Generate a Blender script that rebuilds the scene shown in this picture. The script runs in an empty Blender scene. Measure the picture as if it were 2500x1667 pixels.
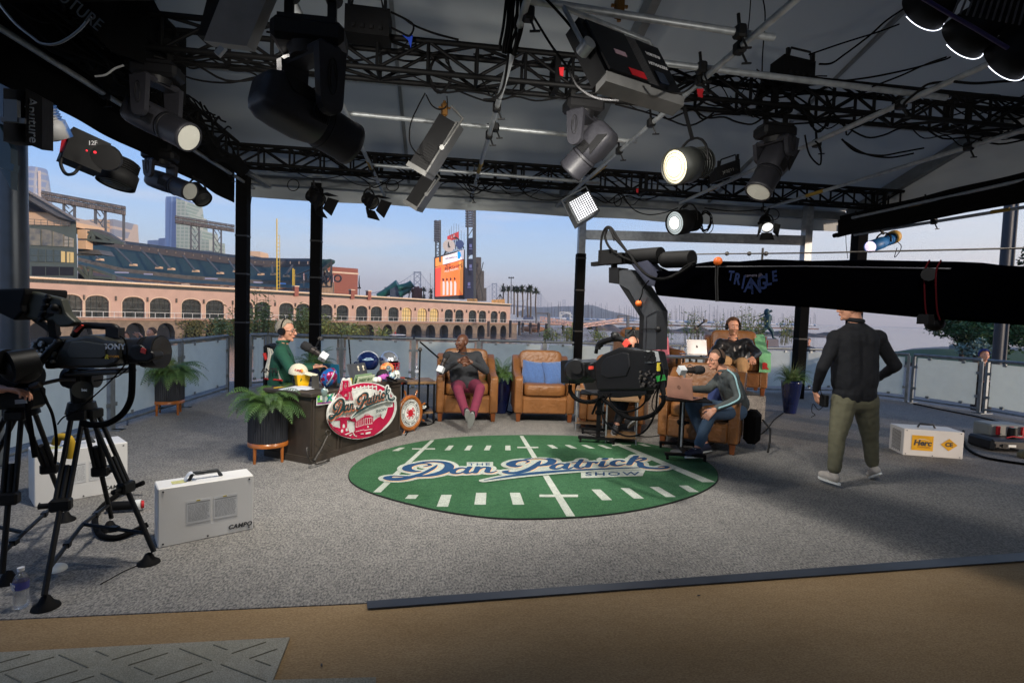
import bpy,math,random
from math import sin,cos,pi,radians,sqrt,atan2,hypot
from mathutils import Vector as V,Matrix,Euler,Quaternion
random.seed(7)
SC=bpy.context.scene
COL=SC.collection
F,CX,CY,EYE=1315.0,1250.0,833.5,1.63
_y,_p,_r=radians(7.6),radians(-2.93),math.atan(.034)
FW=V((sin(_y)*cos(_p),cos(_y)*cos(_p),sin(_p)))
_r0=V((cos(_y),-sin(_y),0));_u0=_r0.cross(FW)
RT=_r0*cos(_r)+_u0*sin(_r);UP=RT.cross(FW)
cd=bpy.data.cameras.new('camera');cam=bpy.data.objects.new('camera',cd);COL.objects.link(cam)
m=Matrix.Identity(4)
for i in range(3):
 m[i][0]=RT[i];m[i][1]=UP[i];m[i][2]=-FW[i]
m.translation=(0,0,EYE);cam.matrix_world=m
cd.sensor_width=36;cd.lens=36*F/2500;cd.clip_start=.05;cd.clip_end=20000
SC.camera=cam
EP=V((0,0,EYE))
def ray(x,y):return FW+RT*((x-CX)/F)-UP*((y-CY)/F)
def G(x,y,z=0.0):
 d=ray(x,y);return EP+d*((z-EYE)/d.z)
def AY(x,y,Y):
 d=ray(x,y);return EP+d*(Y/d.y)
def AX(x,y,X):
 d=ray(x,y);return EP+d*(X/d.x)
def AD(x,y,dep):return EP+ray(x,y)*dep
def APL(x,y,o,n):
 d=ray(x,y);return EP+d*((V(o)-EP).dot(n)/d.dot(n))
def s(*c):
 if len(c)==1:c=(c[0],)*3
 return tuple(((x/255)/12.92 if x/255<=.04045 else((x/255+.055)/1.055)**2.4)for x in c)
_M={}
def mat(name,col,rough=.6,metal=0,nz=None,var=.15,bump=0,bscale=None,spec=.5,stretch=(1,1,1),col2=None,emit=None,est=1,trans=0,alpha=1,sheen=0,coat=0,kind='noise',sharp=None):
 if name in _M:return _M[name]
 m=bpy.data.materials.new(name);m.use_nodes=True;_M[name]=m
 nt=m.node_tree;N=nt.nodes;L=nt.links;b=N['Principled BSDF']
 b.inputs['Base Color'].default_value=(*col,1);b.inputs['Roughness'].default_value=rough
 b.inputs['Metallic'].default_value=metal;b.inputs['Specular IOR Level'].default_value=spec
 if sheen:b.inputs['Sheen Weight'].default_value=sheen
 if coat:b.inputs['Coat Weight'].default_value=coat
 if trans:b.inputs['Transmission Weight'].default_value=trans
 if alpha<1:b.inputs['Alpha'].default_value=alpha
 if emit:b.inputs['Emission Color'].default_value=(*emit,1);b.inputs['Emission Strength'].default_value=est
 nz=nz or 6
 tc=N.new('ShaderNodeTexCoord');mp=N.new('ShaderNodeMapping');mp.inputs['Scale'].default_value=stretch
 L.new(tc.outputs['Object'],mp.inputs[0])
 n=N.new('ShaderNodeTexNoise');n.inputs['Scale'].default_value=nz;n.inputs['Detail'].default_value=5;L.new(mp.outputs[0],n.inputs[0])
 if not emit:
  r=N.new('ShaderNodeValToRGB');lo,hi=sharp or(.3,.7)
  r.color_ramp.elements[0].position=lo;r.color_ramp.elements[1].position=hi
  c2=col2 or tuple(min(1,x*(1+var))for x in col);c1=col if col2 else tuple(x*(1-var)for x in col)
  r.color_ramp.elements[0].color=(*c1,1);r.color_ramp.elements[1].color=(*c2,1)
  L.new(n.outputs[0],r.inputs[0]);L.new(r.outputs[0],b.inputs['Base Color'])
  rm=N.new('ShaderNodeMapRange');rm.inputs[3].default_value=max(0,rough-.08);rm.inputs[4].default_value=min(1,rough+.1)
  L.new(n.outputs[0],rm.inputs[0]);L.new(rm.outputs[0],b.inputs['Roughness'])
 if bump:
  n2=N.new('ShaderNodeTexNoise');n2.inputs['Scale'].default_value=bscale or nz;n2.inputs['Detail'].default_value=4;L.new(mp.outputs[0],n2.inputs[0])
  bp=N.new('ShaderNodeBump');bp.inputs['Strength'].default_value=min(1,bump);bp.inputs['Distance'].default_value=.02
  L.new(n2.outputs[0],bp.inputs['Height']);L.new(bp.outputs[0],b.inputs['Normal'])
 return m
def orth(d):
 d=d.normalized();a=V((0,0,1))if abs(d.z)<.95 else V((1,0,0))
 u=d.cross(a).normalized();return u,d.cross(u).normalized()
class MB:
 def __init__(s,M=None):s.v=[];s.f=[];s.sm=[];s.mi=[];s.M=M;s.c=0
 def _a(s,vs,fs,smooth=False):
  o=len(s.v)
  s.v+=[s.M@V(p)for p in vs]if s.M else[V(p)for p in vs]
  for f in fs:s.f.append(tuple(i+o for i in f));s.sm.append(smooth);s.mi.append(s.c)
  return s
 def poly(s,pts):return s._a(pts,[tuple(range(len(pts)))])
 def box(s,c,sz,R=None,bev=0,taper=1):
  hx,hy,hz=sz[0]/2,sz[1]/2,sz[2]/2;c=V(c);R=R or Matrix.Identity(3)
  if isinstance(R,(int,float)):R=Matrix.Rotation(R,3,'Z')
  if bev:
   b=min(bev,hx*.9,hy*.9,hz*.9);vs=[]
   for sx in(-1,1):
    for sy in(-1,1):
     for sz_ in(-1,1):
      t=taper if sz_<0 else 1
      vs+=[(sx*hx*t,sy*(hy-b)*t,sz_*(hz-b)),(sx*(hx-b)*t,sy*hy*t,sz_*(hz-b)),(sx*(hx-b)*t,sy*(hy-b)*t,sz_*hz)]
   def ix(a,b_,c_,k):return(a*4+b_*2+c_)*3+k
   fs=[]
   for a in(0,1):
    q=[ix(a,0,0,0),ix(a,1,0,0),ix(a,1,1,0),ix(a,0,1,0)];fs.append(q if a else q[::-1])
    q=[ix(0,a,0,1),ix(0,a,1,1),ix(1,a,1,1),ix(1,a,0,1)];fs.append(q if a else q[::-1])
    q=[ix(0,0,a,2),ix(1,0,a,2),ix(1,1,a,2),ix(0,1,a,2)];fs.append(q if a else q[::-1])
   for a in(0,1):
    for b_ in(0,1):
     q=[ix(a,b_,0,0),ix(a,b_,1,0),ix(a,b_,1,1),ix(a,b_,0,1)];fs.append(q if(a^b_)else q[::-1])
     q=[ix(a,0,b_,0),ix(a,0,b_,2),ix(a,1,b_,2),ix(a,1,b_,0)];fs.append(q if(a^b_)else q[::-1])
     q=[ix(0,a,b_,1),ix(0,a,b_,2),ix(1,a,b_,2),ix(1,a,b_,1)];fs.append(q if(a^b_)else q[::-1])
     for c_ in(0,1):
      q=[ix(a,b_,c_,0),ix(a,b_,c_,1),ix(a,b_,c_,2)];fs.append(q if(a^b_^c_)else q[::-1])
   return s._a([c+R@V(p)for p in vs],fs)
  vs=[c+R@V((x*hx*(taper if z<0 else 1),y*hy*(taper if z<0 else 1),z*hz))for x in(-1,1)for y in(-1,1)for z in(-1,1)]
  return s._a(vs,[(0,1,3,2),(4,6,7,5),(0,4,5,1),(2,3,7,6),(0,2,6,4),(1,5,7,3)])
 def bar(s,a,b,w,h=None,up=None):
  a,b=V(a),V(b);d=b-a;L=d.length
  if L<1e-6:return s
  d/=L;h=h or w
  upv=V(up)if up else(V((0,0,1))if abs(d.z)<.95 else V((0,1,0)))
  x=d.cross(upv).normalized();z=x.cross(d).normalized()
  vs=[p+x*(i*w/2)+z*(j*h/2)for p in(a,b)for i in(-1,1)for j in(-1,1)]
  return s._a(vs,[(0,1,3,2),(4,6,7,5),(0,4,5,1),(2,3,7,6),(0,2,6,4),(1,5,7,3)])
 def cyl(s,a,b,r0,r1=None,n=12,cap=True):
  a,b=V(a),V(b);r1=r0 if r1 is None else r1
  if(b-a).length<1e-7:return s
  u,w=orth(b-a)
  vs=[p+(u*cos(2*pi*i/n)+w*sin(2*pi*i/n))*r for p,r in((a,r0),(b,r1))for i in range(n)]
  s._a(vs,[(i,(i+1)%n,n+(i+1)%n,n+i)for i in range(n)],True)
  if cap:
   s._a(vs,[tuple(range(n))[::-1],tuple(range(n,2*n))])
  return s
 def tube(s,pts,r,n=8,closed=False):
  pts=[V(p)for p in pts];k=len(pts)
  if k<2:return s
  rs=r if isinstance(r,(list,tuple))else[r]*k
  T=[]
  for i in range(k):
   a=pts[(i-1)%k]if(i or closed)else pts[0];b=pts[(i+1)%k]if(i<k-1 or closed)else pts[-1]
   t=b-a;T.append(t.normalized()if t.length>1e-9 else V((0,0,1)))
  u,w=orth(T[0]);vs=[]
  for i in range(k):
   if i:
    q=T[i-1].rotation_difference(T[i]);u=(q@u).normalized();w=T[i].cross(u)
   vs+=[pts[i]+(u*cos(2*pi*j/n)+w*sin(2*pi*j/n))*rs[i]for j in range(n)]
  fs=[(i*n+j,i*n+(j+1)%n,((i+1)%k)*n+(j+1)%n,((i+1)%k)*n+j)for i in range(k if closed else k-1)for j in range(n)]
  s._a(vs,fs,True)
  if not closed:s._a([vs[j]for j in range(n)],[tuple(range(n))[::-1]]);s._a(vs[-n:],[tuple(range(n))])
  return s
 def ell(s,c,r,R=None,n=14,m=9,z0=-1,z1=1):
  c=V(c);r=(r,)*3 if isinstance(r,(int,float))else r;R=R or Matrix.Identity(3);vs=[]
  a0,a1=math.asin(z0),math.asin(z1)
  for j in range(m+1):
   t=a0+(a1-a0)*j/m
   vs+=[c+R@V((r[0]*cos(t)*cos(2*pi*i/n),r[1]*cos(t)*sin(2*pi*i/n),r[2]*sin(t)))for i in range(n)]
  return s._a(vs,[(j*n+i,j*n+(i+1)%n,(j+1)*n+(i+1)%n,(j+1)*n+i)for j in range(m)for i in range(n)],True)
 def lathe(s,prof,c=(0,0,0),n=20,R=None,sm=True):
  c=V(c);R=R or Matrix.Identity(3);vs=[]
  for r,z in prof:vs+=[c+R@V((r*cos(2*pi*i/n),r*sin(2*pi*i/n),z))for i in range(n)]
  return s._a(vs,[(j*n+i,j*n+(i+1)%n,(j+1)*n+(i+1)%n,(j+1)*n+i)for j in range(len(prof)-1)for i in range(n)],sm)
 def prism(s,pts,d):
  pts=[V(p)for p in pts];d=V(d);k=len(pts)
  nrm=V((0,0,0))
  for i in range(k):nrm+=pts[i].cross(pts[(i+1)%k])
  if nrm.dot(d)>0:pts=pts[::-1]
  s._a(pts+[p+d for p in pts],[tuple(range(k)),tuple(range(2*k-1,k-1,-1))]+[((i+1)%k,i,k+i,k+(i+1)%k)for i in range(k)])
  return s
 def grid(s,fn,nu,nv,smooth=True):
  vs=[fn(i/nu,j/nv)for j in range(nv+1)for i in range(nu+1)]
  return s._a(vs,[(j*(nu+1)+i,j*(nu+1)+i+1,(j+1)*(nu+1)+i+1,(j+1)*(nu+1)+i)for j in range(nv)for i in range(nu)],smooth)
 def build(s,name,m,parent=None,origin=None):
  me=bpy.data.meshes.new(name);W=None
  if parent is not None:W=wm(parent).inverted()
  elif origin is not None:W=Matrix.Translation(-V(origin))
  vs=[W@p for p in s.v]if W else s.v
  me.from_pydata([tuple(p)for p in vs],[],s.f)
  for mm in(m if isinstance(m,(list,tuple))else[m]):me.materials.append(mm)
  me.polygons.foreach_set('use_smooth',s.sm);me.polygons.foreach_set('material_index',s.mi)
  me.update()
  o=bpy.data.objects.new(name,me);COL.objects.link(o)
  if parent is not None:o.parent=parent
  elif origin is not None:o.location=origin
  return o
def wm(o):
 M=Matrix.LocRotScale(o.location,o.rotation_euler,o.scale)
 return wm(o.parent)@M if o.parent else M
def tag(o,label=None,cat=None,group=None,kind=None):
 for k,v in(('label',label),('category',cat),('group',group),('kind',kind)):
  if v:o[k]=v
 return o
def thing(name,label,cat,loc=(0,0,0),rz=0,group=None):
 o=bpy.data.objects.new(name,None);COL.objects.link(o);o.empty_display_size=.1
 o.location=loc;o.rotation_euler=(0,0,rz)
 return tag(o,label,cat,group)
def one(mb,name,m,label,cat,group=None,origin=None):
 if origin is None:
  n=len(mb.v);origin=(sum(p.x for p in mb.v)/n,sum(p.y for p in mb.v)/n,min(p.z for p in mb.v))
 return tag(mb.build(name,m,origin=origin),label,cat,group)
def struct(name,mb,m):return tag(mb.build(name,m),kind='structure')
def copy_tree(o,parent=None):
 c=o.copy();COL.objects.link(c);c.parent=parent
 for ch in list(o.children):copy_tree(ch,c)
 return c
def smooth_path(pts,k=6):
 pts=[V(p)for p in pts];out=[]
 for i in range(len(pts)-1):
  p0=pts[max(i-1,0)];p1=pts[i];p2=pts[i+1];p3=pts[min(i+2,len(pts)-1)]
  for j in range(k):
   t=j/k
   out.append(.5*((2*p1)+(p2-p0)*t+(2*p0-5*p1+4*p2-p3)*t*t+(3*p1-p0-3*p2+p3)*t**3))
 return out+[pts[-1]]
def text_mesh(txt,size,M,ext=.002,bold=0,align='CENTER',shear=0,space=1):
 """letters as a mesh builder in the frame M (x right, y up, z out of the face)"""
 c=bpy.data.curves.new('t','FONT');c.body=txt;c.size=size;c.align_x=align;c.align_y='CENTER'
 c.extrude=ext;c.offset=bold;c.shear=shear;c.space_character=space;c.resolution_u=3
 o=bpy.data.objects.new('t',c);COL.objects.link(o)
 dg=bpy.context.evaluated_depsgraph_get();me=bpy.data.meshes.new_from_object(o.evaluated_get(dg))
 b=MB(M);b._a([v.co.copy()for v in me.vertices],[tuple(p.vertices)for p in me.polygons])
 bpy.data.objects.remove(o);bpy.data.meshes.remove(me);bpy.data.curves.remove(c)
 return b
def frame(o,x,y):
 x=V(x).normalized();z=x.cross(V(y)).normalized();y=z.cross(x)
 M=Matrix.Identity(4)
 for i in range(3):M[i][0]=x[i];M[i][1]=y[i];M[i][2]=z[i]
 M.translation=V(o);return M
def rotz(a):return Matrix.Rotation(a,3,'Z')
def ribbon(pts,w,k=1):
 """flat closed outline parts of a pen stroke: list of convex polys in 2D; w = width or list"""
 n=len(pts);ws=w if isinstance(w,(list,tuple))else[w]*n;out=[]
 for i in range(n-1):
  a,b=V(pts[i]),V(pts[i+1]);d=b-a
  if d.length<1e-9:continue
  nn=V((-d.y,d.x)).normalized()
  out.append([a+nn*ws[i]/2,a-nn*ws[i]/2,b-nn*ws[i+1]/2,b+nn*ws[i+1]/2])
 for i in range(n):out.append([V(pts[i])+V((cos(2*pi*j/12),sin(2*pi*j/12)))*ws[i]/2 for j in range(12)])
 return out
SUN_EL,SUN_AZ=radians(7),radians(200)
w=bpy.data.worlds.new("World");SC.world=w;w.use_nodes=True
nt=w.node_tree;bg=nt.nodes['Background']
sky=nt.nodes.new('ShaderNodeTexSky');sky.sky_type='NISHITA';sky.sun_disc=False
SUN_AZ=radians(135)
sky.sun_elevation=SUN_EL;sky.sun_rotation=SUN_AZ;sky.air_density=1.0;sky.dust_density=1.6;sky.ozone_density=2.2
N=nt.nodes;L=nt.links
tc=N.new('ShaderNodeTexCoord');sp=N.new('ShaderNodeSeparateXYZ');L.new(tc.outputs['Generated'],sp.inputs[0])
def ramp(stops):
 r=N.new('ShaderNodeValToRGB');e=r.color_ramp.elements;e[0].position=stops[0][0];e[0].color=(*s(*stops[0][1]),1);e[1].position=stops[-1][0];e[1].color=(*s(*stops[-1][1]),1)
 for q,c in stops[1:-1]:x=e.new(q);x.color=(*s(*c),1)
 return r
ra=ramp(((0,(216,200,200)),(.035,(206,202,208)),(.1,(172,196,222)),(.2,(126,170,226)),(.45,(92,140,206)),(1,(70,104,160))))
rb=ramp(((0,(232,208,192)),(.045,(232,216,206)),(.13,(210,212,216)),(.25,(168,194,222)),(.5,(130,160,198)),(1,(80,112,160))))
for r in(ra,rb):L.new(sp.outputs[2],r.inputs[0])
mz=N.new('ShaderNodeMapRange');mz.inputs[1].default_value=.25;mz.inputs[2].default_value=.8;L.new(sp.outputs[0],mz.inputs[0])
mx=N.new('ShaderNodeMix');mx.data_type='RGBA';L.new(mz.outputs[0],mx.inputs[0]);L.new(ra.outputs[0],mx.inputs[6]);L.new(rb.outputs[0],mx.inputs[7])
cm=N.new('ShaderNodeMapping');cm.inputs['Scale'].default_value=(1.2,1.2,9);L.new(tc.outputs['Generated'],cm.inputs[0])
cn=N.new('ShaderNodeTexNoise');cn.inputs['Scale'].default_value=2.6;cn.inputs['Detail'].default_value=7;L.new(cm.outputs[0],cn.inputs[0])
cr=N.new('ShaderNodeMapRange');cr.inputs[1].default_value=.52;cr.inputs[2].default_value=.78;cr.inputs[4].default_value=.4;L.new(cn.outputs[0],cr.inputs[0])
cl=N.new('ShaderNodeMix');cl.data_type='RGBA';L.new(cr.outputs[0],cl.inputs[0]);L.new(mx.outputs[2],cl.inputs[6]);cl.inputs[7].default_value=(*s(222,208,200),1)
sc_=N.new('ShaderNodeVectorMath');sc_.operation='SCALE';sc_.inputs[3].default_value=6.0;L.new(cl.outputs[2],sc_.inputs[0])
mm=N.new('ShaderNodeMix');mm.data_type='RGBA';mm.inputs[0].default_value=.88;L.new(sky.outputs[0],mm.inputs[6]);L.new(sc_.outputs[0],mm.inputs[7])
L.new(mm.outputs[2],bg.inputs[0]);bg.inputs[1].default_value=.15
sd=bpy.data.lights.new('sun','SUN');sd.energy=1.9;sd.angle=radians(2);sd.color=(1,.8,.64)
so=bpy.data.objects.new('sun',sd);COL.objects.link(so)
sdir=V((sin(SUN_AZ)*cos(SUN_EL),cos(SUN_AZ)*cos(SUN_EL),sin(SUN_EL)))
so.rotation_euler=sdir.to_track_quat('Z','Y').to_euler()
SC.view_settings.view_transform='Standard';SC.view_settings.look='None';SC.view_settings.exposure=0.75
SC.cycles.max_bounces=7;SC.cycles.transparent_max_bounces=12;SC.cycles.volume_bounces=0
# ================================================================== SETTING
WZ=EYE-6.2
water=MB();water.poly([(-7500,-350,WZ),(9300,-350,WZ),(9300,8900,WZ),(-7500,8900,WZ)])
mw=mat('water',s(78,86,92),.06,bump=.0)
def water_nodes(m):
 nt=m.node_tree;N=nt.nodes;L=nt.links;b=N['Principled BSDF']
 tc=N.new('ShaderNodeTexCoord');mp=N.new('ShaderNodeMapping');mp.inputs['Scale'].default_value=(1,1,1);L.new(tc.outputs['Object'],mp.inputs[0])
 n=N.new('ShaderNodeTexNoise');n.inputs['Scale'].default_value=.9;n.inputs['Detail'].default_value=6;L.new(mp.outputs[0],n.inputs[0])
 bp=N.new('ShaderNodeBump');bp.inputs['Strength'].default_value=.35;bp.inputs['Distance'].default_value=.12
 L.new(n.outputs[0],bp.inputs['Height']);L.new(bp.outputs[0],b.inputs['Normal']);b.inputs['IOR'].default_value=1.33
water_nodes(mw);struct('water',water,mw)
mg=mat('park_ground',s(92,96,98),.9,nz=3,var=.2,bump=.3)
sh_=[G(x,y,-.85)for x,y in((2190,858),(2230,850),(2300,846),(2420,847),(2560,850))]
shore=[(-60,-40),(-60,17),(-25,15.5),(-8,16),(2,17),(9,19),(13,24),(17,34),(22,44),(28,42),(30,30)]+[(q.x,q.y)for q in sh_]+[(90,20),(90,-40)]
b=MB();b.prism([(x,y,WZ-1)for x,y in shore],(0,0,-WZ+.15));struct('ground',b,mg)
def carpet_mat(name,c1,c2,c3,scale,stretch=(1,1,1),bump=.4):
 m=bpy.data.materials.new(name);m.use_nodes=True;nt=m.node_tree;N=nt.nodes;L=nt.links;b=N['Principled BSDF']
 b.inputs['Roughness'].default_value=.95;b.inputs['Specular IOR Level'].default_value=.15
 tc=N.new('ShaderNodeTexCoord');mp=N.new('ShaderNodeMapping');mp.inputs['Scale'].default_value=stretch;L.new(tc.outputs['Object'],mp.inputs[0])
 def nz(sc,d,r=.6):
  n=N.new('ShaderNodeTexNoise');n.inputs['Scale'].default_value=sc;n.inputs['Detail'].default_value=d;n.inputs['Roughness'].default_value=r;L.new(mp.outputs[0],n.inputs[0]);return n
 n1=nz(scale,8,.75);n2=nz(scale*.16,3);n3=nz(1.1,3)
 r=N.new('ShaderNodeValToRGB');e=r.color_ramp.elements;e[0].position=.42;e[1].position=.58;e[0].color=(*c1,1);e[1].color=(*c2,1)
 e2=r.color_ramp.elements.new(.5);e2.color=(*tuple((a+b_)/2 for a,b_ in zip(c1,c2)),1)
 mx=N.new('ShaderNodeMath');mx.operation='MULTIPLY_ADD';mx.inputs[1].default_value=.12
 L.new(n2.outputs[0],mx.inputs[0]);ad=N.new('ShaderNodeMath');ad.operation='MULTIPLY_ADD';ad.inputs[1].default_value=.88;L.new(n1.outputs[0],ad.inputs[0]);ad.inputs[2].default_value=0
 L.new(ad.outputs[0],mx.inputs[2]);L.new(mx.outputs[0],r.inputs[0])
 mix=N.new('ShaderNodeMix');mix.data_type='RGBA';mix.blend_type='MULTIPLY'
 r2=N.new('ShaderNodeValToRGB');r2.color_ramp.elements[0].position=.35;r2.color_ramp.elements[1].position=.65;r2.color_ramp.elements[0].color=(*c3,1);r2.color_ramp.elements[1].color=(1,1,1,1)
 L.new(n3.outputs[0],r2.inputs[0]);mix.inputs[0].default_value=1
 L.new(r.outputs[0],mix.inputs[6]);L.new(r2.outputs[0],mix.inputs[7]);L.new(mix.outputs[2],b.inputs['Base Color'])
 bp=N.new('ShaderNodeBump');bp.inputs['Strength'].default_value=bump;bp.inputs['Distance'].default_value=.006
 L.new(n1.outputs[0],bp.inputs['Height']);L.new(bp.outputs[0],b.inputs['Normal']);_M[name]=m;return m
mcar=carpet_mat('grey_carpet',s(92,92,92),s(162,158,152),s(240,240,240),80,(1,.5,1))
mtan=carpet_mat('tan_carpet',s(142,118,88),s(170,146,112),s(236,232,226),130,(.6,1.4,1))
EDGE=[G(*q)for q in((-700,1545),(0,1511),(890,1471),(1500,1427),(2500,1352),(3300,1290))]
b=MB();b.prism([*[(q.x,q.y,-.83)for q in EDGE],(11.6,7,-.83),(10.4,10.5,-.83),(8.6,12.1,-.83),(-4.3,12.1,-.83),(-8.9,6,-.83)],(0,0,.83));struct('deck_carpet',b,mcar)
b=MB();b.prism([*[(q.x,q.y,-.83)for q in EDGE],(14,-4,-.83),(-12,-4,-.83)],(0,0,.824));struct('tan_carpet',b,mtan)
b=MB();p=[G(*q)for q in((895,1469),(1500,1425),(2500,1350),(3200,1296),(3200,1318),(2500,1370),(1500,1442),(897,1487))];b.prism([(q.x,q.y,.001)for q in p],(0,0,.006));one(b,'edge_strip',mat('rubber_strip',s(48,54,64),.5),'dark grey rubber edge strip where the grey carpet meets the tan carpet','edge strip')
b=MB();c0,c1,c2,c3=G(-300,1610),G(707,1558),G(655,1690),G(-300,1760)
b.prism([(q.x,q.y,-.005)for q in(c0,c1,c2,c3)],(0,0,.012));mt=thing('floor_mat','cream mat with a raised criss-cross weave on the tan carpet','mat',(c1.x,c1.y,0))
mc=carpet_mat('cream_mat',s(142,138,124),s(182,178,164),s(225,225,220),160);b.build('mat',mc,mt)
b=MB();X0=G(0,1585);ux=(c1-c0).normalized();uy=V((-ux.y,ux.x,0));
def inside(q):
 r=q-c1;e=(c2-c1).normalized();nrm=V((-e.y,e.x,0));t=(q-c1).dot(uy)
 side=r.dot(V((e.y,-e.x,0)));return t<-.02 and side>.02
e_=(c2-c1).normalized()
for k in range(-14,16):
 for sg in(1,-1):
  o=c1+ux*(-.9+k*.17);d=(ux*.85+uy*sg*.5).normalized()if k%2 else(ux*.85+uy*sg*.5).normalized()
  run=[]
  for j in range(-60,60):
   q=o+d*j*.03
   loc=((q-c1).dot(ux),(q-c1).dot(uy));gate=(int((loc[0]*4+100))+int(loc[1]*6+100)+(sg>0))%2
   if inside(q)and gate and q.y>.8:run.append((q.x,q.y,.0075))
   else:
    if len(run)>3:b.tube(run,.0035,5)
    run=[]
  if len(run)>3:b.tube(run,.0035,5)
b.build('weave',mat('mat_weave',s(120,116,100),.95,nz=90,var=.2),mt)
b=MB();q=[G(655,1662),G(918,1655),G(915,1720),G(640,1720)];b.prism([(k.x,k.y,-.004)for k in q],(0,0,.01));one(b,'floor_mat',mc,'edge of a second cream mat at the bottom of the photo','mat')
rug=thing('oval_rug','large oval green football field rug with white yard lines and a blue script show logo','rug',G(1300,1165))
ce=G(1300,1160);pts=[]
out=[(852,1165),(862,1140),(900,1115),(960,1094),(1050,1076),(1150,1067),(1271,1064),(1400,1066),(1520,1076),(1620,1093),(1700,1116),(1742,1142),(1752,1166),(1740,1186),(1690,1212),(1600,1238),(1480,1258),(1350,1267),(1220,1267),(1100,1253),(1000,1232),(910,1206),(866,1185)]
wpts=[G(*q)for q in out]
cx_=sum(q.x for q in wpts)/len(wpts);cy_=sum(q.y for q in wpts)/len(wpts)
RUG=[(q.x,q.y)for q in smooth_path([(q.x,q.y,0)for q in wpts[-2:]+wpts+wpts[:3]],5)[10:-10]]
mgreen=carpet_mat('turf_green',s(34,74,52),s(80,122,86),s(215,225,215),130,bump=.8)
mwhite=carpet_mat('rug_white',s(150,160,150),s(215,218,208),s(225,228,225),130,bump=.8)
mblue=carpet_mat('rug_blue',s(30,62,98),s(52,88,124),s(225,228,235),130,bump=.6)
b=MB();b.prism([(x,y,.002)for x,y in RUG],(0,0,.012));b.build('turf',mgreen,rug)
b=MB();b.tube([(x,y,.006)for x,y in RUG],.007,6,True);b.build('binding',mat('rug_binding',s(20,26,22),.9),rug)
def inrug(p):
 x,y=p;c=False;n=len(RUG)
 for i in range(n):
  x1,y1=RUG[i];x2,y2=RUG[(i+1)%n]
  if(y1>y)!=(y2>y)and x<(x2-x1)*(y-y1)/(y2-y1)+x1:c=not c
 return c
def flat(b,polys,z,h=.002,ctrl=None):
 for pl in polys:b.prism([(p[0],p[1],z)for p in pl],(0,0,h))
def px_line(b,a,c,wa,wc,n=24,z=.0145):
 """a printed line, its two ends and widths measured on the photograph, cut at the rug's edge"""
 for i in range(n):
  q=[]
  for t,sg in((i/n,-1),((i+1)/n,-1),((i+1)/n,1),(i/n,1)):
   x=a[0]+(c[0]-a[0])*t;y=a[1]+(c[1]-a[1])*t;q.append(G(x+sg*(wa+(wc-wa)*t)/2,y,.015))
  if all(inrug((p.x,p.y))for p in q):b.poly([(p.x,p.y,z)for p in q])
 flush(b)
def flush(b):b.build('yard_line',mwhite,rug);b.v,b.f,b.sm,b.mi=[],[],[],[]
b=MB()
px_line(b,(1271,1060),(1400,1270),9,22,60);px_line(b,(1056,1074),(905,1215),9,20,50);px_line(b,(1466,1066),(1755,1186),14,34,60)
def hash_(x0,y0,x1,y1,w):px_line(b,(x0,y0),(x1,y1),w,w*1.12,3)
for x0,x1 in((1102,1092),(1148,1140),(1194,1188),(1240,1240)):hash_(x0,1087,x1,1098.5,12)
for x0,x1 in((1342,1356),(1385,1402),(1425,1446),(1465,1488)):hash_(x0,1085.5,x1,1094,13)
hash_(982,1092,965,1100,14);hash_(1564,1083,1582,1089,14)
for x0,x1 in((1010,985),(1090,1080),(1175,1172),(1257,1266)):hash_(x0,1207 if x0<1100 else 1202,x1,1236 if x0<1100 else 1231,25)
for x0,x1 in((1455,1482),(1526,1560),(1597,1638),(1668,1708)):hash_(x0,1194-(x0-1455)*.045,x1,1220-(x0-1455)*.055,22)
def hline(x0,x1,y,h):
 q=[G(x0,y,.015),G(x1,y,.015),G(x1,y+h,.015),G(x0,y+h,.015)];b.poly([(p.x,p.y,.0165)for p in q]);flush(b)
hline(1006,1062,1094,3);hline(1263,1314,1090.5,3);hline(1494,1540,1085.5,2.5);hline(1317,1411,1207,6)
def S(*p):return[(a,c)for a,c in p]
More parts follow.
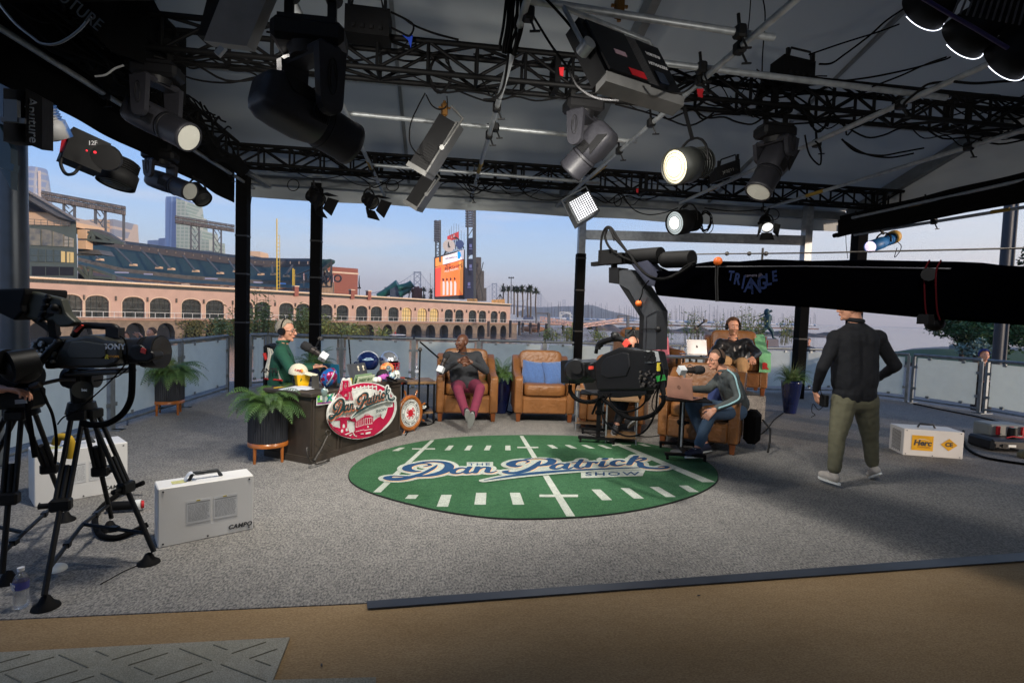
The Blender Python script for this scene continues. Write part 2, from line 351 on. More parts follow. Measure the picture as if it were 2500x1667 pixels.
SCRIPT=[(S((1.55,1.05),(1.75,1.22),(1.62,1.42),(1.3,1.38),(1.0,1.08),(.98,.72),(1.2,.5),(1.4,.52)),(.08,.14,.12,.2,.3,.34,.24,.1)),(S((1.3,1.45),(1.6,1.6),(2.0,1.62),(2.32,1.4),(2.4,.95),(2.2,.4),(1.8,.02),(1.35,-.12),(.9,-.12),(.5,-.05),(.3,-.22),(.4,-.42),(.72,-.42),(1.1,-.2),(1.55,.3),(1.85,.85),(1.98,1.2)),(.1,.16,.2,.26,.34,.34,.3,.2,.14,.12,.3,.36,.36,.28,.2,.17,.06)),(S((3.0,.75),(2.82,.85),(2.6,.65),(2.52,.35),(2.62,.18),(2.82,.28),(3.0,.6)),(.1,.16,.2,.22,.2,.12,.1)),(S((3.1,.85),(3.0,.5),(2.98,.25),(3.1,.18),(3.26,.36)),(.2,.2,.2,.16,.08)),(S((3.38,.85),(3.34,.5),(3.28,.2)),(.2,.2,.2)),(S((3.36,.5),(3.55,.82),(3.74,.8),(3.72,.5),(3.7,.28),(3.84,.2),(4.02,.38)),(.1,.16,.2,.2,.2,.14,.06)),(S((5.02,1.3),(5.1,1.5),(4.9,1.62),(4.62,1.45),(4.5,1.15),(4.66,.92),(4.85,.98)),(.06,.12,.18,.28,.34,.26,.1)),(S((4.9,1.66),(5.3,1.85),(5.75,1.8),(5.92,1.5),(5.78,1.15),(5.45,.98),(5.3,1.05)),(.1,.18,.24,.3,.3,.2,.08)),(S((5.5,1.5),(5.35,1.0),(5.1,.5),(4.75,.16),(4.45,.12),(4.3,.28),(4.42,.4)),(.1,.24,.28,.28,.26,.22,.1)),(S((6.35,1.08),(6.2,1.18),(6.0,1.0),(5.92,.72),(6.02,.56),(6.2,.66),(6.36,.95)),(.1,.15,.2,.22,.2,.12,.1)),(S((6.45,1.18),(6.38,.85),(6.36,.64),(6.48,.56),(6.62,.75)),(.18,.2,.2,.14,.08)),(S((6.92,1.62),(6.82,1.2),(6.74,.85),(6.8,.66),(6.92,.66),(7.04,.84)),(.16,.19,.2,.2,.14,.07)),(S((6.62,1.3),(7.1,1.38)),(.1,.1)),(S((7.2,1.3),(7.16,1.0),(7.12,.75)),(.18,.2,.2)),(S((7.14,1.0),(7.26,1.28),(7.42,1.3),(7.42,1.18)),(.08,.14,.18,.1)),(S((7.66,1.38),(7.6,1.05),(7.6,.84),(7.72,.8),(7.86,1.0)),(.18,.2,.2,.14,.07)),(S((7.7,1.66),(7.74,1.7)),(.22,.22)),(S((8.34,1.36),(8.28,1.5),(8.1,1.48),(7.98,1.25),(8.0,.98),(8.16,.88),(8.4,1.06)),(.16,.14,.16,.2,.22,.18,.07)),(S((8.78,2.12),(8.68,1.7),(8.6,1.3),(8.54,1.0)),(.22,.22,.22,.22)),(S((8.62,1.4),(8.86,1.7),(9.04,1.74),(9.06,1.58),(8.88,1.42),(8.76,1.38)),(.08,.12,.18,.16,.1,.08)),(S((8.76,1.38),(8.92,1.15),(8.94,.85),(9.1,.62),(9.45,.5),(9.75,.52),(9.85,.66),(9.7,.76),(9.55,.68)),(.1,.22,.24,.24,.22,.2,.16,.12,.06)),(S((3.6,-.75),(4.4,-.3),(5.4,.08),(6.6,.36),(7.8,.52),(8.9,.62)),(.04,.2,.26,.2,.13,.08)),]
def script_polys(fn,grow=0,dx=0,dy=0,skip=()):
 out=[]
 for i,(pts,ws)in enumerate(SCRIPT):
  if i in skip:continue
  P3=smooth_path([(x+dx,y+dy,w)for(x,y),w in zip(pts,ws)],5)
  for pl in ribbon([(p.x,p.y)for p in P3],[p.z+grow for p in P3]):out.append([fn(p[0],p[1])for p in pl])
 return out
def rug_fn(z):
 def f(x,y):
  px=925+x*71.5;py=1161-(y-0.0)*20.5-x*.6+(1.2 if x<3 else 0)
  if y>1.9:py+=3
  p=G(px,py,.015);return(p.x,p.y,z)
 return f
def cap(b,polys):
 for i,pl in enumerate(polys):b.poly([(q[0],q[1],q[2]+i*.0000035)for q in pl])
b=MB();cap(b,script_polys(rug_fn(.018),.34));cap(b,[[rug_fn(.018)(*q)for q in((3.0,.9),(3.9,.9),(3.9,1.5),(3.0,1.5))],[rug_fn(.018)(*q)for q in((6.9,-.5),(9.0,-.3),(9.1,.4),(6.9,.4))],[rug_fn(.018)(*q)for q in((4.2,-.2),(9,.7),(9,1.3),(4.2,.6))]]);b.build('logo_outline',mwhite,rug)
b=MB();cap(b,script_polys(rug_fn(.0195),.02,.02,-.05,(21,)));b.build('logo_shadow',mat('rug_peach',s(220,180,140),.95),rug)
b=MB();cap(b,script_polys(rug_fn(.021)));b.build('logo_lettering',mblue,rug)
def rug_text(t,x,y,w,h,nm):
 tb=text_mesh(t,1,Matrix.Identity(4),0,.01,space=1.2);xs=[v.x for v in tb.v];ys=[v.y for v in tb.v]
 b=MB();f=rug_fn(.021);b.v=[V(f(x+(v.x-min(xs))/(max(xs)-min(xs))*w,y+(v.y-min(ys))/(max(ys)-min(ys))*h))for v in tb.v];b.f=tb.f;b.sm=tb.sm;b.mi=tb.mi;b.build(nm,mblue,rug)
rug_text('THE',3.05,1.08,.75,.27,'logo_the');rug_text('SHOW',7.05,-.26,1.85,.42,'logo_show')
# ================================================================== TENT
TX0,TX1,TY=-3.75,8.75,10.9
mfab=bpy.data.materials.new('tent_fabric');mfab.use_nodes=True;_n=mfab.node_tree;_b=_n.nodes['Principled BSDF']
_b.inputs['Base Color'].default_value=(*s(176,180,178),1);_b.inputs['Roughness'].default_value=.6
_t=_n.nodes.new('ShaderNodeBsdfTranslucent');_t.inputs[0].default_value=(*s(190,196,196),1);_x=_n.nodes.new('ShaderNodeMixShader');_x.inputs[0].default_value=.05
_n.links.new(_b.outputs[0],_x.inputs[1]);_n.links.new(_t.outputs[0],_x.inputs[2]);_n.links.new(_x.outputs[0],_n.nodes['Material Output'].inputs[0])
_nz=_n.nodes.new('ShaderNodeTexNoise');_nz.inputs['Scale'].default_value=.8;_bp=_n.nodes.new('ShaderNodeBump');_bp.inputs['Strength'].default_value=.5;_bp.inputs['Distance'].default_value=.15
_n.links.new(_nz.outputs[0],_bp.inputs['Height']);_n.links.new(_bp.outputs[0],_b.inputs['Normal'])
malu=mat('aluminium',s(160,164,166),.45,.5,nz=14,var=.2)
mblk=mat('matte_black',s(7,7,8),.7,nz=20,var=.3,spec=.2)
mblkcloth=mat('black_cloth',s(5,5,6),.95,spec=.1,nz=5,var=.3,bump=.4,bscale=6)
tent=thing('event_tent','large pale clear-span event tent with grey fabric roof and posts wrapped in black','tent',(0,TY,0))
EZ=4.18;SL=.29
def roofz(y):return EZ+(TY+.2-y)*SL if y>1.5 else EZ+(TY+.2-1.5)*SL-(1.5-y)*SL
b=MB()
for(x0,x1)in((-4.0,2.4),(2.4,9.0)):
 b.grid(lambda u,v:(x0+(x1-x0)*u,-7+(TY+7.2)*v,roofz(-7+(TY+7.2)*v)-.05*sin(pi*u)*sin(pi*v*3)**2),10,30)
b.build('roof',mfab,tent)
b=MB();b.grid(lambda u,v:(TX0-.15+(TX1-TX0+.3)*u,TY+.2+.015*sin(u*50)*v,EZ-.47*v-.02*sin(pi*u*5)**2*v),60,4);b.build('valance',mfab,tent)
mraf=mat('rafter_grey',s(120,124,126),.5,.3,nz=8)
for x in(-4.05,2.4,8.9):
 b=MB();ys=[TY+.1,5,1.5]
 for a,c in((TY+.1,1.5),(1.5,-7)):b.bar((x,a,roofz(a)-.14),(x,c,roofz(c)-.14),.11,.22)
 b.build('rafter',mraf,tent)
for x in(-.7,5.6):
 b=MB()
 for a,c in((TY+.1,1.5),):b.bar((x,a,roofz(a)-.05),(x,c,roofz(c)-.05),.05,.05)
 b.build('seam',mraf,tent)
for y in(8.2,5.4,2.4):
 b=MB();b.cyl((TX0-.2,y,roofz(y)-.1),(TX1+.2,y,roofz(y)-.1),.035,None,8);b.build('purlin',malu,tent)
b=MB();b.bar((-4.1,9.6,roofz(9.6)-.3),(-3.3,TY,3.9),.1,.06);b.build('corner_brace',mraf,tent)
def post(px,py,w=.2,top=None,wrap=True,y=None,ztop=3.4):
 g=G(px,py)if y is None else None
 P0=g if g else None;x,yy=P0.x,P0.y
 b=MB();b.box((x,yy,(ztop)/2),(w,w,ztop));pp=b.build('post',mblkcloth if wrap else malu,tent)
 for k in(1.3,2.2,2.9):
  bb=MB();bb.box((x,yy,k),(w+.012,w+.012,.03));bb.build('wrap_band',mat('wrap_band',s(12,12,14),.6),pp)
 bb=MB();bb.box((x,yy,(ztop+4.15)/2),(w*.8,w*.8,4.15-ztop));bb.build('post_head',malu,tent)
 return x,yy
post(590,955,.2,ztop=4.0);post(767,953,.19,ztop=4.0);p14=post(1405,950,.19,ztop=3.0);p19=post(1945,972,.2,ztop=2.9)
pR=AY(2097,600,TY);b=MB();b.box((pR.x,TY,1.95),(.23,.23,3.9));b.build('post',mblkcloth,tent)
b=MB();b.bar((p14[0],p14[1],3.42),(p19[0],p19[1],3.42),.08,.2);b.build('cross_beam',malu,tent)
b=MB();b.bar((TX0,TY,4.0),(TX1,TY,4.0),.12,.16);b.build('eave_beam',mraf,tent)
for x,nm,zt in((-3.95,'side_curtain',5.3),(8.55,'side_curtain',4.0)):
 b=MB();b.grid(lambda u,v:(x+.03*sin(u*60+v*2),TY-u*(TY+4),zt-(zt-3.54)*v+.03*sin(u*9)*v),160,6)
 o=b.build(nm,mblkcloth,tent);
b=MB();b.tube([(8.5,TY-i*.5,3.58+.01*sin(i*1.3))for i in range(30)],.05,8);b.build('curtain_roll',mblkcloth,tent)
b=MB();b.grid(lambda u,v:(-4.0+13*u,-6.9+.05*sin(u*40),4.9*v),60,2);b.build('unseen_back_wall',mfab,tent)  # unseen fabric wall added behind the viewpoint to keep the low sun out
b=MB();b.grid(lambda u,v:(8.95+.03*sin(u*50),-6.9+9.0*u,4.9*v),60,2);b.build('unseen_side_wall',mfab,tent)  # unseen right-hand fabric wall, added to shade the deck from the sun
b=MB();b.grid(lambda u,v:(8.97,TY-u*17.5,3.95+(roofz(TY-u*17.5)-3.95)*v),60,4);b.build('gable_panel',mfab,tent)
pl=G(38,1010);b=MB();b.cyl((pl.x,pl.y,0),(pl.x,pl.y,5.2),.165,None,24);one(b,'steel_column',mat('col_grey',s(60,66,72),.35,.4),'thick round dark grey column at the left edge of the photo beside the glass railing','column')
for(px,py,y,r,lab)in((2434,880,12.6,.115,'thick dark round steel column behind the glass railing at right'),(2467,700,14.5,.05,'thin dark pole beside the thick column at right')):
 g=AY(px,py,y);b=MB();b.cyl((g.x,g.y,-.1),(g.x,g.y,5.5),r,None,20);one(b,'steel_column',mat('col_dark',s(42,46,52),.5,.2),lab,'column')
# ================================================================== GLASS RAILING
mgl=bpy.data.materials.new('frosted_glass');mgl.use_nodes=True;_n=mgl.node_tree;N=_n.nodes;L=_n.links;_b=N['Principled BSDF']
_b.inputs['Base Color'].default_value=(*s(205,212,208),1);_b.inputs['Roughness'].default_value=.28
_t=N.new('ShaderNodeBsdfTransparent');_t.inputs[0].default_value=(.72,.78,.78,1);_tl=N.new('ShaderNodeBsdfTranslucent');_tl.inputs[0].default_value=(*s(232,238,236),1)
_x1=N.new('ShaderNodeMixShader');_x1.inputs[0].default_value=.55;L.new(_b.outputs[0],_x1.inputs[1]);L.new(_tl.outputs[0],_x1.inputs[2])
_x2=N.new('ShaderNodeMixShader');_nz=N.new('ShaderNodeTexNoise');_nz.inputs['Scale'].default_value=2.2;_nz.inputs['Detail'].default_value=6
_mr=N.new('ShaderNodeMapRange');_mr.inputs[1].default_value=.35;_mr.inputs[2].default_value=.7;_mr.inputs[3].default_value=.12;_mr.inputs[4].default_value=.34;L.new(_nz.outputs[0],_mr.inputs[0]);L.new(_mr.outputs[0],_x2.inputs[0])
L.new(_x1.outputs[0],_x2.inputs[1]);L.new(_t.outputs[0],_x2.inputs[2]);L.new(_x2.outputs[0],N['Material Output'].inputs[0])
mrail=mat('rail_metal',s(118,124,128),.45,.6,nz=10,var=.25)
def rail_panel(a,c,lab,z0=0,h=1.07,grp='frosted glass railing panels'):
 a,c=V(a),V(c);d=(c-a).normalized();L_=(c-a).length;nn=V((-d.y,d.x,0))
 t=thing('railing_panel',lab,'glass railing',(a.x,a.y,z0),0,grp);up=V((0,0,1))
 a0,c0=a+d*.02,c-d*.02
 b=MB();b.cyl(a0+up*(h-.03),c0+up*(h-.03),.032,None,10);b.build('top_rail',mrail,t)
 b=MB();b.cyl(a0+up*.08,c0+up*.08,.02,None,8);b.build('bottom_rail',mrail,t)
 for p in(a0,c0):
  b=MB();b.box(p+up*(h-.06)/2,(.05,.05,h-.06),rotz(atan2(d.y,d.x)));b.box(p+up*.006,(.1,.28,.012),rotz(atan2(d.y,d.x)));b.build('upright',mrail,t)
 b=MB();m=(a0+c0)/2
 b.box(m+up*(h/2+.03),((c0-a0).length-.14,.012,h-.24),rotz(atan2(d.y,d.x)));b.build('glass_pane',mgl,t)
 for q in[a0+(c0-a0)*k+up*z-nn*.01 for k in(.25,.75)for z in(.16,h-.1)]+[p+d*sg*.05+up*z for p,sg in((a0,1),(c0,-1))for z in(.32,.78)]:
  b=MB();b.box(q,(.055,.035,.05),rotz(atan2(d.y,d.x)));b.build('clip',mrail,t)
 return t
def g2(x,y):p=G(x,y);return V((p.x,p.y,0))
R0=V((-8.6,3.4,0));Rk=g2(556,957);R1=V((Rk.x+.05,11.35,0));
la=[Rk];dl=(g2(130,1095)-Rk).normalized()
labs=['frosted railing panel at the left back corner, nearest the black corner post','frosted railing panel behind the fern in the dark ribbed planter at left','railing panel behind the broadcast camera lens at far left','railing panel furthest left, behind the tripods','railing panel beyond the left edge of the photo']
for i in range(5):la.append(Rk+dl*1.62*(i+1))
for i in range(5):rail_panel(la[i],la[i+1],labs[i])
RY=11.55
bxs=[-3.6];pxs=[(648,942),(830,944),(1008,944),(1165,947),(1325,949),(1490,950),(1655,953),(1800,955),(1940,957),(2070,965)]
pts=[V((-3.75,11.25,0))]+[V((G(x,y).x,RY+.012*i,0))for i,(x,y)in enumerate(pxs)]
labs=['back railing panel between the black corner post and the host in green','back railing panel behind the host in the green shirt','back railing panel behind the football helmets on the desk','back railing panel between the desk and the seated man in burgundy trousers','back railing panel behind the gap between the two tan armchairs','back railing panel behind the empty armchair with blue cushions','back railing panel behind the crane camera','back railing panel behind the man in pink','back railing panel behind the man in the black puffer jacket','back railing panel behind the tall blue planter at right']
for i in range(10):rail_panel(pts[i],pts[i+1],labs[i])
rp=[pts[-1],g2(2222,982),g2(2400,1009),g2(2600,1045),g2(2900,1110)]
labs=['railing panel behind the standing man in the dark jacket','railing panel behind the white heater box at right','railing panel at the right edge, behind the equipment cases','railing panel beyond the right edge of the photo']
for i in range(4):rail_panel(rp[i],rp[i+1]-((rp[i+1]-rp[i]).normalized()*.06),labs[i])
# ================================================================== FAR SHORE
def w2(p):return V((p.x,p.y,0))
Wb=w2(AD(1246,760,177));Wa=w2(AD(-260,690,186558/2560));Wd=(Wb-Wa).normalized();Wn=V((Wd.y,-Wd.x,0))
if Wn.dot(-Wa)<0:Wn=-Wn
WL=(Wb-Wa).length
def wu(px,y=760):
 p=APL(px,y,Wa,Wn);return(p-Wa).dot(Wd)
mpeach=mat('peach_stucco',s(190,158,140),.85,nz=.6,var=.08,bump=.2,bscale=8)
mpeach2=mat('pale_trim',s(222,196,168),.7,nz=2,var=.06)
mconc=mat('concrete',s(128,112,96),.9,nz=1.4,var=.25,bump=.3)
mdglass=mat('dark_window',s(36,44,46),.15,nz=2,var=.5)
mlit=mat('lit_window',s(190,165,110),.4,emit=s(255,214,140),est=.16)
mmull=mat('mullion',s(60,66,62),.5)
def arched_wall(b,arches,z0,z1,o=0,depth=.6,u0=0,u1=None,n=10):
 u1=u1 or WL;cur=u0
 def P(u,z,k=0):return Wa+Wd*u+Wn*(o-k)+V((0,0,z))
 for(c,w,zb,zs,zt)in arches:
  a,e=c-w/2,c+w/2
  b.poly([P(cur,z0),P(a,z0),P(a,z1),P(cur,z1)])
  if zb>z0:b.poly([P(a,z0),P(e,z0),P(e,zb),P(a,zb)]);b.poly([P(a,zb),P(e,zb),P(e,zb,depth),P(a,zb,depth)])
  cv=[(a+w*i/n,zs+(zt-zs)*sqrt(max(0,1-(2*i/n-1)**2)))for i in range(n+1)]
  for i in range(n):
   (x0,y0),(x1,y1)=cv[i],cv[i+1]
   b.poly([P(x0,y0),P(x1,y1),P(x1,z1),P(x0,z1)]);b.poly([P(x0,y0),P(x0,y0,depth),P(x1,y1,depth),P(x1,y1)])
  for x in(a,e):b.poly([P(x,zb),P(x,zs),P(x,zs,depth),P(x,zb,depth)])
  cur=e
 b.poly([P(cur,z0),P(u1,z0),P(u1,z1),P(cur,z1)])
 b.poly([P(u0,z1),P(u1,z1),P(u1,z1,depth),P(u0,z1,depth)]);b.poly([P(u1,z0),P(u1,z1),P(u1,z1,4),P(u1,z0,4)])
WKZ,TOPZ=EYE-2.96,EYE+2.35
ac=[(40,52),(110,56),(172,58),(237,57),(325.6,54),(391,50),(467,47),(524.5,44),(602,38),(640,38),(699,35),(740,34),(796,31),(836,29),(883,27.5),(918.7,27),(960.6,25),(993,24),(1031,22.5),(1060,21.5),(1095.6,20),(1121.7,20),(1153.8,19),(1178,18),(1206.6,17),(1228.7,16)]
arc=[]
for c,w in ac:u0,u1=wu(c-w/2),wu(c+w/2);arc.append(((u0+u1)/2,u1-u0,WKZ+.05,WKZ+2.7,WKZ+3.65))
for i in range(len(arc)-1):
 if arc[i][0]+arc[i][1]/2>arc[i+1][0]-arc[i+1][1]/2-.3:
  arc[i]=(arc[i][0],max(1.2,2*(arc[i+1][0]-arc[i+1][1]/2-.3-arc[i][0])),*arc[i][2:])
arcade=thing('arcade_building','long low peach ballpark wall with a row of arched windows across the water','building',Wa+V((0,0,WKZ)))
b=MB();arched_wall(b,arc,WKZ,TOPZ);b.build('wall',mpeach,arcade)
for i,(c,w,zb,zs,zt)in enumerate(arc):
 def P(u,z,k=.45):return Wa+Wd*u+Wn*(-k)+V((0,0,z))
 b=MB();cv=[P(c-w/2+w*j/10,zs+(zt-zs)*sqrt(max(0,1-(2*j/10-1)**2)))for j in range(11)]
 b.poly([P(c-w/2,zb)]+cv+[P(c+w/2,zb)]);wn=b.build('window',mlit if i in(17,18,19)else mdglass,arcade)
 b=MB()
 for k in(-.25,0,.25):b.bar(P(c+w*k,zb,.42),P(c+w*k,zs+(zt-zs)*.85,.42),.08)
 b.bar(P(c-w/2,zb+1.5,.42),P(c+w/2,zb+1.5,.42),.1);b.bar(P(c-w/2,zs,.42),P(c+w/2,zs,.42),.08);b.build('window_frame',mmull,wn)
 b=MB();cv=[P(c-w/2-.12+(w+.24)*j/12,zs+(zt-zs+.14)*sqrt(max(0,1-(2*j/12-1)**2)),-.05)for j in range(13)]
 b.tube([P(c-w/2-.12,zb,-.05)]+cv+[P(c+w/2+.12,zb,-.05)],.09,4);b.build('arch_trim',mpeach2,wn)
b=MB();cz=TOPZ+.75
b.cyl(Wa+Wn*.2+V((0,0,cz)),Wb+Wn*.2+V((0,0,cz)),.2,None,8);b.build('coping_tube',mat('coping',s(232,204,168),.4),arcade)
b=MB();b.bar(Wa-Wn*.3+V((0,0,TOPZ+.35)),Wb-Wn*.3+V((0,0,TOPZ+.35)),.3,.7);b.build('dark_parapet',mat('parapet',s(64,66,64),.8,nz=4,var=.5),arcade)
b=MB()
for i in range(len(arc)-1):
 u=(arc[i][0]+arc[i][1]/2+arc[i+1][0]-arc[i+1][1]/2)/2
 b.box(Wa+Wd*u+Wn*.25+V((0,0,WKZ+3.3)),(.22,.3,.8),rotz(atan2(Wd.y,Wd.x)))
b.build('wall_lamps',mat('bronze',s(70,60,50),.5),arcade)
for px,py,lab in((721,700,'brick pillar on the arcade parapet nearest the second black post'),(858,704,'brick pillar on the arcade parapet, middle of three'),(899,706,'brick pillar on the arcade parapet, nearest the crocodile-green slide')):
 u=wu(px);p=Wa+Wd*u;t=thing('brick_pillar',lab,'pillar',p+V((0,0,TOPZ-.1)),0,'brick pillars on the arcade')
 b=MB();b.box(p+V((0,0,TOPZ+.95)),(.95,.95,2.1),rotz(atan2(Wd.y,Wd.x)));b.build('shaft',mat('brick_far',s(150,92,78),.9,nz=6),t)
 b=MB();b.box(p+V((0,0,TOPZ+2.08)),(1.15,1.15,.22),rotz(atan2(Wd.y,Wd.x)));b.build('cap',mpeach2,t)
sea=thing('seawall','stained stone seawall with dark arches standing in the water below the promenade','seawall',Wa+Wn*3+V((0,0,WZ)))
la_=[(96,60),(200,56),(330,52),(405,48)]+[(c,w)for c,w in((470,42),(520,40),(572,38),(618,34),(664,32),(708,31),(748,31),(790,30),(829,29),(866,28),(901,27),(946,26.5),(980,27),(1017,27),(1051.5,25),(1084,23),(1116,22),(1145,20),(1174.5,20),(1205,17),(1229,16))]
def wu2(px):p=APL(px,800,Wa+Wn*3,Wn);return(p-Wa).dot(Wd)
arl=[]
for c,w in la_:
 a,e=wu2(c-w/2),wu2(c+w/2);arl.append(((a+e)/2,(e-a)*.92,WZ-.3,WZ+.9,WKZ-.75))
b=MB();arched_wall(b,arl,WZ-.5,WKZ-.35,3,2.5);b.build('wall',mconc,sea)
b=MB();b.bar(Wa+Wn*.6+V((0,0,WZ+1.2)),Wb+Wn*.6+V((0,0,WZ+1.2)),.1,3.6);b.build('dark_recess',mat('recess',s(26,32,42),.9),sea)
b=MB();b.bar(Wa+Wn*1.7+V((0,0,WKZ-.17)),Wb+Wn*1.7+V((0,0,WKZ-.17)),3.3,.34);b.build('promenade_slab',mat('slab',s(160,126,106),.85,nz=2),sea)
pr=thing('promenade_railing','white metal promenade railing along the far seawall','railing',Wa+Wn*3+V((0,0,WKZ)))
mwp=mat('white_paint',s(205,205,198),.5)
b=MB()
for z in(1.05,.15):b.bar(Wa+Wn*3.2+V((0,0,WKZ+z)),Wb+Wd*18+Wn*3.2+V((0,0,WKZ+z)),.07)
b.build('rails',mwp,pr);b=MB();k=0
while k<WL+18:b.bar(Wa+Wd*k+Wn*3.2+V((0,0,WKZ)),Wa+Wd*k+Wn*3.2+V((0,0,WKZ+1.05)),.07);k+=1.5
b.build('balusters',mwp,pr)
b=MB();b.bar(Wb+Wd*.1+Wn*2+V((0,0,WKZ-.2)),Wb+Wd*60+Wn*2+V((0,0,WKZ-.2)),4,.4);b.bar(Wb+Wd*.1-Wn*18+V((0,0,WKZ-.35)),Wb+Wd*60-Wn*18+V((0,0,WKZ-.35)),34,.7)
struct('far_quay',b,mat('slab',(.3,.25,.2)))
b=MB();b.prism([tuple(Wa-Wn*4+V((0,0,WKZ-.6))),tuple(Wb-Wn*4+V((0,0,WKZ-.6))),tuple(Wb-Wn*400+V((0,0,WKZ-.6))),tuple(Wa-Wn*400-Wd*200+V((0,0,WKZ-.6)))],(0,0,.5));struct('stadium_ground',b,mat('far_ground',s(90,92,88),.9))
HF=V((FW.x,FW.y,0)).normalized()
def slab(b,px,dep,th=1.5):return b.prism([AD(x,y,dep)for x,y in px],HF*th)
gg=mat('stand_green_grey',s(88,98,92),.85,nz=.5,var=.08);gdark=mat('dark_interior',s(30,32,40),.9);msteel=mat('steel_grey',s(96,96,96),.6,nz=1)
mcream=mat('cream_wall',s(224,188,152),.85,nz=.5,var=.05)
LB=118
lb=thing('stand_building','grey-green end block of the ballpark grandstand with big windows and a raked roof','building',AD(120,720,LB)*1)
b=MB();b.prism([AD(x,y,LB)for x,y in[(-60,712),(-60,548),(62,549),(172,553),(176,530),(186,540),(190,712)]],ray(188,0).xy.to_3d()*12);b.build('wall',gg,lb)
b=MB();slab(b,[(55,548),(55,512),(130,520),(172,540),(172,552)],LB+2,10);b.build('upper_wall',mcream,lb)
b=MB();b.prism([AD(x,y,LB-1.5)for x,y in[(30,448),(58,460),(186,536),(182,542),(140,528),(52,478),(30,466)]],ray(120,0).xy.to_3d()*5);b.build('raked_roof',msteel,lb)
b=MB()
for i in range(15):
 x=58+i*8.6;y=460+i*5.1;slab(b,[(x,y),(x+9,y+5),(x+9,y+8),(x-3,y+3)],LB-2.4,.8)
b.build('roof_steps',mat('step_grey',s(140,132,124),.7),lb)
b=MB();slab(b,[(50,480),(110,512),(110,518),(50,512)],LB+1,1);b.build('soffit',gdark,lb)
def win(px,m,dep,par,nm='window',nx=3,ny=1):
 b=MB();slab(b,px,dep-.25,.2);o=b.build(nm,m,par)
 xs=[p[0]for p in px];ys=[p[1]for p in px];f=MB()
 for i in range(1,nx):x=min(xs)+(max(xs)-min(xs))*i/nx;f.bar(AD(x,min(ys)+(max(ys)-min(ys))*.1,dep-.35),AD(x,max(ys),dep-.35),.08)
 for j in range(1,ny):y=min(ys)+(max(ys)-min(ys))*j/ny;f.bar(AD(min(xs),y,dep-.35),AD(max(xs),y,dep-.35),.08)
 if f.v:f.build('window_frame',gg,o)
 return o
mrefl=mat('reflecting_window',s(96,96,92),.12,nz=.8,var=.5,col2=s(150,140,116))
win([(72,557),(120,562),(155,573),(155,602),(72,598)],mrefl,LB,lb);win([(157,576),(178,582),(178,603),(157,602)],mat('pale_glass',s(170,160,140),.2),LB,lb,nx=2,ny=3)
win([(74,606),(148,612),(148,640),(74,638)],mat('green_glass',s(74,84,80),.2),LB,lb,nx=4,ny=2);win([(149,613),(157,614),(157,640),(149,640)],mlit,LB,lb,nx=1);win([(163,615),(178,616),(178,641),(163,641)],mlit,LB,lb,nx=2)
win([(78,650),(178,652),(178,672),(78,672)],gdark,LB,lb,nx=3);win([(78,676),(178,680),(178,704),(78,704)],mat('concourse',s(60,46,48),.8,nz=1.2,col2=s(110,80,64)),LB,lb,nx=3)
b=MB();b.bar(AD(63,470,LB-2),AD(63,548,LB-2),.5);b.bar(AD(66,545,LB-2),AD(67,640,LB-2),.2);b.build('column',msteel,lb)
b=MB()
for y in(534,541):b.bar(AD(58,y,LB-1),AD(172,y+8,LB-1),.08)
for i in range(7):b.bar(AD(68+i*16,534+i*1.1,LB-1),AD(68+i*16,549+i*.5,LB-1),.08)
b.build('balcony_railing',msteel,lb)
def rake(lab,top,bot,chords,wall=None,dep=LB+6):
 t=thing('raked_stand',lab,'grandstand',AD(*top[0],dep));b=MB();n=len(top)
 slab(b,top+bot[::-1],dep,1.2);b.build('seating_rake',msteel,t)
 b=MB();[b.bar(AD(*a,dep-.5),AD(*c,dep-.5),.55)for a,c in chords];b.build('truss_frame',gg,t)
 if wall:b=MB();slab(b,wall,dep+1,1);b.build('dark_void',gdark,t)
rake('upper raked stand on steel trusses beside the grey-green block',[(189,556),(240,560),(262,568),(298,590)],[(189,560),(240,568),(300,596)],[((189,569),(228,567)),((228,567),(300,594)),((212,585),(300,594)),((228,567),(228,585)),((212,585),(228,567)),((228,568),(262,588))],[(210,566),(230,566),(272,592),(270,596),(210,598)])
rake('lower raked stand on steel trusses beside the grey-green block',[(190,645),(250,662),(300,680),(342,695)],[(190,650),(250,668),(340,698)],[((190,655),(222,690)),((205,652),(222,690)),((222,655),(222,700)),((222,676),(278,680)),((278,672),(278,684)),((222,683),(342,697)),((215,652),(278,674))],[(190,668),(222,672),(338,697),(335,702),(190,704)])
b=MB();slab(b,[(190,609),(240,610),(250,622),(190,618)],LB+7,4);b.bar(AD(190,622,LB+8),AD(250,622,LB+8),.4);one(b,'balcony_deck',msteel,'grey cantilevered balcony between the two raked stands','balcony')
b=MB();slab(b,[(189,560),(211,561),(211,583),(189,582)],LB+5,2);slab(b,[(190,587),(210,587),(210,608),(190,607)],LB+5,2);one(b,'stair_tower',mcream,'small cream block with a grey door beside the raked stand','building')
mseat=mat('seat_green',s(38,72,70),.8,nz=1.6,var=.25,bump=.4,bscale=3);mband=mat('band_grey',s(104,98,90),.85,nz=1,var=.3)
bowl=thing('grandstand','curved ballpark grandstand with dark green seats and grey aisles','grandstand',AD(500,715,200))
def strip(nm,up,lo,du,dl,m,th=None):
 b=MB();n=len(up)
 def fn(u,v):
  t=u*(n-1);i=min(int(t),n-2);q=t-i
  x0=up[i][0]+(up[i+1][0]-up[i][0])*q;y0=up[i][1]+(up[i+1][1]-up[i][1])*q
  x1=lo[i][0]+(lo[i+1][0]-lo[i][0])*q;y1=lo[i][1]+(lo[i+1][1]-lo[i][1])*q
  A,B=AD(x0,y0,du(x0)),AD(x1,y1,dl(x1));return A+(B-A)*v
 b.grid(fn,(n-1)*4,8,False);return b.build(nm,m,bowl)
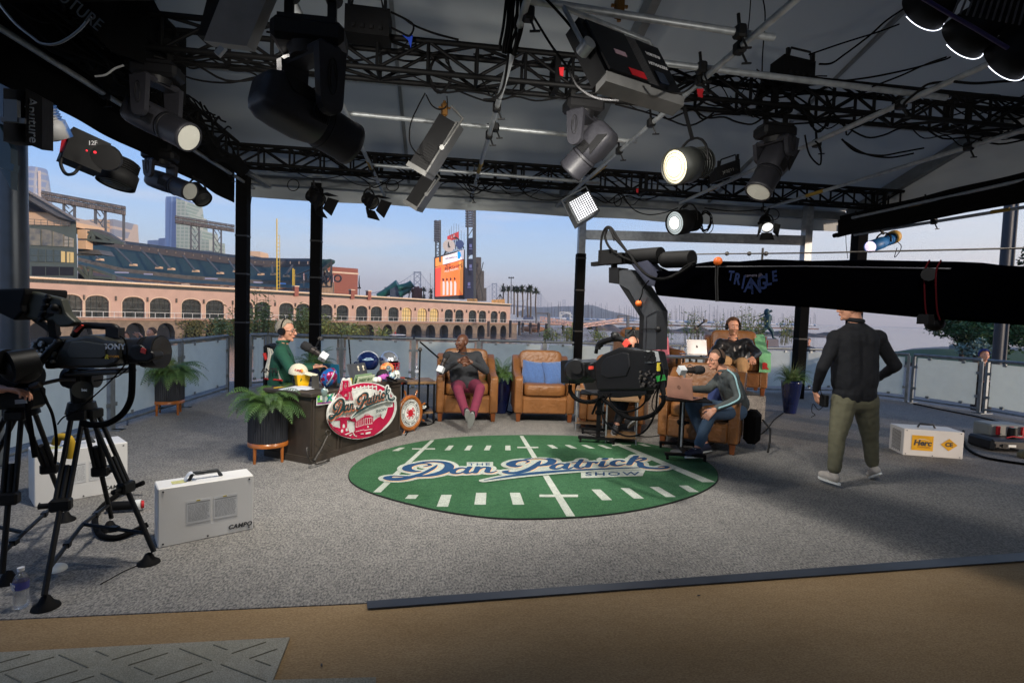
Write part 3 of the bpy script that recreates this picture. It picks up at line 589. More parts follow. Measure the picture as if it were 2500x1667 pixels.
near=lambda x:0 if x<700 else(x-700)*.35
fU=lambda x:215-near(x);fM=lambda x:185-near(x)
top=[(190,588),(300,608),(450,630),(560,645),(640,652),(700,652),(757,650),(806,640)]
mid=[(190,628),(300,655),(450,672),(560,680),(640,684),(700,686),(757,680),(762,678)]
strip('upper_seats',top,mid,fU,fM,mseat)
roof=[(190,574),(300,588),(450,607),(560,621),(640,629),(700,631),(757,631),(810,634)];r2=[(x,y+7)for x,y in roof]
strip('canopy_edge',roof,r2,lambda x:205-near(x),lambda x:204-near(x),mat('canopy_dark',s(58,66,74),.7))
strip('concourse_wall',r2,top,lambda x:216-near(x),lambda x:215.5-near(x),mat('brown_band',s(88,80,76),.9))
b2=[(x,y+9)for x,y in mid];strip('club_band',mid,b2,lambda x:184-near(x),lambda x:184-near(x),mband)
b3=[(190,650),(300,676),(450,690),(560,696),(640,700),(700,702),(757,704),(775,704)]
strip('middle_seats',b2,b3,lambda x:182-near(x),lambda x:170-near(x),mat('seat_green2',s(50,80,78),.8,nz=1,var=.3))
b4=[(x,max(y+5,y+5))for x,y in b3];strip('suite_band',b3,b4,lambda x:169-near(x),lambda x:169-near(x),mat('suite',s(90,56,52),.8,nz=.7,var=.5,col2=s(150,120,90)))
b5=[(190,706),(300,712),(450,716),(560,718),(640,722),(700,724),(757,728),(790,732)];strip('lower_seats',b4,b5,lambda x:168-near(x),lambda x:150-near(x),mat('lower_mix',s(66,62,62),.85,nz=1.1,var=.6,col2=s(120,96,84)))
for(x0,y0,x1,y1)in((282,605,322,645),(346,612,385,652),(387,617,415,655),(447,624,475,660),(505,631,535,665),(558,636,575,660),(609,641,635,668),(664,648,666,668),(714,648,697,672),(776,650,724,672),(210,598,240,632)):
 b=MB();b.bar(AD(x0,y0,fU(x0)-7),AD(x1,y1,fM(x1)-5),.6,.4);b.build('aisle',mband,bowl)
 b=MB();slab(b,[(x1-6,y1-1),(x1+6,y1-1),(x1+7,y1+4),(x1-7,y1+4)],fM(x1)-2,1.5);b.build('portal',mcream,bowl)
b=MB()
for i in range(24):x=300+i*21.5;y=588+(x-300)*.13 if x<600 else 627+(x-600)*.03;b.bar(AD(x,y+6,206-near(x)),AD(x,y+14,206-near(x)),.25)
b.build('canopy_posts',mat('pale_steel',s(170,150,135),.6),bowl)
for i,(x,y,w_,c)in enumerate(((296,665,32,'white'),(361,669,20,'white'),(515,680,30,'white'),(630,689,22,'white'),(690,692,14,'blue'))):
 b=MB();slab(b,[(x-w_/2,y-2),(x+w_/2,y-1),(x+w_/2,y+2.4),(x-w_/2,y+1.6)],160,.4);b.build('ribbon_board',mat('board_'+c,s(170,170,190)if c=='white' else s(70,120,190),.4),bowl)
b=MB();random.seed(3)
for i in range(150):
 x=random.uniform(350,700);y=688+(x-350)*.055+random.uniform(0,22);b.box(AD(x,y,158),(random.uniform(.4,1.6),.4,random.uniform(.3,.7)),0)
b.build('suite_details',mat('suite_bits',s(170,150,130),.7,nz=.3,var=.5),bowl)
en=thing('stand_end_frame','raking steel end of the grandstand beside the brick tower','grandstand',AD(790,725,168));b=MB()
slab(b,[(757,640),(806,632),(810,634),(810,640),(790,655),(768,672),(757,676)],166,3);b.build('end_seats',mseat,en)
b=MB();[b.bar(AD(x0,y0,164),AD(x1,y1,164),.5)for x0,y0,x1,y1 in((757,678,810,640),(809,634,809,700),(797,652,797,700),(788,660,788,690),(797,660,809,680),(797,680,809,660),(777,669,800,700),(763,672,763,710),(810,700,777,700))];b.build('frame',mat('frame_dark',s(60,62,64),.7),en)
b=MB();b.cyl(AD(775,724,172),AD(775,690,172),5.2,None,24);b.build('drum_wall',mat('drum',s(150,126,104),.8,nz=2,var=.3),en)
M=frame(AD(786,681,162),-RT,UP);text_mesh('ORACLE',3.2,M,.15,.06).build('sign_letters',mat('sign_dark',s(44,46,50),.6),en)
bt=thing('brick_tower','square red-brown brick tower with a pale cap beside the grandstand end','tower',AD(826,725,175))
b=MB();b.box(AD(826,694,177)+V((0,0,0)),(10.5,7,10.6),rotz(.5));b.build('shaft',mat('brick_far',s(150,92,78)),bt);b=MB();b.box(AD(826,667,177),(11,7.6,.5),rotz(.5));b.build('cap',mpeach2,bt)
myel=mat('yellow_paint',s(228,190,50),.5)
for(x0,x1,yt,yb,ym,dep,lab)in((676,683,575,712,534,140,'tall yellow foul pole in front of the grandstand'),(715,719.5,658,706,655,150,'short yellow foul pole beside the brick pillar')):
 t=thing('foul_pole',lab,'foul pole',AD(x0,yb,dep));b=MB();b.cyl(AD(x0,yb,dep),AD(x0,ym,dep),.16,None,6);b.build('pole',myel,t)
 b=MB();b.bar(AD(x1,yb-8,dep),AD(x1,yt,dep),.1);n=14
 for i in range(n+1):y=yt+(yb-8-yt)*i/n;b.bar(AD(x0,y,dep),AD(x1,y,dep),.1)
 b.build('screen',myel,t)
def light_bank(lab,top,h,legs,dep):
 (x0,y0),(x1,y1)=top;t=thing('light_bank',lab,'stadium lights',AD(legs[0][0],legs[0][2],dep));b=MB();n=22
 for k in(0,.5,1):b.bar(AD(x0,y0+h*k,dep),AD(x1,y1+h*.92*k,dep),.3)
 for i in range(n+1):
  u=i/n;x=x0+(x1-x0)*u;y=y0+(y1-y0)*u;b.bar(AD(x,y,dep),AD(x,y+h,dep),.16)
  if i<n:X=x0+(x1-x0)*(i+1)/n;Yy=y0+(y1-y0)*(i+1)/n;b.bar(AD(x,y,dep)if i%2 else AD(x,y+h,dep),AD(X,Yy+h,dep)if i%2 else AD(X,Yy,dep),.16)
 b.build('lattice',msteel,t);b=MB();random.seed(1)
 for i in range(n*2):
  u=(i+.5)/n/2;x=x0+(x1-x0)*u;y=y0+(y1-y0)*u
  for k in(.2,.65,.85):b.ell(AD(x+random.uniform(-1,1),y+h*k,dep-.6),(.42,.3,.42),None,6,4)
 b.build('lamps',mat('lamp_far',s(110,100,92),.4,nz=1,var=.5),t)
 for(xa,xb,yb)in legs:
  b=MB();y=y0+(y1-y0)*(xa-x0)/(x1-x0)+h*.95
  b.bar(AD(xa,y,dep),AD(xa,yb,dep),.5)
  if xb:
   b.bar(AD(xb,y+2,dep),AD(xb,yb+2,dep),.5);m=4
   for i in range(m):ya=y+(yb-y)*i/m;yc=y+(yb-y)*(i+1)/m;b.bar(AD(xa,ya,dep),AD((xa+xb)/2,yc,dep),.22);b.bar(AD(xb,ya,dep),AD((xa+xb)/2,yc,dep),.22)if i%2 else b.bar(AD((xa+xb)/2,ya,dep),AD(xb,yc,dep),.22)
  b.build('leg',msteel,t)
light_bank('long lattice bank of stadium lights at left, above the grey-green block',((102,467),(306,505)),21,[(156,182,545),(233,257,580),(302,None,587)],150)
light_bank('lattice bank of stadium lights in front of the green-glass tower',((428,527),(572,550)),18,[(466,486,612),(521,540,620)],225)
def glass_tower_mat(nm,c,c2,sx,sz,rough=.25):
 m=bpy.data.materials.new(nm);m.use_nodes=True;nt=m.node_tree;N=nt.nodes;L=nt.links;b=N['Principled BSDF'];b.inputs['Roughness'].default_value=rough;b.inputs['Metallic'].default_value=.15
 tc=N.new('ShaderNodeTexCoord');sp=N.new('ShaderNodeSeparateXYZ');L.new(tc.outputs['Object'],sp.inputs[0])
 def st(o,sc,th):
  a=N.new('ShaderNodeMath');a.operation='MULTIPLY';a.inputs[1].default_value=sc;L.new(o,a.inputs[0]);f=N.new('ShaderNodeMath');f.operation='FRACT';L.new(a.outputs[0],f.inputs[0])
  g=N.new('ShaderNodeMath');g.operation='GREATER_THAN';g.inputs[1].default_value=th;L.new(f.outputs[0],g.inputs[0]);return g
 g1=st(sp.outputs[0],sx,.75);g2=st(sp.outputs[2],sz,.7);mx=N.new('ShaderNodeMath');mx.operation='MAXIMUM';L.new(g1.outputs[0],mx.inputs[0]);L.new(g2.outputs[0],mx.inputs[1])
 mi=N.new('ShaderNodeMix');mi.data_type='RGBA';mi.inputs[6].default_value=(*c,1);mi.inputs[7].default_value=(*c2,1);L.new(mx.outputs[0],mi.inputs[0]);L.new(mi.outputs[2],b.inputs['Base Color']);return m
T1=1500
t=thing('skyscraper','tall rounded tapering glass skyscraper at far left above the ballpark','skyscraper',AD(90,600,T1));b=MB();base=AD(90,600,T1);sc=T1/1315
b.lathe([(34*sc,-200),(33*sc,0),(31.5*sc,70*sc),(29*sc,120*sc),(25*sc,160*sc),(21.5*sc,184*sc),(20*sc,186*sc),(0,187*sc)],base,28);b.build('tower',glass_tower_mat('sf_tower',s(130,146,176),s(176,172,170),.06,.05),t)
b=MB();b.bar(AD(96,418,T1-33),AD(100,600,T1-40),6,2);b.build('sun_glint',mat('sun_strip',s(235,205,175),.3),t)  # pale bar: strip of sunlight on the glass, painted in its colour
def tower(lab,px,dep,m,th=60,extra=None):
 b=MB();slab(b,px,dep,th);return one(b,'skyscraper',m,lab,'skyscraper','city towers behind the ballpark',origin=AD(*px[0],dep))
tower('slim blue glass tower beside the green-glass one',[(403,610),(403,490),(405,480),(430,480),(430,612)],1100,glass_tower_mat('blue_tower',s(88,120,168),s(140,164,200),.08,.0))
tower('pale green glass residential tower behind the stadium lights',[(430,612),(430,484),(452,491),(456,522),(464,523),(466,560),(492,562),(494,586),(510,586),(511,612)],1080,glass_tower_mat('green_tower',s(150,166,140),s(196,196,172),.12,.14))
tower('small white block low on the skyline left of the blue tower',[(360,600),(360,587),(387,586),(387,602)],1200,mat('pale_block',s(160,176,200),.6));tower('small blue-grey block touching the blue tower',[(387,602),(387,582),(403,581),(403,604)],1190,mat('blue_block',s(120,146,184),.6))
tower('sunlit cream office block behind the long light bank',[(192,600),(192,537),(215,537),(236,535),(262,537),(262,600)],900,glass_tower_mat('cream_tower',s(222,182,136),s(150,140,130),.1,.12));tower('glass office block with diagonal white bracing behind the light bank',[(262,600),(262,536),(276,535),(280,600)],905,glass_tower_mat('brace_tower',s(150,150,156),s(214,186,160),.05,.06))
b=MB();slab(b,[(598,622),(598,617),(610,616),(612,613),(634,614),(636,620),(636,628)],300,10);one(b,'rooftop_block',mcream,'cream rooftop block showing above the grandstand canopy','building')
SD=215
sb=thing('scoreboard','giant orange and red scoreboard screen with a clock and steel frame','scoreboard',AD(1130,735,SD))
q=lambda*p:[AD(x,y,SD+(x-1065)*.25)for x,y in p]
def panel(nm,p,m,th=1,off=0,par=None):
 b=MB();pts=[AD(x,y,SD+(x-1065)*.25-off)for x,y in p];b.prism(pts,HF*th);return b.build(nm,m,par or sb)
panel('frame',[(1060,628),(1133,608),(1134,730),(1060,730)],mat('sb_frame',s(44,50,58),.7),4,-.5)
def emat(n,c,e=.7):return mat(n,c,.4,emit=c,est=e*.5)
scr=panel('screen',[(1063,653),(1131,634),(1130,720),(1063,724)],emat('screen_orange',s(244,120,62)),.5,.1)
panel('screen_red',[(1063,656),(1092,648),(1100,690),(1085,723),(1063,724)],emat('screen_red',s(232,72,60)),.1,.25,scr)
panel('screen_glow',[(1112,640),(1131,636),(1130,720),(1118,700)],emat('screen_yellow',s(250,160,80)),.1,.25,scr)
a1=panel('advert_orange',[(1063,631),(1081,626),(1081,647),(1063,651)],emat('ad_orange',s(240,140,70)),.4,.15);panel('advert_white',[(1081,626),(1109,618),(1109,639),(1081,646)],emat('ad_white',s(224,214,220),.8),.4,.15);a3=panel('advert_white',[(1109,618),(1132,609),(1132,632),(1109,639)],emat('ad_white',s(224,214,220)),.4,.15)
b=MB();cc=AD(1120,623,SD+12);
for dx,dy,r in((0,0,4.4),(-1.6,4,3),(1.5,5,3),(0,-5,3)):b.cyl(AD(1120+dx*.5,623-dy,SD+13.2),AD(1120+dx*.5,623-dy,SD+12.9),r*.17*1.35,None,14)
b.build('cloud_logo',emat('logo_blue',s(20,150,220)),a3)
def stext(tx,x,y,size,c,par,dep=SD-1):
 M=frame(AD(x,y,dep),RT+HF*.18-V((0,0,-.22)),UP);text_mesh(tx,size,M,.04,.02).build('lettering',emat('tx_'+str(c),s(*c),.5),par)
stext('MEMBERSHIPS',1095,655,1.9,(60,18,20),scr,SD+5);stext('2026',1094,647,1.1,(60,18,20),scr,SD+5);stext('BANK OF AMERICA',1094,631,.85,(90,80,120),a1,SD+5.5);stext('ON SALE NOW!',1094,661,1.2,(250,225,215),scr,SD+5)
for i,x in enumerate((1081,1090,1099,1109)):
 b=MB();dep=SD+(x-1065)*.25-.4;slab(b,[(x-5,722),(x-5.2,694),(x-3,688),(x+3,686),(x+5,692),(x+4.6,720)],dep,.1);pl_=b.build('player_picture',emat('player_white',s(232,214,214),.6),scr)
 b=MB();b.cyl(AD(x,683-i*.8,dep-.2),AD(x,683-i*.8,dep),.62,None,10);b.build('cap',emat('player_dark',s(70,46,44),.4),pl_)
sg=panel('roof_sign',[(1092,577),(1120,565),(1120,583),(1092,588)],mat('sign_red',s(206,62,66),.5),.5,.1)
b=MB();[slab(b,[(x,y),(x+1.6,y-.6),(x+1.6,y+5.4),(x,y+6)],SD+8.2,.1)for x,y in((1097,578),(1101,576.5),(1106,574),(1109,573))];b.build('sign_strokes',mat('stroke_pale',s(226,200,196),.6),sg)
b=MB();b.cyl(AD(1096,600,SD+5),AD(1096,600,SD+5.6),2.5,None,24);ck=b.build('clock',mat('clock_face',s(222,214,206),.5),sb)
b=MB();b.bar(AD(1096,600,SD+4.8),AD(1095,591,SD+4.8),.3);b.bar(AD(1096,600,SD+4.8),AD(1099,604,SD+4.8),.3);b.build('clock_hands',mblk,ck)
b=MB();pts=[AD(1085+(1132-1085)*i/10,622-sin(pi*i/10)*34-i*1.6,SD+6+i)for i in range(11)];b.tube(pts,.35,5)
for i in range(1,10,1):b.bar(pts[i],AD(1085+4.7*i,622-1.6*i,SD+6+i),.25)
for i in range(1,9):b.bar(pts[i],AD(1085+4.7*(i+1),622-1.6*i,SD+6+i),.18)
b.bar(AD(1088,606,SD+6),AD(1131,594,SD+12),.3);b.build('arch_frame',mat('frame_dark',s(60,62,64)),sb)
b=MB()
for x,y in((1097,560),(1102,552),(1108,546),(1114,546),(1120,548),(1126,563),(1133,568)):b.bar(AD(x,y,SD+9),AD(x,y+30,SD+9),.12)
b.build('flagstaffs',msteel,sb)
b=MB();b.cyl(AD(1122.5,596,SD+9),AD(1122.5,596,SD+9.5),1.7,None,16);slab(b,[(1119,600),(1126,599),(1126,608),(1119,609)],SD+9,.5);b.build('round_badge',mat('badge',s(70,92,140),.6),sb)
def lt_tower(lab,x,w_,yt,yb,yl,dep):
 t=thing('light_tower',lab,'light tower',AD(x,yb,dep));b=MB();m=mat('tower_steel',s(74,80,84),.7)
 b.bar(AD(x-w_/2,yt,dep),AD(x-w_/2,yb,dep),.7);b.bar(AD(x+w_/2,yt,dep),AD(x+w_/2,yb,dep),1.4 if w_>14 else .9);n=7
 for i in range(n):a=yl+(yb-yl)*i/n;c=yl+(yb-yl)*(i+1)/n;b.bar(AD(x-w_/2,a if i%2 else c,dep),AD(x+w_/2,c if i%2 else a,dep),.3)
 b.build('mast',m,t);b=MB()
 for j in range(9):
  y=yt+2+(yl-yt-4)*j/8;b.bar(AD(x-w_*.75,y,dep-.5),AD(x+w_*.4,y-1,dep-.5),.25)
  for i in range(5):b.ell(AD(x-w_*.72+w_*1.05*i/4,y+1.5,dep-.9),(.5,.4,.5),None,6,4)
 b.bar(AD(x-w_*.75,yt,dep),AD(x-w_*.75,yl,dep),.25);b.bar(AD(x+w_*.35,yt,dep),AD(x+w_*.35,yl,dep),.25);b.build('lamp_array',mat('lamp_arr',s(96,98,104),.5,nz=1,var=.4),t)
lt_tower('dark lattice light tower left of the scoreboard',1069,10,538,640,588,SD+2);lt_tower('taller dark lattice light tower right of the scoreboard',1150,16,500,735,553,SD+14)
for(p,lab)in(([(1143,582),(1155,580),(1155,622),(1143,624)],'navy advertising banner with a small picture on the right light tower'),([(1143,632),(1155,632),(1155,672),(1143,672)],'dark green advertising banner on the right light tower'),([(1134,650),(1156,672),(1156,730),(1134,730)],'tall navy banner with a white emblem beside the scoreboard')):
 b=MB();slab(b,p,SD+12,.3);o=one(b,'banner',mat('banner_navy',s(44,54,76),.7),lab,'banner')
 xm=sum(k[0]for k in p)/4;ym=sum(k[1]for k in p)/4;b=MB();slab(b,[(xm-3,ym-6),(xm+3,ym-6),(xm+3,ym+2),(xm-3,ym+2)],SD+11.7,.1);b.bar(AD(xm-4,ym+6,SD+11.7),AD(xm+4,ym+6,SD+11.7),.4,.4);b.build('emblem',mat('emblem',s(120,130,180),.6),o)
b=MB();slab(b,[(1158,628),(1174,628),(1174,735),(1158,735)],SD+20,3);slab(b,[(1170,661),(1181,661),(1181,735),(1174,735)],SD+21,3);slab(b,[(1178,703),(1187,703),(1187,735),(1180,735)],SD+22,3);t=one(b,'board_backs',mat('board_back',s(96,94,92),.8,nz=2,var=.3),'stepped grey backs of the boards behind the right light tower','board',origin=AD(1165,735,SD+20))
b=MB();[b.bar(AD(x0,y0,SD+18),AD(x1,y1,SD+18),.35)for x0,y0,x1,y1 in((1160,640,1180,730),(1180,640,1160,730),(1158,630,1158,735),(1175,660,1158,700))];b.build('back_frame',mat('frame_dark',s(60,62,64)),t)
b=MB();slab(b,[(1140,738),(1140,729),(1163,729),(1164,740)],SD-15,6);one(b,'kiosk',mat('kiosk_lit',s(214,160,96),.7,nz=2,var=.4),'small sunlit orange kiosk below the right light tower','kiosk')
b=MB();slab(b,[(1200,745),(1200,732),(1232,730),(1232,746)],182,5);t=one(b,'pavilion',mat('kiosk_lit',(.5,.3,.1)),'orange pavilion with an open pyramid roof frame at the arcade end','pavilion');b=MB();A=AD(1221,718,184);[b.bar(A,AD(x,732,184),.2)for x in(1212,1218,1224,1229)];b.bar(AD(1212,732,184),AD(1229,732,184),.2);b.build('roof_frame',mblk,t)
b=MB();D3=230
sl=thing('bottle_slide','giant dark green bottle-shaped slide sculpture above the arcade wall','sculpture',AD(960,728,D3))
P3=[AD(x,y,D3)for x,y in((921,722),(938,716),(955,708),(974,700))];b.tube(P3,[1.0,1.6,2.2,3.2],12);b.build('neck',mat('slide_green',s(24,96,84),.4,nz=.5,var=.3),sl)
b=MB();slab(b,[(951,728),(953,706),(972,697),(978,728)],D3-3,6);b.build('tower',mat('slide_dark',s(70,82,96),.7,nz=1),sl)
b=MB();b.tube([AD(x,y,D3-3)for x,y in((972,702),(990,699),(1003,695),(1007,692))],[1.2,1.3,1.6,1.8],10);b.tube([AD(x,y,D3-3)for x,y in((976,718),(990,712),(1003,704))],[1.5,1.2,.7],10)
for i in range(10):b.ell(AD(974+i*3.4,703-i*.6,D3-4),(.5,.5,.9),None,6,4)
b.build('open_mouth',mat('slide_green',(0,.1,.1)),sl)
b=MB();b.ell(AD(1018,722,D3),(2.3,2,4),None,12,8);[b.ell(AD(1011+i*4.2,712+abs(i-1.6)*2.4,D3),(.95,.9,2.6),Matrix.Rotation((i-1.6)*.3,3,'Y'),8,6)for i in range(4)];one(b,'glove_sculpture',mat('glove_brown',s(140,88,74),.8,nz=1),'giant brown baseball glove sculpture beside the green slide','sculpture')
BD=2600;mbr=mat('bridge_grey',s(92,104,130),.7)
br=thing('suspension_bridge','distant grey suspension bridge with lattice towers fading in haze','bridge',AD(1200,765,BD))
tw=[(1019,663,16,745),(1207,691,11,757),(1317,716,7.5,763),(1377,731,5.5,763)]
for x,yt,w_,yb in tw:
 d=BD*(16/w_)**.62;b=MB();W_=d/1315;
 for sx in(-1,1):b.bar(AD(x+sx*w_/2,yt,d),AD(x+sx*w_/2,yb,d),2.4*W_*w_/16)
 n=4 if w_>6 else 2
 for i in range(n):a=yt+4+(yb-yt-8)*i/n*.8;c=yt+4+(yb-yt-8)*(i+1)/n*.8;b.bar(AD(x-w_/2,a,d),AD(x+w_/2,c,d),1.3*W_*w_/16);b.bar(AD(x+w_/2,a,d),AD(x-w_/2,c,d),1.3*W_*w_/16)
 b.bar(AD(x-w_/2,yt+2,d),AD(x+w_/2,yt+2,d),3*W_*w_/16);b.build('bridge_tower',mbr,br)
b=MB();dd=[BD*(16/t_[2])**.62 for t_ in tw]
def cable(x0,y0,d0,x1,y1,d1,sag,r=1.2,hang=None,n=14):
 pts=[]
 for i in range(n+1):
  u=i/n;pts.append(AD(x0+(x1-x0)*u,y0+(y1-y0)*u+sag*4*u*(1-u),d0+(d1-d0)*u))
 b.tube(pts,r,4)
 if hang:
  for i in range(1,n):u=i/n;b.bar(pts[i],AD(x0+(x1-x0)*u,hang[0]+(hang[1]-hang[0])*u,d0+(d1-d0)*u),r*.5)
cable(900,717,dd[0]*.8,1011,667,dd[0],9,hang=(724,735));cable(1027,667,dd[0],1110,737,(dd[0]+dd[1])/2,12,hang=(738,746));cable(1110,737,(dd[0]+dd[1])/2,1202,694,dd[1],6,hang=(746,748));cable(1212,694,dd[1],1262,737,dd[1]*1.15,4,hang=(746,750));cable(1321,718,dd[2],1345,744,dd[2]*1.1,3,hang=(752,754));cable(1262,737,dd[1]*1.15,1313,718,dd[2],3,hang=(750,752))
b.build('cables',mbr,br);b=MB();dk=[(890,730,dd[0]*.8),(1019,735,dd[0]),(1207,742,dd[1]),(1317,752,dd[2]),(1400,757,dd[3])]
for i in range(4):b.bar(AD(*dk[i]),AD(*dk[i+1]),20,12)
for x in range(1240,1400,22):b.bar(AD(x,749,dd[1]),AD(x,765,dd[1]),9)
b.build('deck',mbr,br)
def ridge(px,dep,th,m,nm='hills'):
 b=MB();base=[(x,812)for x,y in px];n=len(px)
 for i in range(n-1):
  b.poly([AD(*base[i],dep),AD(*base[i+1],dep),AD(*px[i+1],dep+th*.5),AD(*px[i],dep+th*.5)]);b.poly([AD(*px[i],dep+th*.5),AD(*px[i+1],dep+th*.5),AD(base[i+1][0],base[i+1][1],dep+th*2),AD(base[i][0],base[i][1],dep+th*2)])
 struct(nm,b,m)
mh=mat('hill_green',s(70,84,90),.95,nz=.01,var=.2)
random.seed(5)
def rough(pts,amp,n=6):
 out=[]
 for i in range(len(pts)-1):
  for j in range(n):u=j/n;out.append((pts[i][0]+(pts[i+1][0]-pts[i][0])*u,pts[i][1]+(pts[i+1][1]-pts[i][1])*u+random.uniform(-amp,amp)))
 return out+[pts[-1]]
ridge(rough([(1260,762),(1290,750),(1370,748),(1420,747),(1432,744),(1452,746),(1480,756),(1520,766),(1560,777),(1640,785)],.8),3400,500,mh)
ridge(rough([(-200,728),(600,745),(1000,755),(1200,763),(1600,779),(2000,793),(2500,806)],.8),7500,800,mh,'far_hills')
mtr=mat('palm_trunk',s(96,84,70),.9,nz=2);mpf=mat('palm_frond',s(52,66,44),.8,nz=1,var=.35)
def palm(x,yb,yt,dep,lab,R=None,thick=.32):
 t=thing('palm_tree',lab,'palm tree',AD(x,yb,dep),0,'palm trees on the far quay');R=(R or dep/1315*9)*1.45;top=AD(x,yt,dep);b=MB()
 b.tube([AD(x,yb,dep),(AD(x,yb,dep)+top)/2+V((random.uniform(-.3,.3),0,0)),top],[thick,thick*.8,thick*.75],7);b.build('trunk',mtr,t);b=MB()
 for i in range(60):
  a=random.uniform(0,2*pi);e=random.uniform(-.6,1.2);d=V((cos(a)*cos(e),sin(a)*cos(e),sin(e)));L_=R*random.uniform(.75,1.1);pv=top;side=d.cross(V((0,0,1))).normalized()if abs(d.z)<.99 else V((1,0,0))
  for j in range(3):
   nx=pv+d*L_/3;w0=R*.16*(1-j/3)+.03;w1=R*.16*(1-(j+1)/3)
   b.poly([pv-side*w0,pv+side*w0,nx+side*w1,nx-side*w1]);pv=nx;d=(d-V((0,0,.38))).normalized()
 b.ell(top-V((0,0,R*.15)),(R*.28,R*.28,R*.3),None,8,6);b.build('fronds',mpf,t)
random.seed(11)
for i,(x,yb,yt,w_)in enumerate(((1229,765,706,8),(1241,768,706,7),(1255,768,706,8),(1264,775,707,9),(1275,775,706,9),(1289,775,708,8),(1295,775,705,10),(1309,778,711,8))):
 palm(x,yb,yt,190,['leftmost palm of the row right of the arcade','palm second from the left, behind the light pole','third palm in the row, by the light pole','fourth palm in the row, thick double clump','fifth palm in the row, tallest of the middle clump','sixth palm in the row, slim','seventh palm in the row, with the widest crown','rightmost palm standing a little apart'][i],190/1315*(w_+2.5))
for i,(x,yb,yt)in enumerate(((942,724,707),(998,728,712),(1035,735,707),(1052,737,711),(1035,742,725),(1052,742,725))):
 palm(x,yb,yt,240+i,['palm behind the neck of the green slide','palm in front of the green slide mouth','upper palm left of the scoreboard','upper palm nearest the scoreboard','lower palm left of the scoreboard','lower palm nearest the scoreboard'][i],1.35)
def lamp_pole(x,yb,yt,dep,lab,heads=3,sp=5):
 t=thing('light_pole',lab,'light pole',AD(x,yb,dep));b=MB();b.bar(AD(x,yb,dep),AD(x,yt,dep),.22);b.bar(AD(x-sp,yt+2,dep),AD(x+sp,yt+2,dep),.14);b.build('pole',mat('frame_dark',s(60,62,64)),t);b=MB()
 for i in range(heads):b.ell(AD(x-sp+2*sp*i/max(1,heads-1),yt+1,dep),(.28,.28,.3),None,8,5)
 b.build('lamp_head',mblk,t)
lamp_pole(1248,765,677,185,'tall pole with three lamp heads among the palms');lamp_pole(1229,765,693,187,'shorter lamp pole left of the palms',1,0);lamp_pole(877,725,702,200,'dark pole with two round lamps and a furled flag above the arcade',2,2.5)
b=MB();b.tube([AD(877.5,702,199),AD(876.5,690,199),AD(877.5,673,199)],[.28,.24,.08],6);one(b,'furled_flag',mblk,'furled dark flag at the top of the pole above the arcade','flag')
for i,(x,y)in enumerate(((742,675),(814,680))):
 b=MB();b.bar(AD(x,y-10,158),AD(x,y+35,158),.14);t=one(b,'flagpole',msteel,['flagpole left of the second black post','flagpole at the brick tower'][i],'flagpole','flagpoles in the ballpark');b=MB();b.grid(lambda u,v:AD(x-1+2*u*(.6+.4*v),y-8+17*v,157.7)+HF*.2*sin(u*9),6,6);b.build('flag',mat('flag_rw',s(190,120,120),.8,nz=1.5,col2=s(220,210,210)),t)
b=MB();b.bar(AD(1050.5,740,200),AD(1050.5,667,200),.14);one(b,'flagpole',msteel,'bare grey flagpole left of the scoreboard','flagpole')
mhull=mat('hull_white',s(190,192,196),.4);mmast=mat('mast',s(96,98,108),.5)
random.seed(21);mdock=MB()
for i in range(128):
 u=i/127;x=1340+u*(1990-1340)+random.uniform(-3,3)
 if 1395<x<1425:x+=26
 yb=777+(x-1340)*.026;h=random.uniform(18,44)*(1 if x<1800 else .75);dep=random.uniform(330,480)
 t=thing('sailboat',['moored sailboat with a %s mast, %s'%(('tall','short','slim','raked','thick')[i%5],w__)for w__ in[('left of the crane neck' if x<1560 else('between the crane and the man in the puffer jacket' if x<1740 else 'around the batter statue'))]][0],'sailboat',AD(x,yb,dep),0,'moored sailboats with bare masts in the marina')
 b=MB();c=AD(x,yb,dep);b.ell(c,(3.4,1.1,.8),rotz(random.uniform(-1,1)),8,5);b.build('hull',mhull,t)
 b=MB();tp=AD(x+random.uniform(-1.2,1.2),yb-h,dep);b.tube([c,tp],[.17,.1],5)
 if i%3==0:b.bar(c+(tp-c)*.6-RT*1.2,c+(tp-c)*.6+RT*1.2,.09)
 b.build('mast',mmast,t)
b=MB();b.bar(AD(1280,785,300),AD(1990,803,420),6,1.0);struct('marina_dock',b,mat('dock',s(120,100,92),.9,nz=.3,var=.3))
b=MB();b.grid(lambda u,v:AD(1440+u*700,806+u*22,165)+HF*(v-.5)*16+V((0,0,2.2*sin(pi*v)*(.55+.45*sin(u*70)*sin(u*31+v*4))*min(1,(1-u)*5)+.1)),120,8);struct('breakwater',b,mat('rock_bank',s(112,96,84),.95,nz=1,var=.4))
mgw=mat('gangway',s(214,170,150),.5)
def gangway(lab,a,c,h,dep0,dep1,n=12):
 t=thing('gangway',lab,'gangway',AD(*c,dep1));b=MB();A0,C0=AD(*a,dep0),AD(*c,dep1);A1,C1=AD(a[0],a[1]-h,dep0),AD(c[0],c[1]-h,dep1)
 for off in(0,1.4):
  o=HF*off;b.bar(A0+o,C0+o,.14);b.bar(A1+o,C1+o,.14)
  for i in range(n):u,w_=i/n,(i+1)/n;b.bar((A0+(C0-A0)*u)+o,(A1+(C1-A1)*u)+o,.09);b.bar((A0+(C0-A0)*(u if i%2 else w_))+o,(A1+(C1-A1)*(w_ if i%2 else u))+o,.09)
 b.build('truss',mgw,t);b=MB();b.bar(A0+HF*.7,C0+HF*.7,1.3,.12);b.build('walkway',mat('dock',(.2,.15,.1)),t)
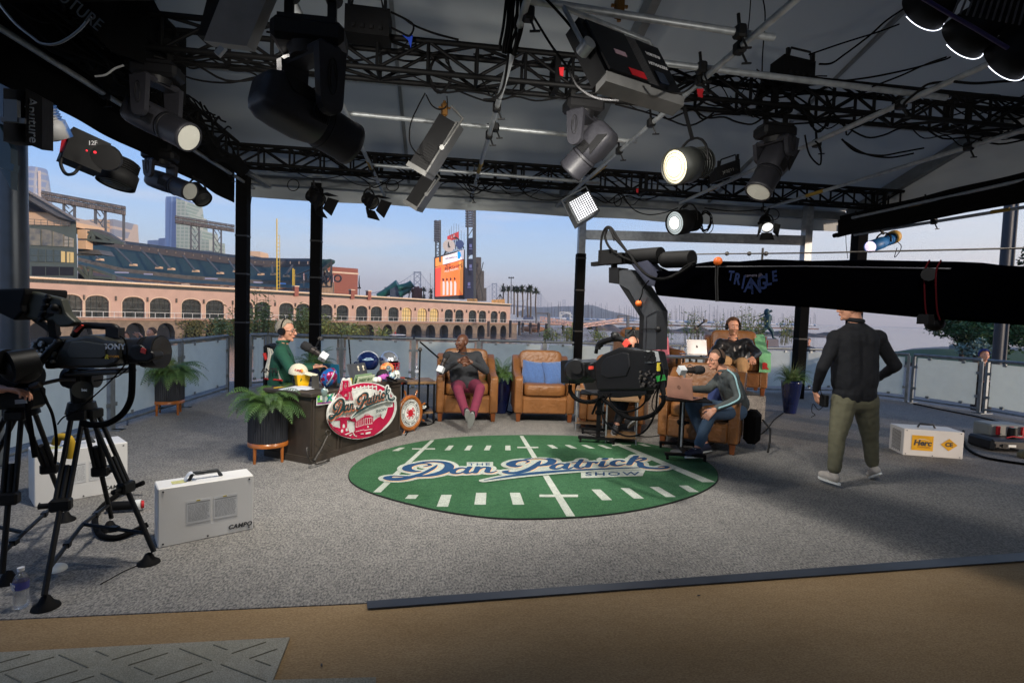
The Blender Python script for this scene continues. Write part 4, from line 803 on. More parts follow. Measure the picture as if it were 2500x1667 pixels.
gangway('pink-lit truss gangway sloping down to the right in front of the palms',(1320,784),(1402,798),11,120,120);gangway('truss gangway sloping up to the right behind the black post',(1424,799),(1522,785),8,120,124)
def gantry(x0,x1,yt,yb,dep,lab):
 b=MB();b.bar(AD(x0,yt,dep),AD(x1,yt,dep),.3);b.bar(AD(x1-1,yt,dep),AD(x1-1,yb,dep),.55);b.bar(AD(x0+1,yt,dep),AD(x0+1,yb-14,dep),.3);one(b,'dock_gantry',msteel,lab,'gantry')
gantry(1308,1341,765,805,118,'grey dock gantry over the left gangway');gantry(1508,1534,771,800,126,'grey dock gantry over the right gangway')
b=MB();b.tube([AD(1368,780,140),AD(1370,768,140),AD(1384,764,140),AD(1397,771,140)],.22,6);b.bar(AD(1367,762,140),AD(1367,782,140),.25);b.bar(AD(1392,763,140),AD(1392,780,140),.25);b.bar(AD(1367,762,140),AD(1393,763,140),.25);one(b,'arched_gate',mwp,'white arched dock gate above the left gangway','gate')
for i,(x,y0,y1)in enumerate(((1193,784,822),(1246,782,824),(1268,784,818),(1276,788,812),(1295,788,815),(1315,788,812),(1334,790,815),(1375,790,815),(1457,786,826))):
 b=MB();b.cyl(AD(x,y1,125),AD(x,y0,125),.32,None,8);one(b,'piling',mat('piling',s(78,70,66),.9),['wooden piling just left of the arcade end','wooden piling at the arcade end','short piling right of the arcade end','thin piling left of the moored work boat','dark piling right of the work boat','thin piling below the palms','piling beside the gantry','piling under the left gangway','thick piling right of the black post'][i],'piling','wooden pilings in the cove')
b=MB();b.ell(AD(1302,803,128),(3.2,1.2,.8),None,12,6);t=one(b,'work_boat',mat('boat_orange',s(190,130,90),.6),'small orange-lit work boat moored between pilings','boat');b=MB();b.box(AD(1301,799,128),(2.2,1,1.1));b.build('cabin',mat('boat_dark',s(70,54,50),.7),t)
for i,(x,y)in enumerate(((1206,776),(1290,774))):
 b=MB();slab(b,[(x-12,y+6),(x-12,y-1),(x,y-6),(x+12,y-1),(x+12,y+6)],175+60*(i==1),5);
 if i:one(b,'boathouse',mat('boathouse',s(84,96,120),.8),'low blue-grey boathouse with a pitched roof under the palms','building')
b=MB();b.ell(AD(970,817.5,120),(2.0,.35,.16),Matrix.Rotation(.2,3,'Z'),12,5);t=one(b,'kayak',mhull,'white kayak on the water below the arcade arches','kayak')
b=MB();b.ell(AD(965,814.5,120),(.22,.2,.36),None,10,7);b.ell(AD(965,809.5,120)-V((0,0,.05)),(.1,.1,.12),None,8,6);o=b.build('person',mat('red_cloth',s(150,40,40),.8),origin=AD(965,817,120));tag(o,'person in red paddling the white kayak','person')
b=MB();b.box((900,4300,212),(17000,9400,440));hz=tag(b.build('haze',mat('hz',(1,1,1))),kind='stuff')
m=bpy.data.materials.new('haze_air');m.use_nodes=True;m.node_tree.nodes.clear();o_=m.node_tree.nodes.new('ShaderNodeOutputMaterial');v_=m.node_tree.nodes.new('ShaderNodeVolumePrincipled')
v_.inputs['Color'].default_value=(1,.97,.95,1);v_.inputs['Density'].default_value=.00017;m.node_tree.links.new(v_.outputs[0],o_.inputs['Volume']);hz.data.materials[0]=m
# ================================================================== OVERHEAD RIG
mtrs=mat('truss_black',s(5,5,6),.6,nz=30,var=.4,spec=.15)
def truss(lab,a,c,sz=.29,h=.31,step=.5,cr=.03):
 a,c=V(a),V(c);d=(c-a).normalized();n_=V((-d.y,d.x,0));L_=(c-a).length;up=V((0,0,1))
 t=thing('lighting_truss',lab,'truss',a,0,'black box trusses of the lighting rig')
 off=[(i,j)for i in(-1,1)for j in(-1,1)]
 def P(k,i,j):return a+d*k+n_*(i*sz/2)+up*(j*h/2)
 for i,j in off:
  b=MB();b.cyl(P(0,i,j),P(L_,i,j),cr,None,8);b.build('chord',mtrs,t)
 b=MB();n=int(L_/step)
 for k in range(n+1):
  x=min(k*step,L_)
  for(i,j,i2,j2)in((-1,-1,1,-1),(-1,1,1,1),(-1,-1,-1,1),(1,-1,1,1)):b.cyl(P(x,i,j),P(x,i2,j2),.018,None,6,False)
  if k<n:
   y=min((k+1)*step,L_);s1=1 if k%2 else-1
   b.cyl(P(x,-1,s1),P(y,-1,-s1),.018,None,6,False);b.cyl(P(x,1,s1),P(y,1,-s1),.018,None,6,False);b.cyl(P(x,-s1,-1),P(y,s1,-1),.018,None,6,False);b.cyl(P(x,s1,1),P(y,-s1,1),.018,None,6,False)
 b.build('lacing',mtrs,t);k=2.4
 while k<L_:
  b=MB();q=[P(k,i,j)for i,j in((-1,-1),(-1,1),(1,1),(1,-1))];[b.bar(q[i],q[(i+1)%4],.06,.04)for i in range(4)];b.build('joint_frame',mtrs,t);k+=2.44
 return t
xr=AY(2235,505,9.8).x
truss('black box truss along the back of the tent above the railing',(-3.6,9.8,4.14),(xr,9.8,4.14))
truss('black box truss crossing the middle of the tent, with moving lights hung below it',(-3.7,5.8,4.19),(8.6,5.8,4.19))
truss('black box truss running along the left side towards the camera',(-3.55,9.6,4.15),(-3.55,.8,4.15))
truss('second black truss running towards the camera at left, nearer the middle',(-3.05,5.6,4.15),(-3.05,.6,4.15))
def small(name,lab,cat,px,py,Y,sz,m,R=None):
 b=MB();b.box(AY(px,py,Y),sz,R or rotz(.3),bev=min(sz)*.3);return one(b,name,m,lab,cat)
mblue_t=mat('blue_tape',s(20,60,170),.6);mred_t=mat('red_tape',s(190,24,34),.6)
b=MB();b.prism([AY(983,86,5.55),AY(1008,86,5.55),AY(1003,118,5.55),AY(996,98,5.55)],(0,.01,0));one(b,'tape_flag',mblue_t,'bright blue tape flag on the middle truss near the black power supply','tape')
for x,y,w_,h_,Y,lab in((1371,176,12,22,5.6,'red tape flag on the middle truss left of the big black light panel'),(1710,228,16,22,5.5,'red tape flag on the middle truss under the pipe crossing'),(1556,466,6,10,9.6,'small red tape flag on the back truss')):
 b=MB();b.prism([AY(x-w_/2,y-h_/2,Y),AY(x+w_/2,y-h_/2,Y),AY(x+w_/3,y+h_/2,Y),AY(x-w_/3,y+h_/3,Y)],(0,.01,0));one(b,'tape_flag',mred_t,lab,'tape')
ZP=3.88
mclamp=mat('clamp_black',s(9,9,10),.55,spec=.3);mytape=mat('yellow_tape',s(150,120,40),.6)
def clamp(p,par,m=None):
 b=MB();b.box(p,(.085,.1,.1),None,.015);b.bar(p,p+V((.05,-.03,-.13)),.016);b.bar(p+V((.01,-.03,-.14)),p+V((.09,-.03,-.13)),.014);b.bar(p,p+V((-.02,0,.14)),.02);b.build('clamp',m or mclamp,par)
def pipe(lab,p,q,z=ZP,r=.029,ext=0,clamps=(),tape=None,worldz=None):
 A,B=G(p[0],p[1],z),G(q[0],q[1],z)
 d=(B-A).normalized();A=A-d*ext
 t=thing('aluminium_pipe',lab,'pipe',A,0,'bare aluminium lighting pipes');b=MB();b.cyl(A,B,r,None,12);b.cyl(A-d*.002,A,r*.85,None,12)
 b.build('pipe',malu,t)
 for px,py in clamps:clamp(G(px,py,z),t)
 if tape:b=MB();b.cyl(G(*tape[0],z),G(*tape[1],z),r*1.06,None,12);b.build('tape_wrap',mytape,t)
 return t
pipe('bare pipe running back from the upper left corner to the left black post',(127,149),(649,478),ext=2.5,clamps=((255,231),(563,425)))
pipe('bare pipe behind the large moving light, pointing at the helmets',(812,208),(941,482),ext=2.6,clamps=((822,260),(906,412)),tape=((898,392),(908,414)))
pipe('bare pipe in the upper middle with a bundle of black cables at its top',(1287,0),(1148,493),ext=1.5,clamps=((1290,35),(1213,262),(1194,330),(1152,478)),tape=((1168,420),(1175,398)))
pipe('bare pipe slanting from the top right of centre down to the lit panel',(1942,0),(1358,503),ext=1.5,clamps=((1806,117),(1712,195),(1590,300),(1512,368)),tape=((1478,403),(1440,434)))
pipe('bare pipe slanting across the right half of the ceiling',(2399,164),(1660,496),ext=1,clamps=((2200,255),(1994,350)),tape=((1752,455),(1730,465)))
pipe('bare pipe at far right slanting down over the back truss',(2560,300),(1864,511),ext=1,clamps=((2365,358),(1864,511)),tape=((2010,466),(1970,478)))
pipe('lower bare pipe at far right beside the black side curtain',(2600,418),(2081,532),ext=1,clamps=((2090,532),(2260,494)),tape=((2266,493),(2218,503)))
pipe('bare pipe under the right side curtain carrying the blue and yellow can light',(2600,490),(2086,573),3.55,ext=.5,clamps=((2280,541),),tape=((2420,518),(2465,511)))
pipe('bare cross pipe at the top right of centre above the big black panel',(1294,2),(1889,93),z=3.94,clamps=((1806,78),))
pipe('long bare cross pipe lying along the middle truss at right',(1600,152),(2310,239),z=3.94,clamps=((1712,166),))
pipe('bare cross pipe holding the silver panel lights, left of the hanging moving light',(845,277),(1553,346),z=3.94,clamps=((1210,312),))
pipe('bare cross pipe just in front of the back truss',(905,403),(1464,447),z=3.94,clamps=((1160,424),))
for i,(x,y,Y)in enumerate(((1085,268,6.6),(1512,22,4.4))):
 b=MB();p=AY(x,y,Y);b.box(p,(.07,.07,.15),rotz(.3),.01);b.cyl(p+V((0,0,-.1)),p+V((0,0,.1)),.018);b.bar(p+V((-.07,0,.02)),p+V((.07,0,.02)),.02);one(b,'pipe_clamp',mat('brass',s(120,84,40),.4,.7),['brass coloured pipe clamp above the silver panel lights','brass coloured pipe clamp above the big black light panel'][i],'clamp')
mhead=mat('head_grey',s(40,40,45),.45,nz=40,var=.15,spec=.3);mhead2=mat('head_dark',s(12,12,14),.5,spec=.3)
mlens=mat('lens_cream',s(196,196,186),.25,nz=3,var=.08)
def moving_head(lab,piv,rear,lens,Y,dia,base_y,arm,lensm=None,fat=1.0,dl=0,base_w=.42,long=1.0,logo=True,dr=0):
 arm*=.74;pv=AY(*piv,Y);lp=AY(*lens,Y+dl);rp_=AY(*rear,Y-dl+dr);ax=(lp-rp_).normalized();bt_=AY(piv[0],base_y,Y)
 t=thing('moving_head_light',lab,'moving light',bt_,0,'moving head stage lights')
 b=MB();b.box(bt_,(base_w,base_w*.62,.13),rotz(.05),.03);b.box(bt_+V((0,0,.07)),(base_w*.8,base_w*.5,.03));b.cyl(bt_-V((0,0,.12)),bt_-V((0,0,.06)),.11,.13,20);b.build('base',mhead2,t)
 b=MB()
 for k in(-.12,.12):b.bar(bt_+V((k,0,.06)),bt_+V((k,0,.28)),.05,.03);b.cyl(bt_+V((k,-.06,.26)),bt_+V((k,.06,.26)),.05)
 b.build('hook_clamp',mclamp,t)
 side=ax.cross(V((0,0,1))).normalized();r=dia/2
 if side.dot(-FW)<0:side=-side
 topz=bt_.z-.1
 for sg in(1,-1):
  b=MB();o=pv+side*sg*(r*fat+.03);up=V((0,0,1));xx=ax-up*ax.dot(up);xx.normalize();w_=arm
  prof=[(-w_*.62,topz-o.z),(w_*.62,topz-o.z)]+[(w_*.5*cos(-a),-w_*.1+w_*.5*sin(-a))for a in[pi*j/8 for j in range(9)]]
  b.prism([o+xx*px_+up*pz_ for px_,pz_ in prof],side*sg*.05);y_=b.build('yoke_arm',mhead,t)
  if sg==1 and logo:
   b=MB();b.tube([o+side*.052+xx*(w_*.2*cos(a_))+up*((topz-o.z)*.42+.1*sin(a_))for a_ in[2*pi*i/18 for i in range(19)]],.004,4);b.tube([o+side*.052+xx*(w_*.1*cos(a_))+up*((topz-o.z)*.42+.07*sin(a_))for a_ in[2*pi*i/18 for i in range(15)]],.003,4);b.build('round_logo',mhead2,y_)
 b=MB();b.box(V((pv.x,pv.y,topz)),(2*r*fat+.14,arm*1.1,.06),rotz(atan2(side.y,side.x)),.02);b.build('yoke_bridge',mhead,t)
 L_=(lp-rp_).length;R=ax.to_track_quat('Z','Y').to_matrix()
 b=MB()
 def sl(prof,p):
  n=32;vs=[]
  for r_,z_,e_ in prof:vs+=[rp_+R@V((r_*cos(a)*k,r_*sin(a)*k,z_))for a in[2*pi*i/n for i in range(n)]for k in[(abs(cos(a))**e_+abs(sin(a))**e_)**(-1/e_)]]
  b._a(vs,[(j*n+i,j*n+(i+1)%n,(j+1)*n+(i+1)%n,(j+1)*n+i)for j in range(len(prof)-1)for i in range(n)],True)
 sl([(0,0,5),(r*.6,0,5),(r*.8,L_*.03,5),(r*.98,L_*.12,5),(r*1.03,L_*.24,4.5),(r*1.03,L_*.46,4),(r*1.0,L_*.56,2.6),(r*.99,L_*.6,2)],4)
 b.lathe([(r*.9,L_*.6),(r,L_*.62),(r,L_*.94),(r*1.04,L_*.95),(r*1.04,L_),(r*.92,L_)],rp_,28,R)
 hd=b.build('head',mhead,t)
 for sg in(1,-1):
  b=MB();u_=ax.cross(side);o=rp_+side*sg*r*1.035;b.prism([o+ax*L_*.08-u_*r*.75,o+ax*L_*.2-u_*r*.2,o+ax*L_*.42-u_*r*.25,o+ax*L_*.5-u_*r*.8],side*sg*.006);b.build('side_inset',mhead2,hd)
 b=MB();b.cyl(lp-ax*.03,lp-ax*.012,r*.93,None,28);b.build('lens',lensm or mlens,hd)
 b=MB();pz=side*1
 for sgn in(1,-1):
  for k in range(9):c_=rp_+ax*L_*(.42+.02*k);b.bar(c_+side*sgn*r*1.09*fat+ax.cross(side)*r*.35,c_+side*sgn*r*1.09*fat-ax.cross(side)*r*.35,.006,.01)
 b.tube([rp_+ax*L_*.66+(side*cos(a_)+ax.cross(side)*sin(a_))*r*1.005 for a_ in[2*pi*i/24 for i in range(24)]],.006,5,True)
 b.build('vents',mhead2,hd)
 return t
moving_head('grey moving head light at upper left with a round pale lens facing right',(384,276),(318,262),(463,337),5.75,.27,178,.21,dl=-.12)
moving_head('largest grey moving head light, hanging close to the camera left of centre',(758,258),(628,213),(856,352),3.35,.26,95,.2,dl=.22,lensm=mhead2,base_w=.4)
moving_head('lowest moving head light at left, with a pale lens near the black valance',(392,425),(366,432),(465,468),8.3,.25,382,.2,dl=-.15)
moving_head('dark moving head light right of centre, pointing down and away to the left',(1424,345),(1490,312),(1392,420),5.9,.3,262,.22,lensm=mhead2,dl=.15)
moving_head('moving head light hanging at right with a cream lens facing down',(1892,370),(1918,348),(1850,470),5.9,.29,325,.23,dl=-.08)
def light(kind,loc,d,e,col=(1,.95,.88),size=.3,blend=.6,ang=70,nm='lamp'):
 l=bpy.data.lights.new(nm,kind);l.energy=e;l.color=col
 if kind=='AREA':l.shape='DISK';l.size=size;l.spread=radians(156)
 else:l.spot_size=radians(ang);l.spot_blend=blend;l.shadow_soft_size=size
 o=bpy.data.objects.new(nm,l);COL.objects.link(o);o.location=loc;o.rotation_euler=V(d).to_track_quat('-Z','Y').to_euler();return o
def lens_emit(n,c,st):return mat(n,c,.3,emit=c,est=st)
mir_ring=mat('ring_glass',s(120,120,112),.2,.3)
def can_light(lab,lens,back,Y,r,body_m,lens_m,dl=0,yoke=True,doors=False,hang=None,name='fresnel_light',fins=True):
 lp=AY(*lens,Y);bp_=AY(*back,Y+dl);ax=(lp-bp_).normalized();R=ax.to_track_quat('Z','Y').to_matrix();L_=(lp-bp_).length
 t=thing(name,lab,'stage light',lp);b=MB();b.lathe([(0,-.01),(r*.7,0),(r*.82,.02),(r*.82,L_*.45),(r,L_*.5),(r,L_),(r*.93,L_),(r*.93,L_-.02)],bp_,24,R);bd=b.build('housing',body_m,t)
 b=MB();b.lathe([(r*.93,0),(r*.7,.02),(r*.4,.035),(0,.04)],lp-ax*.03,24,R);ln=b.build('lens',lens_m,bd)
 b=MB()
 for k in range(1,5):b.tube([lp+ax*(.012-.03*(k/5)**2)+R@V((cos(a_)*r*.19*k,sin(a_)*r*.19*k,0))for a_ in[2*pi*i/20 for i in range(20)]],.003,4,True)
 b.build('lens_rings',mir_ring,ln)
 if 'lens_hot' in lens_m.name or 'lens_cool' in lens_m.name:b=MB();b.lathe([(r*.52,.028),(r*.3,.046),(0,.052)],lp-ax*.03,20,R);b.build('glowing_centre',lens_emit('hot_centre',s(255,250,232),3.0),ln)  # extra glowing disc added for the hot middle of the lit lens
 if fins:
  b=MB()
  for k in range(5):b.tube([bp_+ax*L_*(.08+.08*k)+R@V((cos(a_)*r*.86,sin(a_)*r*.86,0))for a_ in[2*pi*i/20 for i in range(20)]],.006,4,True)
  b.build('cooling_rings',body_m,bd)
 side=ax.cross(V((0,0,1))).normalized();mid=bp_+ax*L_*.45
 if yoke:
  b=MB();rr=r*1.18;b.tube([mid+side*rr]+[mid+side*(rr*cos(a_))+V((0,0,1))*(rr*1.15*sin(a_)+.02)for a_ in[pi*i/10 for i in range(1,10)]]+[mid-side*rr],.014,6)
  top=mid+V((0,0,rr*1.15));b.bar(top,AY(*hang,Y+dl*.5)if hang else top+V((0,0,.18)),.03);b.ell(mid+side*rr,.035,None,8,6);b.build('yoke',mclamp,t)
 if doors:
  b=MB();sq=r*1.0
  for sx,sy in((1,0),(-1,0),(0,1),(0,-1)):
   e1=R@V((sx,sy,0));e2=R@V((-sy,sx,0));o=lp+e1*sq;b.prism([o-e2*sq*.9,o+e2*sq*.9,o+e2*sq*1.25+e1*r*.75+ax*r*1.3,o-e2*sq*1.25+e1*r*.75+ax*r*1.3],e1*.004)
  b.build('barn_doors',mblk,t)
 return t,lp,ax
t,lp,ax=can_light('large lit round lamp on a curved yoke right of centre, glowing warm white',(1645,408),(1722,396),5.6,.19,mat('lamp_body',s(40,42,40),.5),lens_emit('lens_hot',s(225,215,180),.5),dl=.18,hang=(1670,262),name='round_lamp');light('SPOT',lp+ax*.06,V((1.6,8,0))-lp,160,(1,.9,.75),.3,1,75)
t,lp,ax=can_light('smaller lit lamp with red cables coiled on its back above the crane',(1646,545),(1700,538),8.9,.21,mblk,lens_emit('lens_cool',s(200,212,215),.3),dl=.2,hang=(1668,508))
t,lp,ax=can_light('small lit barn door lamp near the right post',(1874,556),(1868,536),9.2,.1,mblk,lens_emit('lens_hot2',s(255,255,250),.9),dl=.25,doors=True,hang=(1878,508))
t,lp,ax=can_light('blue can light with a yellow end cap and a small lit lens at right',(2124,603),(2182,582),8.2,.1,mat('can_blue',s(40,110,175),.45),lens_emit('lens_lilac',s(240,225,250),1.0),dl=.35,hang=(2150,562),name='can_light')
ec=AY(2186,577,8.55);b=MB();b.lathe([(0,.0),(.07,.0),(.115,.03),(.115,.14),(.09,.14)],ec,20,(ec-lp).normalized().to_track_quat('Z','Y').to_matrix()@Matrix.Rotation(pi,3,'X'));b.build('end_cap',mat('cap_yellow',s(214,170,90),.5),t)
t,lp,ax=can_light('dark barn door lamp hanging at the top of the second black post',(783,492),(755,474),9.6,.12,mblk,mhead2,dl=.1,doors=True,hang=(765,440))
t,lp,ax=can_light('dark barn door lamp hanging left of the silver panel lights',(912,497),(893,482),9.4,.12,mblk,mhead2,dl=.1,doors=True,hang=(905,450))
t,lp,ax=can_light('blue and white can light behind the dark boxy lamp at upper left',(138,340),(96,258),4.2,.1,mat('can_bluewhite',s(60,100,160),.5,nz=3,var=.1,col2=s(150,150,150),sharp=(.48,.52)),mhead2,dl=-.1,yoke=False,name='can_light')
t,lp,ax=can_light('black zoom lamp hanging below the truss at left, pointing down',(282,452),(302,392),4.9,.14,mblk,mhead2,dl=0.05,yoke=False,name='zoom_lamp')
t,lp,ax=can_light('small black lamp with curled cables at the left corner post',(497,488),(470,458),9.0,.14,mblk,mhead2,dl=.1,name='small_lamp',hang=(470,430))
def quadbox(b,TL,TR,BL,th):
 BR=TR+BL-TL;return b.prism([TL,TR,BR,BL],th)
TL,TR,BL=AY(1384,494,8.2),AY(1438,463,8.45),AY(1411,547,8.0)
n_=(TR-TL).cross(BL-TL).normalized();n_=n_ if n_.dot(-FW)>0 else-n_
lt=thing('led_panel','lit square LED panel light with a grid of white bulbs near the crane post','panel light',(TL+TR)/2)
b=MB();quadbox(b,TL,TR,BL,-n_*.12);b.build('housing',mat('silver_case',s(120,120,118),.4,.6),lt)
b=MB();ex,ey=TR-TL,BL-TL;quadbox(b,TL+ex*.06+ey*.06+n_*.004,TL+ex*.94+ey*.06+n_*.004,TL+ex*.06+ey*.94+n_*.004,-n_*.002);b.build('face',lens_emit('led_face',s(120,120,128),.25),lt)
b=MB()
for i in range(10):
 for j in range(10):b.cyl(TL+ex*(.1+.088*i)+ey*(.1+.088*j)+n_*.004,TL+ex*(.1+.088*i)+ey*(.1+.088*j)+n_*.012,.011,None,6)
o=b.build('bulbs',lens_emit('led_bulb',(1,1,1),1.1),lt);o['kind']='stuff'
b=MB();b.tube([TL+ex*-.05+ey*.5-n_*.06,TL+ex*-.05-ey*.25-n_*.06,TR+ex*.05-ey*.25-n_*.06,TR+ex*.05+ey*.5-n_*.06],.014,6);b.build('yoke',malu,lt)
light('SPOT',(TL+TR)/2+ey*.5+n_*.1,V((.8,5.2,0))-TL,60,(.95,.97,1),.4,1,95)
def edge_panel(lab,p0,p1,Y,th,wd,lit=True):
 A,B=AY(*p0,Y),AY(*p1,Y);d=(B-A).normalized();t=thing('led_panel',lab,'panel light',A);depth=V((.25,1,.1)).normalized()
 nn=d.cross(depth).normalized();
 if nn.x<0:nn=-nn
 b=MB();b.prism([A,B,B-nn*th,A-nn*th],depth*wd);b.build('case',mhead2,t)
 b=MB();b.prism([A+nn*.02-d*.02,B+nn*.02+d*.02,B+nn*.0+d*.02,A+nn*.0-d*.02],depth*wd);b.prism([B+nn*.02,B+nn*.02+d*.06,B-nn*th*1.1+d*.06,B-nn*th*1.1],depth*wd);b.build('silver_edge',mat('silver_case',(.3,.3,.3)),t)
 b=MB();m_=(A+B)/2;b.tube([m_+nn*.04-depth*.03,A+nn*.06-d*.08-depth*.03,A-nn*th*.6-d*.14-depth*.03],.017,6);b.cyl(m_-depth*.05+nn*.03,m_-depth*.02+nn*.03,.03,None,12);b.build('yoke',mat('silver_case',(.3,.3,.3)),t)
 b=MB()
 for i in range(9):k=A+d*((B-A).length*(.55+.045*i));b.bar(k-depth*.006-nn*.015,k-depth*.006-nn*th*.7,.012,.012)
 b.build('cooling_fins',mclamp,t);return t
edge_panel('upper silver edged panel light seen from the side, hung by a brass clamp',(1112,300),(1040,418),6.5,.22,.35)
edge_panel('lower silver edged panel light seen from the side, below the first',(1060,440),(1018,505),8.4,.2,.35)
D_=3.9
TL,TR,BL=AY(1412,42,D_),AY(1606,118,D_+.35),AY(1480,178,D_-.12)
ex,ey=TR-TL,BL-TL;n_=ex.cross(ey).normalized();n_=n_ if n_.dot(-FW)>0 else-n_
bp=thing('panel_light','big black stage light panel seen from behind with white lettering and a red label','panel light',TL)
b=MB();quadbox(b,TL,TR,BL,-n_*.16);b.build('case',mhead2,bp)
b=MB();quadbox(b,TL+ey*.98+n_*.01,TR+ey*.98+n_*.01,TL+ey*1.09-n_*.03,-n_*.12);b.build('silver_base',mat('silver_case',(.3,.3,.3)),bp)
def on_panel(u,v,k=.004):return TL+ex*u+ey*v+n_*k
def patch(u0,v0,u1,v1,m,nm,k=.006,h=.004):
 b=MB();b.prism([on_panel(u0,v0,k),on_panel(u1,v0,k),on_panel(u1,v1,k),on_panel(u0,v1,k)],n_*h);return b.build(nm,m,bp)
patch(.04,.06,.5,.94,mat('panel_pad',s(11,11,13),.55),'back_pad',.004,.02)
b=MB()
for i in range(26):b.bar(on_panel(.53,.05+.035*i,.01),on_panel(.66,.05+.035*i,.01),.006,.006)
b.build('vent_grille',mat('vent_grey',s(60,60,62),.6),bp)
patch(.30,.80,.49,.93,mred_t,'red_label',.026);patch(.22,.5,.36,.58,mat('pink_tape',s(180,150,160),.7),'pink_tape',.026)
patch(.72,.62,.84,.84,mat('display',s(30,38,52),.2),'display',.006,.008)
for tx,v,sz in(('VORTEX8',.26,.036),('HITMAKERS',.46,.04)):
 M=frame(on_panel(.83,v,.008),ex,-ey);text_mesh(tx,sz,M,.001,.001).build('lettering',mat('print_white',s(210,210,210),.6),bp)
b=MB();b.tube([on_panel(-.02,.55,-.05),on_panel(-.04,-.25,-.05),on_panel(1.02,-.25,-.05),on_panel(1.04,.45,-.05)],.02,6);b.cyl(on_panel(-.05,.52,-.08),on_panel(-.05,.52,.02),.05,None,14);b.build('yoke',malu,bp)
b=MB();b.tube(smooth_path([on_panel(.45,1.1,.05),on_panel(.6,1.35,.15),on_panel(.85,1.1,.2),on_panel(.98,.8,.1)],6),.008,6);b.build('power_cable',mclamp,bp)
light('AREA',TL+ex*.5+ey*.5-n_*.3,V((.6,7.6,.6))-TL,70,(1,.94,.85),.4)
TL,TR,BL=AY(560,-60,3.2),AY(668,-45,3.2),AY(497,100,3.3);b=MB();quadbox(b,TL,TR,BL,FW*.1+UP*.02);t=one(b,'panel_light',mat('panel_grey',s(130,130,128),.5,nz=10,var=.1),'pale grey edge of a panel light at the top, left of centre','panel light')
b=MB();quadbox(b,AY(520,-60,3.28),AY(556,-60,3.28),AY(482,88,3.38),FW*.12);b.build('dark_side',mclamp,t);b=MB();b.bar(AY(530,135,3.25),AY(545,118,3.25),.03);b.build('catch',malu,t)
light('AREA',AY(580,20,3.55),V((-.6,6.4,.8))-AY(580,20,3.55),70,(1,.94,.85),.4)
for i,(x,y,Y)in enumerate(((2262,20,2.35),(2360,88,2.3),(2462,140,2.25))):
 c=AY(x,y,Y);ax=V((-.05,.9,-.38)).normalized();R=ax.to_track_quat('Z','Y').to_matrix()
 t=thing('round_softlight',['upper','middle','lower'][i]+' of three black round softlights with a glowing rim at the top right','softlight',c,0,'round softlights of one cluster')
 b=MB();b.lathe([(0,-.14),(.075,-.14),(.1,-.05),(.112,.02),(.105,.02),(.1,-.02)],c,32,R);b.build('drum',mblk,t)
 q_=[c+ax*.022+R@V((cos(a_)*.117,sin(a_)*.117,0))for a_ in[2*pi*k/60 for k in range(120)]];k0=next(k for k in range(60)if q_[k].z<c.z-.045 and q_[k-1].z>=c.z-.045)if q_[0].z>=c.z-.045 else next(k for k in range(60)if q_[k].z<c.z-.045 and q_[k-1+60].z>=c.z-.045);b=MB();b.tube([q_[k]for k in range(k0,k0+60)if q_[k].z<c.z-.045],.0016,5);b.build('glowing_rim',lens_emit('rim_white',s(235,240,255),2.0),t)
 b=MB();b.cyl(c+ax*.0,c+ax*.004,.1,None,28);b.build('diffuser',lens_emit('diffuser',s(255,250,240),1.5),t)
light('AREA',AY(2362,90,2.45)+V((0,0,-.1)),V((3,7,.4))-AY(2362,90,2.45),20,(1,.95,.88),.2)
t=thing('softlight_frame','black ribbed housing carrying the round softlights at the top right corner','light housing',AY(2420,20,2.2));b=MB();b.prism([AY(2310,-60,2.2),AY(2560,-60,2.2),AY(2560,180,2.2),AY(2460,110,2.2)],(0,-.12,.12));b.build('housing',mblk,t)
b=MB()
for i in range(12):b.bar(AY(2350+i*16,-20,2.05),AY(2328+i*16,32+i*3,2.05),.006,.006)
b.build('cooling_ribs',mat('rib_grey',s(60,58,60),.5),t);b=MB();b.tube([AY(2250,-6,2.1),AY(2310,30,2.1),AY(2380,70,2.1),AY(2460,118,2.1)],.009,6);b.build('blue_edge',mat('indigo',s(44,36,90),.4),t)
c=AY(98,-40,1.9);ax=V((.1,.45,-.8)).normalized();R=ax.to_track_quat('Z','Y').to_matrix();t=thing('dome_light','large black dome softlight in the top left corner','softlight',c)
b=MB();b.lathe([(0,-.3),(.12,-.28),(.24,-.15),(.3,.02),(.3,.05),(.28,.05)],c,36,R);b.build('dome',mblk,t);b=MB();b.tube(smooth_path([AY(*q,1.62)for q in((-20,-20),(0,12),(40,60),(80,92),(100,106),(130,109),(160,98),(195,72),(222,40))],4),.0035,5);b.build('rim',mat('rim_grey',s(130,140,150),.3,.5),t)
b=MB();b.cyl(c+ax*.02,c+ax*.025,.27,None,28);b.build('diffuser',mat('dome_diff',s(60,60,62),.6),t)
M=frame(AY(178,12,1.62),RT*.55-UP*.45,UP*.55+RT*.45);text_mesh('APUTURE',.045,M,.001).build('lettering',mat('print_faint',s(36,40,40),.6),t)
bx=thing('boxy_lamp','dark grey boxy lamp with white side lettering at the upper left edge','stage light',AY(45,355,2.6))
TL,TR,BL=AY(8,215,2.6),AY(66,222,2.7),AY(8,345,2.6);b=MB();quadbox(b,TL,TR,BL,V((.01,.06,.0)));b.build('housing',mat('box_grey',s(52,56,62),.5),bx)
b=MB();quadbox(b,AY(62,216,2.66),AY(94,232,2.9),AY(62,350,2.66),V((0,.1,0)));b.build('side_panel',mblk,bx)
M=frame(AY(79,292,2.68),-UP+RT*.05,RT);text_mesh('Aputure',.06,M,.001,0,shear=.2).build('lettering',mat('print_white',(.6,.6,.6)),bx)
b=MB();b.box(AY(30,272,2.56),(.05,.02,.09));b.box(AY(33,294,2.56),(.09,.01,.02));b.build('bracket',mat('bracket',s(90,94,98),.4),bx)
